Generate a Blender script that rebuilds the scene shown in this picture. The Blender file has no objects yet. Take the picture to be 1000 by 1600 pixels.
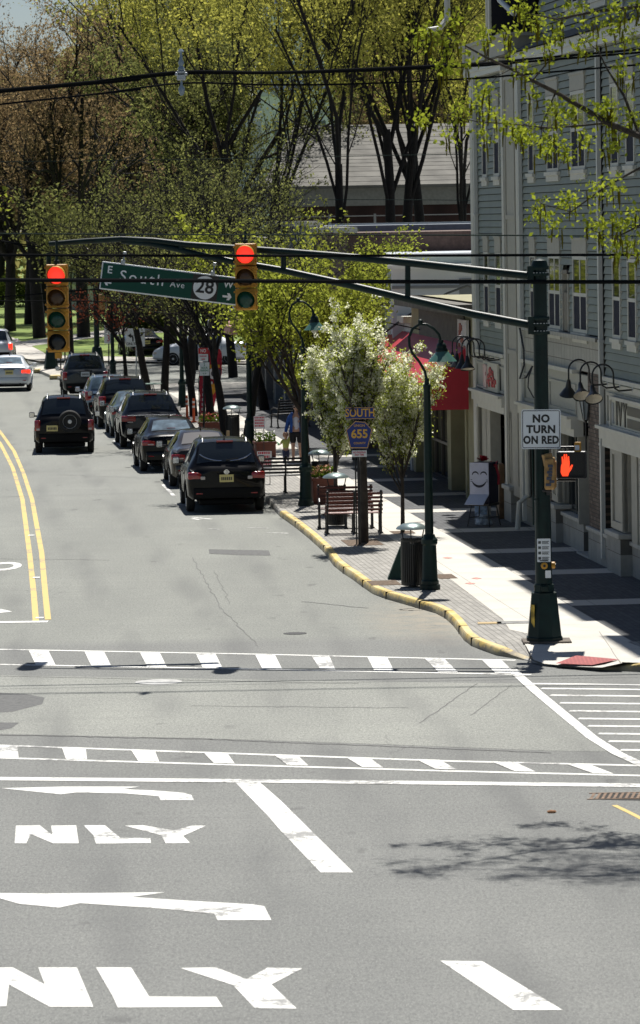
import bpy, bmesh, math, random
import numpy as np
from mathutils import Vector, Matrix
SC = bpy.context.scene
COL = SC.collection
PI = math.pi
rad = math.radians
# ---------------------------------------------------------------- camera
F = 6500.0; H = 7.0; TH = math.atan(459 / F); RO = rad(1.0)
ct, st = math.cos(TH), math.sin(TH); cr, sr = math.cos(RO), math.sin(RO)
AR = Vector((cr, -sr * st, -sr * ct)); AU = Vector((sr, cr * st, cr * ct)); AF = Vector((0, ct, -st))
cam = bpy.data.cameras.new('camera'); camo = bpy.data.objects.new('camera', cam); COL.objects.link(camo)
M = Matrix.Identity(4)
for i in range(3):
    M[i][0] = AR[i]; M[i][1] = AU[i]; M[i][2] = -AF[i]
M[2][3] = H
camo.matrix_world = M
cam.sensor_fit = 'VERTICAL'; cam.sensor_height = 36; cam.sensor_width = 36; cam.lens = 36 * F / 1600
cam.dof.use_dof = True; cam.dof.focus_distance = 92; cam.dof.aperture_fstop = 6.5
cam.clip_start = 1; cam.clip_end = 3000
SC.camera = camo
# ---------------------------------------------------------------- light
SUN = Vector((0.061, 0.527, 1.0)).normalized()
EL = math.asin(SUN.z); AZ = math.atan2(SUN.x, SUN.y)
W = bpy.data.worlds.new('World'); SC.world = W; W.use_nodes = True
wn = W.node_tree; bg = wn.nodes['Background']
sky = wn.nodes.new('ShaderNodeTexSky'); sky.sky_type = 'NISHITA'; sky.sun_disc = False
sky.sun_elevation = EL; sky.sun_rotation = AZ
sky.air_density = 0.75; sky.dust_density = 0.6
wn.links.new(sky.outputs[0], bg.inputs[0]); bg.inputs[1].default_value = 0.05
sl = bpy.data.lights.new('sun', 'SUN'); sl.energy = 4.9; sl.angle = rad(0.5); sl.color = (1, 0.96, 0.90)
so = bpy.data.objects.new('sun', sl); COL.objects.link(so)
so.rotation_euler = (-SUN).to_track_quat('-Z', 'Y').to_euler()
SC.view_settings.view_transform = 'Standard'; SC.view_settings.look = 'None'
SC.view_settings.exposure = 0.42; SC.view_settings.gamma = 1
SC.cycles.max_bounces = 6; SC.cycles.diffuse_bounces = 2; SC.cycles.glossy_bounces = 3
SC.cycles.transmission_bounces = 4; SC.cycles.transparent_max_bounces = 8

# ---------------------------------------------------------------- measuring rays (photo pixel -> place)
def ray(px, py):
    return AR * ((px - 500) / F) + AU * (-(py - 800) / F) + AF
def G(px, py, z=0.0):
    d = ray(px, py); t = (z - H) / d.z; return Vector((t * d.x, t * d.y, z))
KZ = 0.13
def GS(px, py): return G(px, py, KZ)
def AY(px, py, Y):
    d = ray(px, py); t = Y / d.y; return Vector((t * d.x, Y, H + t * d.z))
FA0 = Vector((4.438, 92.363, 0)); FD = Vector((0.09652, -0.99533, 0)); FN = Vector((-0.99533, -0.09652, 0))
FROT = math.atan2(FD.y, FD.x)
def FP(u, off=0.0, z=0.0): return FA0 + FD * u + FN * off + Vector((0, 0, z))
SD = Vector((-0.1045, 0.9945, 0))      # street direction
SROT = math.atan2(-SD.x, SD.y)

# ---------------------------------------------------------------- materials
MATS = {}
def nd(nt, t): return nt.nodes.new(t)
def mat(name, col, rough=0.6, metal=0.0, var=0.0, vscale=8.0, bump=0.0, bscale=60.0, coat=0.0, col2=None, spec=0.5, emit=None, es=1.0):
    if name in MATS: return MATS[name]
    m = bpy.data.materials.new(name); m.use_nodes = True; nt = m.node_tree; b = nt.nodes['Principled BSDF']
    b.inputs['Base Color'].default_value = (*col, 1); b.inputs['Roughness'].default_value = rough
    b.inputs['Metallic'].default_value = metal; b.inputs['Coat Weight'].default_value = coat
    b.inputs['Specular IOR Level'].default_value = spec
    if emit: b.inputs['Emission Color'].default_value = (*emit, 1); b.inputs['Emission Strength'].default_value = es
    if var or col2:
        tc = nd(nt, 'ShaderNodeTexCoord'); n = nd(nt, 'ShaderNodeTexNoise'); n.inputs['Scale'].default_value = vscale; n.inputs['Detail'].default_value = 6
        nt.links.new(tc.outputs['Object'], n.inputs['Vector'])
        r = nd(nt, 'ShaderNodeValToRGB'); r.color_ramp.elements[0].position = 0.35; r.color_ramp.elements[1].position = 0.65
        a = col2 if col2 else tuple(c * (1 - var) for c in col); c2 = col if col2 else tuple(min(1, c * (1 + var)) for c in col)
        r.color_ramp.elements[0].color = (*a, 1); r.color_ramp.elements[1].color = (*c2, 1)
        nt.links.new(n.outputs[0], r.inputs[0]); nt.links.new(r.outputs[0], b.inputs['Base Color'])
    if bump:
        tc = nd(nt, 'ShaderNodeTexCoord'); n = nd(nt, 'ShaderNodeTexNoise'); n.inputs['Scale'].default_value = bscale; n.inputs['Detail'].default_value = 4
        nt.links.new(tc.outputs['Object'], n.inputs['Vector'])
        bp = nd(nt, 'ShaderNodeBump'); bp.inputs['Strength'].default_value = bump; bp.inputs['Distance'].default_value = 0.02
        nt.links.new(n.outputs[0], bp.inputs['Height']); nt.links.new(bp.outputs[0], b.inputs['Normal'])
    MATS[name] = m; return m
def mixc(nt, fac, a, b, mode='MIX'):
    m = nd(nt, 'ShaderNodeMix'); m.data_type = 'RGBA'; m.blend_type = mode
    for s, v in ((0, fac), (6, a), (7, b)):
        if hasattr(v, 'is_output'): nt.links.new(v, m.inputs[s])
        else: m.inputs[s].default_value = v if s == 0 else (*v, 1)
    return m.outputs[2]
def noise(nt, vec, scale, detail=4, rough=0.5, dist=0.0):
    n = nd(nt, 'ShaderNodeTexNoise'); n.inputs['Scale'].default_value = scale; n.inputs['Detail'].default_value = detail
    n.inputs['Roughness'].default_value = rough; n.inputs['Distortion'].default_value = dist
    nt.links.new(vec, n.inputs['Vector']); return n.outputs[0]
def ramp(nt, v, p0, p1, a=0.0, b=1.0):
    r = nd(nt, 'ShaderNodeMapRange'); r.clamp = True
    for i, x in ((1, p0), (2, p1), (3, a), (4, b)): r.inputs[i].default_value = x
    nt.links.new(v, r.inputs[0]); return r.outputs[0]
def scaled(nt, vec, s):
    m = nd(nt, 'ShaderNodeMapping'); m.inputs['Scale'].default_value = s; nt.links.new(vec, m.inputs[0]); return m.outputs[0]
def newmat(name, rough=0.7):
    m = bpy.data.materials.new(name); m.use_nodes = True; nt = m.node_tree; b = nt.nodes['Principled BSDF']
    b.inputs['Roughness'].default_value = rough; tc = nd(nt, 'ShaderNodeTexCoord'); MATS[name] = m
    return m, nt, b, tc.outputs['Object']
def asphalt_mat(name='asphalt', tint=(1, 1, 1), cracks=1.0):
    m, nt, b, o = newmat(name, 0.8)
    big = noise(nt, scaled(nt, o, (0.5, 0.14, 1)), 1.0, 5, 0.6)
    c = mixc(nt, ramp(nt, big, 0.3, 0.7), (0.113, 0.118, 0.112), (0.153, 0.158, 0.149))
    strk = noise(nt, scaled(nt, o, (0.25, 2.2, 1)), 1.0, 6, 0.6)
    c = mixc(nt, ramp(nt, strk, 0.35, 0.8, 0, 0.5), c, (0.105, 0.107, 0.105))
    fine = noise(nt, o, 42, 3, 0.8)
    c = mixc(nt, ramp(nt, fine, 0.3, 0.7), c, (1.7, 1.7, 1.65), 'MULTIPLY')
    fine2 = noise(nt, scaled(nt, o, (1, 0.35, 1)), 26, 2, 0.9)
    c = mixc(nt, ramp(nt, fine2, 0.32, 0.60, 0.52, 0), c, (0.04, 0.042, 0.044))
    sp3 = noise(nt, scaled(nt, o, (1, 0.4, 1)), 60, 1, 0.5); c = mixc(nt, ramp(nt, sp3, 0.57, 0.70, 0, .5), c, (0.34, 0.34, 0.32))
    # wandering cracks
    v = nd(nt, 'ShaderNodeTexVoronoi'); v.feature = 'DISTANCE_TO_EDGE'; v.inputs['Scale'].default_value = 0.24
    wob = nd(nt, 'ShaderNodeTexNoise'); wob.inputs['Scale'].default_value = 1.3; wob.inputs['Detail'].default_value = 5; nt.links.new(o, wob.inputs['Vector'])
    add = nd(nt, 'ShaderNodeVectorMath'); add.operation = 'MULTIPLY_ADD'; add.inputs[1].default_value = (1.4, 1.4, 0)
    nt.links.new(wob.outputs['Color'], add.inputs[0]); nt.links.new(o, add.inputs[2]); nt.links.new(scaled(nt, add.outputs[0], (1, .55, 1)), v.inputs['Vector'])
    gate = ramp(nt, noise(nt, o, 0.17, 3), 0.54, 0.64)
    cr_ = ramp(nt, v.outputs['Distance'], 0.0, 0.005, 0.5 * cracks, 0.0)
    mul = nd(nt, 'ShaderNodeMath'); mul.operation = 'MULTIPLY'; nt.links.new(cr_, mul.inputs[0]); nt.links.new(gate, mul.inputs[1])
    c = mixc(nt, mul.outputs[0], c, (0.035, 0.035, 0.036))
    # worn wheel paths, oil darkening in the lane middles, sand washed against the kerb
    sx = nd(nt, 'ShaderNodeSeparateXYZ'); nt.links.new(o, sx.inputs[0])
    lane = nd(nt, 'ShaderNodeMath'); lane.operation = 'MULTIPLY_ADD'; nt.links.new(sx.outputs[1], lane.inputs[0]); lane.inputs[1].default_value = 0.104; nt.links.new(sx.outputs[0], lane.inputs[2])
    wv = nd(nt, 'ShaderNodeMath'); wv.operation = 'SINE'; ml = nd(nt, 'ShaderNodeMath'); ml.operation = 'MULTIPLY'; ml.inputs[1].default_value = 3.6; nt.links.new(lane.outputs[0], ml.inputs[0]); nt.links.new(ml.outputs[0], wv.inputs[0])
    mw = nd(nt, 'ShaderNodeMath'); mw.operation = 'MULTIPLY'; nt.links.new(ramp(nt, wv.outputs[0], .2, 1, 0, .45), mw.inputs[0]); nt.links.new(ramp(nt, noise(nt, scaled(nt, o, (1, .12, 1)), 1.2, 4), .4, .65), mw.inputs[1])
    c = mixc(nt, mw.outputs[0], c, (0.075, 0.078, 0.078))
    spill = ramp(nt, noise(nt, scaled(nt, o, (1, .5, 1)), 1.9, 2, .4), .70, .76, 0, .45); c = mixc(nt, spill, c, (0.045, 0.045, 0.045))
    ds = nd(nt, 'ShaderNodeVectorMath'); ds.operation = 'DISTANCE'; nt.links.new(scaled(nt, o, (1, .28, 1)), ds.inputs[0]); ds.inputs[1].default_value = (2.0, 72.5 * .28, 0)
    sd = nd(nt, 'ShaderNodeMath'); sd.operation = 'MULTIPLY'; nt.links.new(ramp(nt, ds.outputs['Value'], .35, 1.5, .8, 0), sd.inputs[0]); nt.links.new(ramp(nt, noise(nt, o, 2.2, 6, .7), .35, .6), sd.inputs[1])
    c = mixc(nt, sd.outputs[0], c, (0.25, 0.215, 0.17))
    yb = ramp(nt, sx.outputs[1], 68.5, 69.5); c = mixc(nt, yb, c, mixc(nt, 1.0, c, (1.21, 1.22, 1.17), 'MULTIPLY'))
    if tint != (1, 1, 1): c = mixc(nt, 1.0, c, tint, 'MULTIPLY')
    nt.links.new(c, b.inputs['Base Color'])
    bp = nd(nt, 'ShaderNodeBump'); bp.inputs['Strength'].default_value = 0.35; bp.inputs['Distance'].default_value = 0.01
    nt.links.new(fine, bp.inputs['Height']); nt.links.new(bp.outputs[0], b.inputs['Normal'])
    return m
def brick_mat(name, c1, c2, mortar, w, h, ms=0.012, rough=0.85, plane='XY', off=0.5):
    m, nt, b, o = newmat(name, rough)
    sp = nd(nt, 'ShaderNodeSeparateXYZ'); cb = nd(nt, 'ShaderNodeCombineXYZ'); nt.links.new(o, sp.inputs[0])
    nt.links.new(sp.outputs['XYZ'.index(plane[0])], cb.inputs[0]); nt.links.new(sp.outputs['XYZ'.index(plane[1])], cb.inputs[1])
    br = nd(nt, 'ShaderNodeTexBrick'); br.inputs['Scale'].default_value = 1; br.inputs['Brick Width'].default_value = w; br.inputs['Row Height'].default_value = h
    br.inputs['Mortar Size'].default_value = ms; br.inputs['Color1'].default_value = (*c1, 1); br.inputs['Color2'].default_value = (*c2, 1); br.inputs['Mortar'].default_value = (*mortar, 1); br.offset = off
    br.inputs['Mortar Smooth'].default_value = 0.3
    nt.links.new(cb.outputs[0], br.inputs[0])
    n = noise(nt, o, 2.5, 6, 0.7)
    c = mixc(nt, ramp(nt, n, 0.35, 0.7, 0, 0.45), br.outputs[0], tuple(x * 0.45 for x in c1))
    nt.links.new(c, b.inputs['Base Color'])
    bp = nd(nt, 'ShaderNodeBump'); bp.inputs['Strength'].default_value = 0.4; bp.inputs['Distance'].default_value = 0.01; bp.invert = True
    nt.links.new(br.outputs['Fac'], bp.inputs['Height']); nt.links.new(bp.outputs[0], b.inputs['Normal'])
    return m
def concrete_mat(name, a, b2, joint=1.5):
    m, nt, b, o = newmat(name, 0.85)
    n = noise(nt, o, 1.1, 7, 0.65); c = mixc(nt, ramp(nt, n, 0.3, 0.7), a, b2)
    f = noise(nt, o, 30, 3, 0.8); c = mixc(nt, ramp(nt, f, 0.3, 0.6, 0.25, 0), c, tuple(x * .55 for x in a))
    w = nd(nt, 'ShaderNodeTexBrick'); w.inputs['Scale'].default_value = 1; w.offset = 0.0; w.inputs['Brick Width'].default_value = joint; w.inputs['Row Height'].default_value = joint
    w.inputs['Mortar Size'].default_value = 0.006; w.inputs['Color1'].default_value = (1, 1, 1, 1); w.inputs['Color2'].default_value = (.93, .93, .93, 1); w.inputs['Mortar'].default_value = (.35, .34, .32, 1)
    nt.links.new(o, w.inputs[0]); c = mixc(nt, 1.0, c, w.outputs[0], 'MULTIPLY')
    nt.links.new(c, b.inputs['Base Color']); return m
def paint_mat(name, col, worn, amount=0.45):
    m, nt, b, o = newmat(name, 0.7)
    n = noise(nt, o, 9, 8, 0.75); n2 = noise(nt, o, 0.9, 3)
    mu = nd(nt, 'ShaderNodeMath'); mu.operation = 'ADD'; nt.links.new(n, mu.inputs[0]); nt.links.new(n2, mu.inputs[1])
    c = mixc(nt, ramp(nt, mu.outputs[0], 1.05 + (0.45 - amount), 1.14 + (0.45 - amount), 0, 0.9), col, worn)
    nt.links.new(c, b.inputs['Base Color']); return m
def leaf_mat(name, c1, c2, trans=0.5, tc=None):
    m = bpy.data.materials.new(name); m.use_nodes = True; nt = m.node_tree; nt.nodes.remove(nt.nodes['Principled BSDF'])
    g = nd(nt, 'ShaderNodeNewGeometry'); tco = nd(nt, 'ShaderNodeTexCoord')
    n = noise(nt, tco.outputs['Object'], 0.8, 3)
    ad = nd(nt, 'ShaderNodeMath'); ad.operation = 'MULTIPLY_ADD'; nt.links.new(g.outputs['Random Per Island'], ad.inputs[0]); ad.inputs[1].default_value = 0.6; nt.links.new(ramp(nt, n, .3, .7, 0, .4), ad.inputs[2])
    c = mixc(nt, ad.outputs[0], c1, c2)
    d = nd(nt, 'ShaderNodeBsdfDiffuse'); t = nd(nt, 'ShaderNodeBsdfTranslucent'); mx = nd(nt, 'ShaderNodeMixShader'); mx.inputs[0].default_value = trans
    nt.links.new(c, d.inputs[0])
    c3 = mixc(nt, 1.0, c, tc or (1.25, 1.22, 0.85), 'MULTIPLY'); nt.links.new(c3, t.inputs[0])
    nt.links.new(d.outputs[0], mx.inputs[1]); nt.links.new(t.outputs[0], mx.inputs[2])
    nt.links.new(mx.outputs[0], nt.nodes['Material Output'].inputs[0]); MATS[name] = m; return m

# ---------------------------------------------------------------- mesh builder
class MB:
    def __init__(s): s.v = []; s.f = []
    def add(s, vs, fs, mx=None):
        k = len(s.v)
        s.v += [tuple(mx @ Vector(v)) if mx else tuple(v) for v in vs]; s.f += [tuple(i + k for i in f) for f in fs]; return s
    def box(s, x0, x1, y0, y1, z0, z1, mx=None):
        if x0 > x1: x0, x1 = x1, x0
        if y0 > y1: y0, y1 = y1, y0
        if z0 > z1: z0, z1 = z1, z0
        return s.add([(x0, y0, z0), (x1, y0, z0), (x1, y1, z0), (x0, y1, z0), (x0, y0, z1), (x1, y0, z1), (x1, y1, z1), (x0, y1, z1)],
                     [(3, 2, 1, 0), (4, 5, 6, 7), (0, 1, 5, 4), (1, 2, 6, 5), (2, 3, 7, 6), (3, 0, 4, 7)], mx)
    def bbox(s, x0, x1, y0, y1, z0, z1, b=0.02, mx=None):   # box with chamfered edges
        bm = bmesh.new(); bmesh.ops.create_cube(bm, size=1)
        for v in bm.verts: v.co = Vector(((x0 + x1) / 2 + v.co.x * abs(x1 - x0), (y0 + y1) / 2 + v.co.y * abs(y1 - y0), (z0 + z1) / 2 + v.co.z * abs(z1 - z0)))
        bmesh.ops.bevel(bm, geom=bm.edges[:], offset=b, segments=2, affect='EDGES', profile=0.5)
        s.add([v.co[:] for v in bm.verts], [[v.index for v in f.verts] for f in bm.faces], mx); bm.free(); return s
    def tube(s, pts, r, n=8, cap=True):
        pts = [Vector(p) for p in pts]; m = len(pts); rs = r if isinstance(r, (list, tuple)) else [r] * m
        k = len(s.v); up = None
        for i, p in enumerate(pts):
            t = (pts[min(i + 1, m - 1)] - pts[max(i - 1, 0)]).normalized()
            if up is None:
                a = Vector((0, 0, 1)) if abs(t.z) < 0.9 else Vector((1, 0, 0)); up = t.cross(a).normalized()
            else:
                up = (up - t * up.dot(t)).normalized()
            w = t.cross(up)
            for j in range(n):
                a = 2 * PI * j / n; s.v.append(tuple(p + (up * math.cos(a) + w * math.sin(a)) * rs[i]))
        for i in range(m - 1):
            for j in range(n):
                a, b = k + i * n + j, k + i * n + (j + 1) % n; s.f.append((a, b, b + n, a + n))
        if cap: s.f.append(tuple(k + j for j in range(n))[::-1]); s.f.append(tuple(k + (m - 1) * n + j for j in range(n)))
        return s
    def lathe(s, prof, n=16, mx=None, c=(0, 0), cap=True):
        vs = []; fs = []; m = len(prof)
        for r, z in prof:
            for j in range(n): a = 2 * PI * j / n; vs.append((c[0] + r * math.cos(a), c[1] + r * math.sin(a), z))
        for i in range(m - 1):
            for j in range(n): a, b = i * n + j, i * n + (j + 1) % n; fs.append((a, b, b + n, a + n))
        if cap: fs.append(tuple(range(n))[::-1]); fs.append(tuple((m - 1) * n + j for j in range(n)))
        return s.add(vs, fs, mx)
    def poly(s, pts, z, rev=False):
        k = len(s.v); s.v += [(p[0], p[1], z) for p in pts]; f = tuple(range(k, k + len(pts))); s.f.append(f[::-1] if rev else f); return s
    def prism(s, pts, y0, y1, mx=None):    # outline in XZ, extruded along Y
        n = len(pts); vs = [(p[0], y0, p[1]) for p in pts] + [(p[0], y1, p[1]) for p in pts]
        fs = [tuple(range(n)), tuple(range(n, 2 * n))[::-1]] + [(i, i + n, (i + 1) % n + n, (i + 1) % n) for i in range(n)]
        return s.add(vs, fs, mx)
    def sphere(s, c, r, n=12, sc=(1, 1, 1)):
        prof = [(max(1e-4, r * math.sin(PI * i / (n // 2))), -r * math.cos(PI * i / (n // 2))) for i in range(n // 2 + 1)]
        vs = MB(); vs.lathe(prof, n); return s.add([(c[0] + v[0] * sc[0], c[1] + v[1] * sc[1], c[2] + v[2] * sc[2]) for v in vs.v], vs.f)
    def text(s, body, x, z, size, y=0.0, depth=0.004, bold=0.0, align='CENTER', sx=1.0, mx=None, spacing=1.0):
        cu = bpy.data.curves.new('t', 'FONT'); cu.body = body; cu.size = size; cu.align_x = align; cu.align_y = 'CENTER'; cu.extrude = depth / 2; cu.offset = bold; cu.space_character = spacing
        cu.resolution_u = 3; o = bpy.data.objects.new('t', cu); COL.objects.link(o)
        me = o.evaluated_get(bpy.context.evaluated_depsgraph_get()).to_mesh()
        vs = [(x + v.co.x * sx, y - v.co.z, z + v.co.y) for v in me.vertices]; fs = [tuple(p.vertices) for p in me.polygons]
        bpy.data.objects.remove(o); bpy.data.curves.remove(cu)
        return s.add(vs, fs, mx)
def shade(me, ang=35):
    me.polygons.foreach_set('use_smooth', [True] * len(me.polygons))
    try: me.set_sharp_from_angle(angle=rad(ang))
    except Exception: pass
def tag(o, label=None, cat=None, group=None, kind=None):
    if label: o['label'] = label
    if cat: o['category'] = cat
    if group: o['group'] = group
    if kind: o['kind'] = kind
    return o
def obj(name, mb, m, parent=None, loc=None, rz=None, smooth=0, fixn=True):
    me = bpy.data.meshes.new(name); me.from_pydata(mb.v, [], mb.f)
    if fixn and len(mb.f) < 60000:
        bm = bmesh.new(); bm.from_mesh(me); bmesh.ops.recalc_face_normals(bm, faces=bm.faces[:]); bm.to_mesh(me); bm.free()
    me.materials.append(m)
    if smooth: shade(me, smooth)
    me.update()
    o = bpy.data.objects.new(name, me); COL.objects.link(o)
    if parent: o.parent = parent
    if loc is not None: o.location = loc
    if rz is not None: o.rotation_euler = (0, 0, rz)
    return o
def islands(name, mb, m, parent=None, smooth=0):
    # one object for every loose piece of the mesh
    par = list(range(len(mb.v)))
    def fd(a):
        while par[a] != a: par[a] = par[par[a]]; a = par[a]
        return a
    for f in mb.f:
        for q in f[1:]: par[fd(q)] = fd(f[0])
    gr = {}
    for f in mb.f: gr.setdefault(fd(f[0]), []).append(f)
    out = []
    for fs in gr.values():
        ids = sorted({i for f in fs for i in f}); mp = {i: k for k, i in enumerate(ids)}; q = MB(); q.v = [mb.v[i] for i in ids]; q.f = [tuple(mp[i] for i in f) for f in fs]; out.append(obj(name, q, m, parent, smooth=smooth))
    return out
def struct(name, mb, m, loc=None, rz=None, smooth=0): return tag(obj(name, mb, m, None, loc, rz, smooth), kind='structure')
def thing(name, label, cat, loc=(0, 0, 0), rz=0, group=None):
    o = bpy.data.objects.new(name, None); COL.objects.link(o); o.location = loc; o.rotation_euler = (0, 0, rz)
    o.empty_display_size = 0.2
    return tag(o, label, cat, group)
def dup(root, loc=None, rz=None, label=None, group=None, scale=None):
    r = root.copy(); COL.objects.link(r)
    if loc is not None: r.location = loc
    if rz is not None: r.rotation_euler = (0, 0, rz)
    if scale: r.scale = (scale,) * 3 if not isinstance(scale, tuple) else scale
    if label: r['label'] = label
    if group: r['group'] = group
    for ch in list(root.children):
        c = ch.copy(); COL.objects.link(c); c.parent = r
        for g in list(ch.children):
            d = g.copy(); COL.objects.link(d); d.parent = c
    return r

black = mat('black_paint', (0.012, 0.012, 0.013), 0.35)
rubber = mat('rubber', (0.018, 0.018, 0.018), 0.85)
dgreen = mat('dark_green_paint', (0.002, 0.015, 0.0125), 0.45, coat=0.0, var=0.25, vscale=6, spec=.3)
white = mat('white_paint', (0.75, 0.76, 0.75), 0.6, var=0.05)
signwhite = mat('sign_white', (0.72, 0.76, 0.78), 0.45)
chrome = mat('chrome', (0.75, 0.76, 0.78), 0.15, 1.0)
steel = mat('galvanised_steel', (0.42, 0.44, 0.45), 0.4, 0.8, var=0.15)
redpaint = mat('red_paint', (0.5, 0.02, 0.02), 0.5)
siggold = mat('signal_yellow', (0.50, 0.245, 0.018), 0.5, var=0.22, vscale=9)
glassdark = mat('dark_glass', (0.012, 0.016, 0.02), 0.06, spec=0.8)
wood_red = mat('stained_slat', (0.16, 0.035, 0.02), 0.4, var=0.3, vscale=14)
# ================================================================ SETTING
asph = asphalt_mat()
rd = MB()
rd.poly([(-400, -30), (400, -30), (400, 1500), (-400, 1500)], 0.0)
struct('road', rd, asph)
wp = paint_mat('road_paint_white', (0.72, 0.72, 0.68), (0.21, 0.21, 0.205), 0.43)
wp2 = paint_mat('road_paint_white_worn', (0.72, 0.72, 0.69), (0.2, 0.2, 0.195), 0.52)
yp = paint_mat('road_paint_yellow', (0.60, 0.44, 0.14), (0.30, 0.26, 0.17), 0.43)
def pxpoly(name, polys, m, z=0.004):
    mb = MB()
    for p in polys: mb.poly([G(x, y, z) for x, y in p], z)
    o = tag(obj(name, mb, m, fixn=False), kind='structure')
    for pl in o.data.polygons:
        if pl.normal.z < 0: pl.flip()
    return o
def pxline(pts, w, z=0.004):
    P_ = [G(x, y, z) for x, y in pts]; L_, R_ = [], []
    for i, p in enumerate(P_):
        t = (P_[min(i + 1, len(P_) - 1)] - P_[max(i - 1, 0)]).normalized(); nrm = Vector((-t.y, t.x, 0)) * w / 2
        L_.append(p + nrm); R_.append(p - nrm)
    return L_, R_
def lines_obj(name, specs, m, z=0.004):
    mb = MB()
    for pts, w in specs:
        L_, R_ = pxline(pts, w, z)
        k = len(mb.v); mb.v += [tuple(v) for v in L_] + [tuple(v) for v in R_]; n = len(L_)
        for i in range(n - 1): mb.f.append((k + i, k + n + i, k + n + i + 1, k + i + 1))
    return struct(name, mb, m)
# far crosswalk: two edge lines and bars
def lerp_y(x, a, b): return a[1] + (b[1] - a[1]) * (x - a[0]) / (b[0] - a[0])
fT = ((0, 1014.5), (800, 1030)); fB = ((0, 1038), (800, 1052))
lines_obj('crosswalk_lines', [([(-200, 1010.5), (0, 1014.5), (400, 1022), (806, 1031.5)], 0.13), ([(-200, 1033), (0, 1038), (400, 1045.5), (830, 1054)], 0.13)], wp)
bars = []
for xl in (-42, 45, 132, 219, 306, 399, 574, 663, 752):
    q = 12 if xl < 600 else 24
    w = 31
    bars.append([(xl, lerp_y(xl, *fT) + 1), (xl + w, lerp_y(xl + w, *fT) + 1), (xl + w + q * .9, lerp_y(xl + w + q, *fB) - .5), (xl + q * .9, lerp_y(xl + q, *fB) - .5)])
pxpoly('crosswalk_bars', bars, wp, 0.008)
pxpoly('worn_crosswalk_bar', [[(487, 1025), (515, 1025.5), (524, 1046), (500, 1045)]], wp2, 0.008)
nT = ((0, 1164.5), (1000, 1196)); nB = ((0, 1184), (1000, 1211))
lines_obj('crosswalk_lines', [([(-200, 1158), (0, 1164.5), (300, 1175), (700, 1189), (1300, 1203)], 0.13), ([(-200, 1177), (0, 1184), (300, 1193), (700, 1204.5), (1300, 1219)], 0.13)], wp)
bars = []
for xl in (-10, 97, 205, 318, 428, 540, 650, 768, 885, 1005):
    w = 37 if xl else 42; q = 2 + max(0, (xl - 100)) * 0.045
    bars.append([(xl, lerp_y(xl, *nT) + 1), (xl + w, lerp_y(xl + w, *nT) + 1), (xl + w + q, lerp_y(xl + w + q, *nB) - 1), (xl + q + 4, lerp_y(xl + q, *nB) - 1)])
pxpoly('crosswalk_bars', bars, wp, 0.008)
# side crosswalk: curved edge line and bars running out of the frame
lines_obj('crosswalk_lines', [([(800, 1046), (840, 1082), (880, 1115), (925, 1152), (965, 1177), (1015, 1200)], 0.16)], wp, 0.0085)
ed = [(812, 1068), (832, 1075.5), (846, 1086), (861, 1098), (876, 1110.5), (890, 1122.5), (905, 1134), (921, 1146), (937, 1158), (956, 1171.5)]
lines_obj('crosswalk_bars', [([(x + 14, y), (1250, y + (1250 - x) * .011)], 0.16) for x, y in ed], wp, 0.004)
# stop lines, lane lines
lines_obj('stop_line', [([(-200, 1212), (0, 1216.5), (500, 1221), (1000, 1227), (1200, 1230)], 0.30)], wp, 0.006)
lines_obj('stop_line', [([(-200, 972), (0, 972), (75, 971)], 0.30)], wp, 0.006)
pxpoly('lane_line', [[(366, 1220.5), (404, 1220.5), (440, 1252), (552, 1363), (501, 1363), (437, 1296), (420, 1276)], [(688, 1501), (754, 1502), (879, 1578), (802, 1578), (770, 1556)]], wp, 0.004)
pxpoly('lane_line', [[(1100, 1700), (1190, 1700), (1400, 1830), (1300, 1830)]], wp, 0.004)
# turn arrows and ONLY lettering, each measured on the road
pxpoly('turn_arrow_marking', [[(2, 1231.5), (100, 1229), (218, 1229), (190, 1233), (240, 1235), (285, 1238.5), (299, 1242), (303, 1250), (251, 1250), (248, 1244), (195, 1239.5), (120, 1238), (95, 1241)]], wp)
pxpoly('turn_arrow_marking', [[(-30, 1395), (60, 1396), (180, 1395), (258, 1394), (205, 1401.5), (290, 1407), (395, 1413), (413, 1416), (424, 1437.5), (340, 1437.5), (335, 1428), (260, 1420), (125, 1411), (92, 1418), (30, 1412)]], wp)
L1 = [[(25, 1290), (62, 1289.5), (82, 1305), (80, 1290), (119, 1289.5), (123, 1317.5), (83, 1317.5), (48, 1303), (41, 1317.5), (23, 1317.5)],
      [(131, 1289.5), (164, 1289.5), (188, 1309), (235, 1309.5), (236, 1317), (150, 1318), (146, 1305)],
      [(195, 1290), (224, 1289.5), (271, 1297.5), (300, 1290), (322, 1290), (286, 1306), (297, 1317), (259, 1317.5), (252, 1305)]]
L2 = [[(-30, 1512), (20, 1511.5), (70, 1538), (60, 1511.5), (120, 1511.5), (146, 1573), (78, 1573), (14, 1538), (10, 1572), (-40, 1572)],
      [(150, 1511.5), (205, 1511.5), (233, 1557), (338, 1557.5), (348, 1573), (184, 1574), (176, 1556)],
      [(282, 1512.5), (338, 1511.5), (385, 1530), (418, 1512), (473, 1513), (424, 1538), (464, 1576), (398, 1575), (364, 1539)]]
pxpoly('lane_lettering', L1, wp); pxpoly('lane_lettering', L2, wp)
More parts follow.
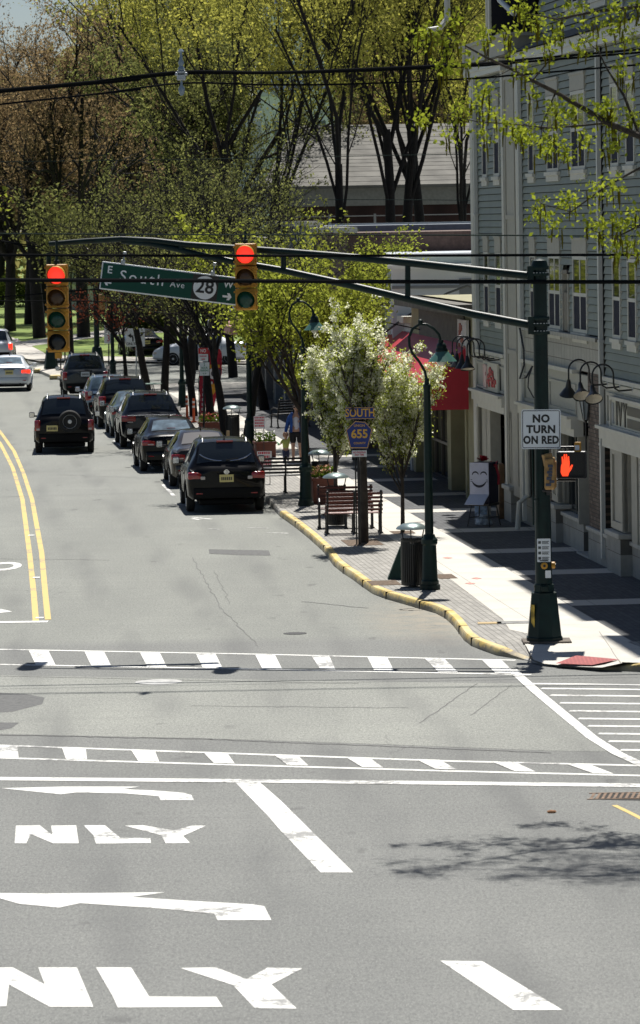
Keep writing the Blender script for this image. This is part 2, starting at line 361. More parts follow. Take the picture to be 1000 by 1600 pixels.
# opposite lane lettering seen at the left edge: a ring letter and an arrow tip
mb = MB(); c = G(6, 885); ring = []
for i in range(24):
    a = 2 * PI * i / 24; ring.append((math.cos(a), math.sin(a)))
for k, (a, b) in enumerate(ring):
    a2, b2 = ring[(k + 1) % 24]; o_, i_ = (0.36, 1.05), (0.2, 0.62)
    mb.add([(c.x + a * o_[0], c.y + b * o_[1], .004), (c.x + a2 * o_[0], c.y + b2 * o_[1], .004), (c.x + a2 * i_[0], c.y + b2 * i_[1], .004), (c.x + a * i_[0], c.y + b * i_[1], .004)], [(0, 1, 2, 3)])
struct('lane_lettering', mb, wp)
pxpoly('turn_arrow_marking', [[(-10, 950), (0, 951), (19, 955.5), (0, 957.5), (-10, 958)]], wp)
lines_obj('centre_line', [([(-20, 672), (0, 692), (20, 731), (35, 780), (46, 863), (53, 930), (56, 971)], 0.11), ([(-20, 655), (0, 674), (22, 705), (37, 740), (50, 780), (65, 863), (71, 930), (75, 968)], 0.11)], yp, 0.005)
mb = MB()
for x, y in ((49, 837), (57, 903), (62, 966)):
    p = G(x, y); mb.box(p.x - .07, p.x + .07, p.y - .12, p.y + .12, 0.002, .012)
struct('road_studs', mb, wp)
pk = []
for a, b in (((255, 757), (272, 775)), ((272, 787), (290, 789)), ((300, 810), (312, 812)), ((263, 763), (276, 761)), ((228, 722), (240, 733)), ((206, 705), (216, 716)), ((178, 688), (190, 697)), ((385, 824), (420, 825)), ((418, 832), (450, 833)), ((300, 808), (330, 811)), ((325, 826), (345, 827))):
    pk.append(([a, b], 0.1))
lines_obj('parking_ticks', pk, wp2)
# repairs, covers and marks
darkp = mat('tar_patch', (0.095, 0.097, 0.095), 0.8, var=0.25, vscale=12, bump=.3)
darkp2 = mat('tar_seam', (0.075, 0.075, 0.074), 0.7, var=0.3, vscale=8)
greyp = mat('milled_patch', (0.2, 0.2, 0.19), 0.85, var=0.12, vscale=6, bump=.2)
pxpoly('asphalt_patch', [[(326, 858), (420, 860), (423, 868), (370, 867), (327, 865)]], darkp)
lightp = asphalt_mat('pale_asphalt', (1.42, 1.42, 1.36), .8)
pxpoly('asphalt_patch', [[(-300, 1053), (0, 1055), (400, 1062), (812, 1068), (836, 1087), (876, 1119), (921, 1155), (950, 1174), (860, 1173), (600, 1163), (330, 1154), (0, 1147), (-300, 1142)]], lightp, .002)
pxpoly('asphalt_patch', [[(-50, 1080), (40, 1084), (70, 1090), (66, 1100), (20, 1112), (-50, 1116)], [(-50, 1128), (30, 1129), (18, 1138), (-50, 1150)]], darkp, .0035)
mb = MB(); p = G(248, 1066); mb.lathe([(0.36, 0.0), (0.36, 0.008), (0.3, 0.012)], 24, c=(p.x, p.y)); struct('manhole_cover', mb, mat('worn_iron', (0.42, 0.42, 0.40), 0.5, .2, var=.2))
mb = MB(); p = G(461, 990); mb.lathe([(0.2, 0.0), (0.2, 0.006), (0.14, 0.008)], 20, c=(p.x, p.y)); struct('manhole_cover', mb, mat('black_iron', (0.03, 0.03, 0.03), 0.6, .4))
rs = random.Random(5)
def wig(a, b, n=14, amp=3.0):
    return [(a[0] + (b[0] - a[0]) * i / n + rs.uniform(-amp, amp), a[1] + (b[1] - a[1]) * i / n + rs.uniform(-amp, amp) * .25) for i in range(n + 1)]
lines_obj('tar_seams', [(wig((0, 1148), (330, 1155), 30, 2), .05), (wig((330, 1155), (860, 1176), 40, 2), .04), (wig((0, 1056), (560, 1068), 30, 2), .035), (wig((300, 1103), (640, 1106), 20, 2), .03),
    (wig((655, 1130), (745, 1068), 16, 1.5), .018), (wig((735, 1118), (800, 1070), 14, 1.5), .014), (wig((300, 870), (345, 950), 22, 2.5), .012), (wig((345, 950), (405, 1010), 20, 2.5), .01),
    (wig((0, 873), (170, 875), 16, 2), .03), (wig((90, 742), (235, 747), 16, 2), .03), (wig((335, 890), (360, 945), 18, 3), .008), (wig((470, 940), (575, 950), 8, 2), .04)], darkp2, .0045)
mb = MB()
for a, b, w in (((-100, 1118), (600, 1134), .3), ((-100, 1112), (560, 1127), .18), ((560, 1150), (1000, 1166), .25)):
    pass
# drain grate in the gutter at the right
p0 = G(962, 1245); mb = MB()
for i in range(16): mb.add([(p0.x - .33 + i * .07, p0.y - .18, .006), (p0.x - .295 + i * .07, p0.y - .18, .006), (p0.x - .22 + i * .07, p0.y + .3, .006), (p0.x - .255 + i * .07, p0.y + .3, .006)], [(0, 1, 2, 3)])
mb.box(p0.x - .36, p0.x + .95, p0.y - .21, p0.y - .18, 0, .008); mb.box(p0.x - .3, p0.x + 1, p0.y + .3, p0.y + .33, 0, .008)
struct('drain_grate', mb, mat('rusty_iron', (0.17, 0.11, 0.07), 0.7, .3, var=.3))
pxpoly('gutter_pit', [[(926, 1249), (1040, 1252), (1050, 1241), (940, 1239)]], mat('pit', (0.02, 0.018, 0.015), .9), .002)
lines_obj('gutter_line', [([(960, 1258), (985, 1270), (1010, 1283)], .07)], yp)
mb = MB(); p = G(862, 1270); mb.sphere((p.x, p.y, .015), .05, 8, (1.2, .8, .4)); tag(obj('dry_leaf', mb, mat('leaf_litter', (0.28, .13, .05), .8)), 'small brown dry leaf lying on the asphalt past the drain grate', 'leaf')
# grit: sparse pale chips on the near road
# sidewalk slab with kerb ------------------------------------------------------
cpx = [(417, 785), (437, 807), (461, 824), (483, 842), (505, 862), (521, 884), (536, 896), (550, 905), (566, 917), (582, 928), (603, 936), (624, 942), (655, 951), (680, 958), (695, 966), (708, 978), (717, 990), (725, 1001), (736, 1009), (750, 1015), (775, 1024), (800, 1028.5), (818, 1031.5)]
cw = [G(x, y) for x, y in cpx]
back = [Vector((-1.31 + SD.x * t, 102.8 + SD.y * t, 0)) for t in (68, 60, 50, 40, 30, 20, 10, 4)]
corner = [Vector((-9.4, 174.5, 0)), Vector((-8.8, 173.0, 0))]
ramp_px = [(835, 1036), (850, 1040), (880, 1042), (905, 1044), (935, 1046.5), (960, 1048), (1000, 1050)]
rw = [G(x, y) for x, y in ramp_px]
front = rw + [Vector((7.5, 62.7, 0)), Vector((12, 61.8, 0)), Vector((30, 58.5, 0))]
allc = [Vector((14, 178, 0)), Vector((-7.5, 176.2, 0))] + corner + back + cw + front
nY0 = 4 + len(back)      # index where yellow starts
def inset(pts, d):
    out = []
    for i, p in enumerate(pts):
        t = (pts[min(i + 1, len(pts) - 1)] - pts[max(i - 1, 0)]).normalized(); out.append(p + Vector((-t.y, t.x, 0)) * d)
    return out
inn = inset(allc, 0.15)
# drop the kerb at the ramp
hz = []
i_r0 = nY0 + len(cw) - 2; i_r1 = nY0 + len(cw) + 5
for i in range(len(allc)):
    if i_r0 <= i <= i_r1: hz.append(0.02 if i_r0 < i < i_r1 else 0.06)
    else: hz.append(KZ)
def curb_run(name, i0, i1, m):
    mb = MB()
    prof = []
    for i in range(i0, i1 + 1):
        a, b = allc[i], inn[i]; h = hz[i]; d = (b - a)
        mb.v += [(a.x, a.y, -0.02), (a.x + d.x * .08, a.y + d.y * .08, h * .8), (a.x + d.x * .25, a.y + d.y * .25, h + .002), (b.x, b.y, h + .006), (b.x, b.y, -.02)]
    n = i1 - i0 + 1
    for i in range(n - 1):
        for j in range(4): mb.f.append((i * 5 + j, i * 5 + j + 1, (i + 1) * 5 + j + 1, (i + 1) * 5 + j))
    mb.f.append((0, 1, 2, 3, 4)); mb.f.append(tuple((n - 1) * 5 + j for j in (4, 3, 2, 1, 0)))
    return struct(name, mb, m, smooth=40)
curb_grey = mat('kerb_concrete', (0.33, 0.32, 0.29), 0.85, var=0.25, vscale=4)
def curb_yellow_mat():
    m, nt, b, o = newmat('kerb_yellow', 0.65)
    n = noise(nt, o, 5.5, 9, 0.75); s_ = nd(nt, 'ShaderNodeSeparateXYZ'); nt.links.new(o, s_.inputs[0])
    zz = ramp(nt, s_.outputs[2], 0.0, 0.14, 0.26, -0.05)  # darker, more chipped towards the road; side shade painted into the colour
    ad = nd(nt, 'ShaderNodeMath'); ad.operation = 'ADD'; nt.links.new(n, ad.inputs[0]); nt.links.new(zz, ad.inputs[1])
    c = mixc(nt, ramp(nt, ad.outputs[0], 0.50, 0.62), (0.66, 0.47, 0.12), (0.20, 0.17, 0.12))
    c = mixc(nt, ramp(nt, noise(nt, o, 1.3, 4), .42, .65, 0, .7), c, (0.62, 0.54, 0.33)); c = mixc(nt, ramp(nt, noise(nt, o, 14, 5, .8), .52, .64, 0, .6), c, (0.25, 0.22, 0.16))
    nt.links.new(c, b.inputs['Base Color']); return m
cy = curb_yellow_mat()
curb_run('kerb', 0, nY0 + 1, curb_grey); curb_run('painted_kerb', nY0 + 1, i_r0 + 1, cy)
curb_run('dropped_kerb', i_r0 + 1, i_r1 - 1, curb_grey); curb_run('painted_kerb', i_r1 - 1, len(allc) - 1, cy)
# joints cut across the yellow kerb
mb = MB()
for i in range(nY0 + 2, nY0 + 20, 2):
    a, b = allc[i], inn[i]; t = (allc[i + 1] - allc[i]).normalized() * .012
    mb.add([(a + t * -1 + (b - a) * -.03).to_tuple()[:2] + (0,), (a + t + (b - a) * -.03).to_tuple()[:2] + (0,), (b + t).to_tuple()[:2] + (0,), (b - t).to_tuple()[:2] + (0,),
            (a - t - (b - a) * .03).to_tuple()[:2] + (KZ + .006,), (a + t - (b - a) * .03).to_tuple()[:2] + (KZ + .006,), (b + t).to_tuple()[:2] + (KZ + .009,), (b - t).to_tuple()[:2] + (KZ + .009,)],
           [(0, 1, 2, 3), (4, 5, 6, 7), (0, 1, 5, 4), (1, 2, 6, 5), (2, 3, 7, 6), (3, 0, 4, 7)])
struct('kerb_joints', mb, mat('joint', (0.05, .045, .04), .9))
# slab top (built in the facade frame so that paving courses follow the shop fronts)
IF = Matrix.Translation(FA0) @ Matrix.Rotation(FROT, 4, 'Z'); IFI = IF.inverted()
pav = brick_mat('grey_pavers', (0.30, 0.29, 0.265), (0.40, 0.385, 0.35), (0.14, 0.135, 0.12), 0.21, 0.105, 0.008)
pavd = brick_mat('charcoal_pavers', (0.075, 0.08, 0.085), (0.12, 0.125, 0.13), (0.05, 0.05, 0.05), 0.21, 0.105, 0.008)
conc = concrete_mat('walk_concrete', (0.56, 0.535, 0.475), (0.66, 0.635, 0.57), 1.52)
mb = MB(); loc = [IFI @ p for p in inn]; n = len(loc)
mb.v = [(p.x, p.y, hz[i]) for i, p in enumerate(loc)]
bm = bmesh.new(); vs = [bm.verts.new(v) for v in mb.v]; vs.append(bm.verts.new((30, 30, KZ))); vs.append(bm.verts.new((-90, 30, KZ)))
f = bm.faces.new(vs); bmesh.ops.triangulate(bm, faces=[f]); bm.verts.index_update()
mb2 = MB(); mb2.v = [v.co[:] for v in bm.verts]; mb2.f = [[v.index for v in fc.verts] for fc in bm.faces]; bm.free()
so_ = struct('sidewalk', mb2, pav, FA0, FROT)
def fsheet(name, pts, m, z):      # pts in (u, off)
    mb = MB(); mb.poly([(u, -o) for u, o in pts], z); o = tag(obj(name, mb, m, None, FA0, FROT, fixn=False), kind='structure')
    for pl in o.data.polygons:
        if pl.normal.z < 0: pl.flip()
    return o
fsheet('sidewalk_concrete', [(-76, 1.95), (-76, 3.2), (-10, 3.25), (10, 3.25), (21.5, 3.45), (23.4, 3.6), (25.2, 3.1), (26.4, 2.6), (25.8, 1.97), (15, 1.95)], conc, KZ + .004)
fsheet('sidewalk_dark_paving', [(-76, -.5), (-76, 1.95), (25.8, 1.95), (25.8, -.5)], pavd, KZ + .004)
for uu in (-28.5, -23.0, -17, -11, -5.3, 1.0, 6.8, 12.1, 18.5):
    fsheet('sidewalk_band', [(uu, -.2), (uu, 1.95), (uu + 1.05, 1.95), (uu + 1.05, -.2)], conc, KZ + .008)
# concrete apron round the signal pole and ramp
ap = [G(x, y, .14) for x, y in ((735, 962), (800, 966), (870, 975), (960, 995), (1010, 1004), (1010, 1040), (935, 1038), (850, 1030), (800, 1015), (770, 990))]
mb = MB(); mb.poly([(p.x, p.y) for p in ap[4:0:-1]] if 0 else [(p.x, p.y) for p in ap], KZ + .005)
mb = MB(); mb.poly([(p.x, p.y) for p in [G(x, y, .14) for x, y in ((868, 975), (930, 984), (1000, 1010), (1060, 1028), (1060, 1037), (968, 1034), (966, 1014), (868, 1009))]], KZ + .006); aps = obj('sidewalk_concrete', mb, conc, fixn=False); tag(aps, kind='structure')
for pl in aps.data.polygons:
    if pl.normal.z < 0: pl.flip()
# ramp slab
rp = [G(828, 1026, .08), G(880, 1028, .12), G(945, 1036, .12), G(1003, 1040, .12), G(1000, 1049, .04), G(935, 1046, .04), G(880, 1041, .03), G(840, 1036, .03)]
mb = MB(); mb.v = [(p.x, p.y, p.z) for p in [G(820, 1006, KZ + .012), G(968, 1013, KZ + .012), G(972, 1036, KZ + .004), G(940, 1043, .07), G(900, 1041.5, .05), G(850, 1037, .042), G(834, 1031, .07)]]; mb.f = [tuple(range(7))]
struct('kerb_ramp', mb, conc, smooth=60)
tact = brick_mat('red_tactile', (0.50, 0.13, 0.12), (0.55, 0.16, 0.14), (0.34, 0.09, 0.09), 0.06, 0.06, 0.02, off=0)
a, b, c_, d = G(868, 1036.5, .075), G(900, 1024, .137), G(968, 1030, .142), G(925, 1039, .09)
mb = MB(); mb.add([a, b, c_, d], [(0, 1, 2, 3)]); struct('tactile_paving', mb, tact)
pl = []
for x, y in ((735, 912), (745, 904), (700, 872), (860, 1001)): pl.append([(x - 9, y), (x - 1, y - 1.3), (x + 8, y + .3), (x, y + 1.4)])
mb = MB()
for q in pl: mb.poly([G(x, y, KZ) for x, y in q], KZ + .01)
struct('utility_paint_marks', mb, mat('pink_marking', (0.62, 0.28, 0.24), .8))
# tree pits
soil = mat('tree_pit_soil', (0.14, 0.10, 0.07), 0.95, var=0.4, vscale=14, bump=.8)
for x, y, w, h in ((566, 848, .38, .8), (600, 911, .28, .5), (629, 832, .25, .4), (525, 805, .3, .6), (696, 901, .18, .5)):
    p = GS(x, y); q = MB(); q.poly([(-w, -h), (w, -h), (w, h), (-w, h)], 0.0); struct('tree_pit', q, soil, (p.x, p.y, KZ + .007), FROT + PI / 2)
mb = MB(); 
for px0, py0, w in ((765, 974, .28),): p = GS(px0, py0); mb.box(p.x - .2, p.x + .2, p.y - .15, p.y + .15, KZ, KZ + .012)
struct('utility_box_lid', mb, mat('lid_tan', (0.45, .33, .16), .7))
mb = MB(); p = GS(806, 973); mb.box(p.x - .32, p.x + .32, p.y - .2, p.y + .2, KZ, KZ + .012); struct('utility_box_lid', mb, mat('lid_grey', (0.2, .2, .19), .7, var=.3))
# near right sidewalk outside the frame (carries the maple)
mb = MB(); mb.box(4.7, 40, 20, 47.5, 0, KZ); struct('sidewalk', mb, conc)
# far side of the far intersection: pale walk, grass, path
def grass_mat():
    m, nt, b, o = newmat('lawn', 0.9)
    n = noise(nt, o, .55, 6, .7); c = mixc(nt, ramp(nt, n, .35, .65), (0.09, 0.17, 0.02), (0.27, 0.34, 0.06))
    n2 = noise(nt, o, 5, 5, .8); c = mixc(nt, ramp(nt, n2, .4, .7, 0, .5), c, (0.03, 0.06, 0.01)); nt.links.new(c, b.inputs['Base Color']); return m
gm = grass_mat()
pale = concrete_mat('far_concrete', (0.50, 0.47, 0.42), (0.58, 0.55, 0.49), 3)
mb = MB(); g = [G(x, y) for x, y in ((-60, 500), (14, 527), (45, 541), (75, 557), (120, 559), (420, 563))]
mb.poly([(p.x, p.y) for p in g] + [(60, 222), (200, 222), (200, 1400), (-300, 1400), (-60, 340)], .10)
struct('lawn', mb, gm)
mb = MB(); g = [G(x, y) for x, y in ((-60, 500), (14, 527), (45, 541), (75, 557), (120, 559), (420, 563))]; g2 = [G(x, y) for x, y in ((420, 571), (120, 566), (62, 567), (36, 562), (18, 556), (-60, 520))]
mb.poly([(p.x, p.y) for p in g[::-1]][::-1] + [(p.x, p.y) for p in g2], .09); struct('far_sidewalk', mb, pale)
mb = MB(); mb.v = [tuple(G(x, y, .115)) for x, y in ((45, 541), (120, 531), (200, 521), (330, 517), (330, 510), (200, 511), (110, 523), (30, 534))]; mb.f = [tuple(range(8))]; struct('park_path', mb, pale)
# splitter island at the far junction
isl = [G(x, y) for x, y in ((53, 579), (60, 577), (75, 575), (140, 574), (140, 592), (92, 594), (78, 590))]
mb = MB(); mb.poly([(p.x, p.y) for p in isl], .13)
k = len(isl); mb.v += [(p.x, p.y, 0) for p in isl]; mb.f += [(i, (i + 1) % k, (i + 1) % k + k, i + k) for i in range(k)]
struct('traffic_island', mb, pale)
mb = MB()
for x0, x1, y in ((53, 62, 583), (78, 95, 593)):
    p, q = G(x0, y), G(x1, y); mb.bbox(p.x, q.x, p.y - .3, p.y + .6, 0, .19, .03)
struct('painted_kerb', mb, cy)
# ================================================================ BUILDINGS
siding = mat('sage_siding', (0.225, 0.25, 0.208), 0.6, var=0.07, vscale=1.2)
trimc = mat('cream_trim', (0.56, 0.55, 0.48), 0.55, var=0.05, vscale=3)
taupe = mat('taupe_panel', (0.38, 0.365, 0.305), 0.6, var=0.05)
stone = brick_mat('base_stone', (0.42, 0.41, 0.36), (0.36, 0.35, 0.31), (0.13, .12, .1), 0.6, 0.42, 0.008, plane='XZ')
stoney = mat('base_cap', (0.45, 0.44, 0.39), .7, var=.1)
dkbrick = brick_mat('brown_brick', (0.09, 0.06, 0.045), (0.22, 0.17, 0.13), (0.05, .045, .04), 0.2, 0.075, 0.01, plane='XZ')
screen = mat('window_screen', (0.018, 0.02, 0.036), 0.7, spec=.1)
winglass = mat('window_glass', (0.03, 0.04, 0.03), 0.03, spec=1.0)
roofm = mat('roof_shingle', (0.12, .12, .12), .9, var=.3)
def fthing(name, label, cat, u, off=0, group=None): return thing(name, label, cat, FP(u, off, KZ), FROT, group)
def fb(mb, u0, u1, o0, o1, z0, z1, b=None):   # box in facade frame: u along, o toward the street, z above the walk
    if b: return mb.bbox(u0, u1, -o1, -o0, z0, z1, b)
    return mb.box(u0, u1, -o1, -o0, z0, z1)
def laps(u0, u1, z0, z1, holes, step=0.15, off=0.0):
    mb = MB(); z = z0
    while z < z1 - 1e-3:
        zt = min(z + step, z1); segs = [(u0, u1)]
        for a, b, c, d in holes:
            if zt > c + .02 and z < d - .02:
                ns = []
                for s0, s1 in segs:
                    if b <= s0 or a >= s1: ns.append((s0, s1)); continue
                    if a > s0: ns.append((s0, a))
                    if b < s1: ns.append((b, s1))
                segs = ns
        for s0, s1 in segs:
            if s1 - s0 < .01: continue
            k = len(mb.v); o1 = -(off + .035); o0 = -(off + .002)
            zg = z + .014; mb.v += [(s0, o1, zg), (s1, o1, zg), (s1, o0, zt), (s0, o0, zt), (s0, o0, zg), (s1, o0, zg)]  # slot left open so the dark core draws the lap shadow
            mb.f += [(k, k + 1, k + 2, k + 3), (k + 4, k + 5, k + 1, k)]
        z += step
    return mb
Z = KZ   # all heights below are above the road; local z = height - Z
bld = fthing('apartment_building', 'sage green clapboard building with cream trim over storefronts at the right edge', 'building', 8, 0)
U = lambda u: u - 8
def fbz(mb, u0, u1, o0, o1, z0, z1, b=None): return fb(mb, U(u0), U(u1), o0, o1, z0 - Z, z1 - Z, b)
wins = []   # u0,u1,z0,z1,double
for zb, zt, zm in ((4.62, 6.15, 5.38), (7.88, 9.45, 8.68), (11.3, 12.9, 12.1)):
    for a, b, dbl in ((-4.98, -4.2, 0), (-3.05, -2.15, 0), (4.93, 6.5, 1), (8.16, 9.92, 1), (12.95, 13.82, 0), (14.62, 15.55, 0), (17.2, 18.1, 0), (19.2, 20.1, 0)):
        wins.append((a, b, zb, zt, zm, dbl))
    if zb < 10: wins.append((2.3, 3.1, zb, zt, zm, 0))
holes = [(U(a), U(b), c - Z, d - Z) for a, b, c, d, m_, x in wins]
wl = MB()
# siding zones
for q in (laps(U(-6.75), U(-1.5), 3.72 - Z, 10.3 - Z, holes), laps(U(1.0), U(11.6), 4.6 - Z, 10.3 - Z, holes + [(U(6.78), U(7.62), 4.6 - Z, 5.85 - Z)]), laps(U(11.92), U(22), 3.72 - Z, 10.3 - Z, holes)):
    wl.add(q.v, q.f)
uh = holes + [(U(-6.0), U(.8), 10.9 - Z, 13 - Z)]
q = laps(U(-6.75), U(22), 10.62 - Z, 16 - Z, uh, off=-.45); wl.add(q.v, q.f)
wl_o = obj('siding', wl, siding, bld, fixn=False)
core = MB()   # structural mass behind the cladding, dark to paint shade into the lap gaps
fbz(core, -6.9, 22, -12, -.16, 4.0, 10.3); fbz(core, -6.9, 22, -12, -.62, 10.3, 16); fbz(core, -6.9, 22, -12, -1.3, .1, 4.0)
# return wall facing the rear and the camera-side end
obj('wall', core, mat('lap_shade_core', (0.05, .05, .05), .8), bld)
endw = MB(); 
e = laps(0, 12, 0, 13.2, []); mxe = Matrix.Translation((U(22.0), 0, 0)) @ Matrix.Rotation(PI / 2, 4, 'Z')
endw.add([(v[0], v[1], v[2]) for v in e.v], e.f, mxe); fbz(endw, 21.7, 21.98, -12, -.05, .0, 13.3); obj('end_wall', endw, siding, bld)
endl = MB(); fbz(endl, -6.98, -6.8, -12, 0, 3.2, 10.3); obj('end_wall', endl, siding, bld)
tr = MB()
fbz(tr, -7.02, -6.55, -.1, .05, .1, 10.2)
fbz(tr, -1.5, -1.18, -.05, .09, .75, 10.25); fbz(tr, .72, 1.02, -.05, .09, .75, 10.25)
fbz(tr, -6.6, -1.5, 0, .04, 3.62, 3.74); fbz(tr, 11.9, 22, 0, .05, 3.62, 3.74)
islands('corner_board', tr, trimc, bld)
pn = MB(); fbz(pn, -1.2, .74, -.05, .06, .75, 10.25)
for a, b in ((-.98, -.9), (.42, .5)):
    fbz(pn, a, b, .04, .085, 1.0, 10.0)
for zc in (3.9, 6.9, 10.0): fbz(pn, -.92, .44, .04, .085, zc, zc + .1)
obj('pilaster', pn, taupe, bld)
# downspouts
for a in (-5.95, 1.25, 11.72):
    d = MB(); z0 = .3 if a != -5.95 else 3.8
    d.box(U(a) - .07, U(a) + .07, -.11, -.03, z0 - Z, 10.2 - Z)
    for zz in (2.5, 4.5, 7, 9): d.box(U(a) - .1, U(a) + .1, -.12, -.02, zz - Z, zz - Z + .05)
    obj('downspout', d, mat('white_gutter', (0.56, 0.57, 0.53), .45), bld)
gut = MB()
for a, b in ((-7.1, -.9), (1.0, 22.2)):
    fbz(gut, a, b, .04, .2, 10.34, 10.5); fbz(gut, a, b, -.4, .16, 10.22, 10.34)
obj('gutter', gut, mat('white_gutter', (0.56, 0.57, 0.53)), bld)
lr = MB(); lr.add([(U(-7.1), -.3, 10.5 - Z), (U(22.2), -.3, 10.5 - Z), (U(22.2), .5, 10.86 - Z), (U(-7.1), .5, 10.86 - Z)], [(0, 1, 2, 3)]); obj('eave_roof', lr, roofm, bld)
dm = MB()      # taupe gable ledge under the dark upper opening
fbz(dm, -6.4, .9, -.5, .28, 10.52, 10.92); fbz(dm, -6.6, 1.1, -.4, .34, 10.9, 10.98); obj('balcony_ledge', dm, taupe, bld)
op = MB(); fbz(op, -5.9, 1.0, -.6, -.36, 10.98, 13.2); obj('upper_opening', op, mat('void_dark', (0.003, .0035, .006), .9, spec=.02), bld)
pp = MB(); pp.tube([FPv for FPv in [(U(-1.6), -.1, 14 - Z), (U(-1.6), -.1, 12.0 - Z), (U(-1.3), -.1, 11.8 - Z), (U(1.6), -.2, 11.35 - Z)]], .06, 8)
obj('downspout', pp, mat('white_gutter', (0.56, 0.57, 0.53)), bld); pp = MB()
pp.tube([(U(-7.3), -.5, 13.6 - Z), (U(-7.3), -.5, 11.7 - Z), (U(-7.2), -.7, 11.45 - Z), (U(-7.0), -1.0, 11.4 - Z)], .07, 8)
obj('downspout', pp, mat('white_gutter', (0.56, 0.57, 0.53)), bld)
ur = MB(); fbz(ur, -7.3, 22.4, -12, .08, 16, 16.2); obj('roof', ur, roofm, bld)
uc = MB(); fbz(uc, -6.95, -6.4, -.6, -.38, 10.55, 13.4); fbz(uc, -6.9, -6.72, -1.0, -.36, 10.55, 13.4)
for a in (.75, 7.2, 11.7, 16.2): fbz(uc, a, a + .22, -.5, -.40, 10.5, 16)
islands('corner_board', uc, trimc, bld)
for a, b, h_ in ((-1.7, 1.3, 18.6), (4.4, 7.6, 19.2), (9.6, 12.4, 18.6), (15.0, 18.0, 19.4)):  # unseen roof blocks, added and sized to step the sidewalk shadow
    q = MB(); fbz(q, a, b, -4, -.3, 16.2, h_); do_ = obj('shadow_dormer', q, siding, bld); q = MB(); fbz(q, a - .2, b + .2, -4.2, .12, h_, h_ + .25); obj('shadow_dormer_roof', q, roofm, do_)
# windows
for a, b, zb, zt, zm, dbl in wins:
    if zb > 10 and a < 1: continue
    up = zb > 10; of = -.45 if up else 0.0
    f = MB(); w = .07
    fbz(f, a, a + w, of - .12, of + .045, zb, zt); fbz(f, b - w, b, of - .12, of + .045, zb, zt); fbz(f, a + w, b - w, of - .12, of + .045, zt - w, zt); fbz(f, a + w, b - w, of - .12, of + .043, zb, zb + w)
    fbz(f, a + w, b - w, of - .1, of + .04, zm - .035, zm + .035)
    if dbl: mm = (a + b) / 2; fbz(f, mm - .045, mm + .045, of - .1, of + .036, zb + w, zt - w)
    fo = obj('window', f, trimc, bld)
    g = MB(); fbz(g, a + w, b - w, of - .06, of + .028, zm + .035, zt - w); obj('upper_pane', g, winglass, fo)
    g = MB(); fbz(g, a + w, b - w, of - .06, of + .024, zb + w, zm - .035); obj('lower_pane', g, screen, fo)
    s = MB(); fbz(s, a - .1, b + .1, of, of + .09, zb - .08, zb - .005); fbz(s, a - .05, b + .05, of, of + .055, zb - .2, zb - .08); obj('sill', s, trimc, fo)
    if not up: h = MB(); fbz(h, a - .02, b + .02, of, of + .05, zt + .01, zt + .32); fbz(h, a - .06, b + .06, of, of + .07, zt + .32, zt + .37); obj('window_header', h, taupe, fo)
# narrow brown service niche between the double windows
ni = MB(); fbz(ni, 6.9, 7.5, -.1, .03, 4.62, 5.4); fbz(ni, 6.86, 7.54, -.1, .06, 5.78, 5.86); obj('service_panel', ni, mat('brown_metal', (0.13, .11, .09), .5), bld)
ni = MB(); fbz(ni, 6.8, 6.88, -.1, .05, 4.6, 5.78); fbz(ni, 7.54, 7.62, -.1, .05, 4.6, 5.78); fbz(ni, 6.88, 7.54, -.1, -.05, 5.4, 5.78); obj('panel_frame', ni, taupe, bld)
# cream tiled band with fascia and the store fascias below
bd = MB(); fbz(bd, 1.3, 11.6, -.1, .03, 3.86, 4.5); fbz(bd, 1.3, 11.6, -.1, .16, 4.5, 4.58)
obj('panel_band', bd, brick_mat('cream_panels', (0.46, 0.45, 0.385), (0.43, 0.42, 0.36), (0.2, .19, .16), 0.36, 0.3, 0.012, plane='XZ', off=0), bld)
fs = MB(); fbz(fs, -6.55, -1.5, -.1, .02, 2.95, 3.62); fbz(fs, 1.02, 11.6, -.1, .02, 2.85, 3.78); fbz(fs, 11.9, 22, -.1, .02, 2.8, 3.62)
for a, b in ((-6.4, -1.7), (1.3, 4.4), (4.9, 8.4), (12.2, 16.4)):
    fbz(fs, a, b, .01, .05, 3.5, 3.56); fbz(fs, a, b, .01, .05, 2.95, 3.01); fbz(fs, a, a + .06, .01, .05, 3.0, 3.5); fbz(fs, b - .06, b, .01, .05, 3.0, 3.5)
obj('fascia', fs, mat('fascia_cream', (0.40, 0.395, 0.34), .55, var=.04), bld)
bm_ = MB()
for a, b in ((-6.55, -1.5), (1.02, 8.45), (11.9, 22)):
    fbz(bm_, a, b, -.1, .16, 2.66, 2.86); fbz(bm_, a, b, -.1, .24, 2.86, 2.92); fbz(bm_, a, b, -.1, .1, 2.5, 2.66); fbz(bm_, a, b, -.05, .12, 3.78, 3.86)
obj('store_beam', bm_, trimc, bld)
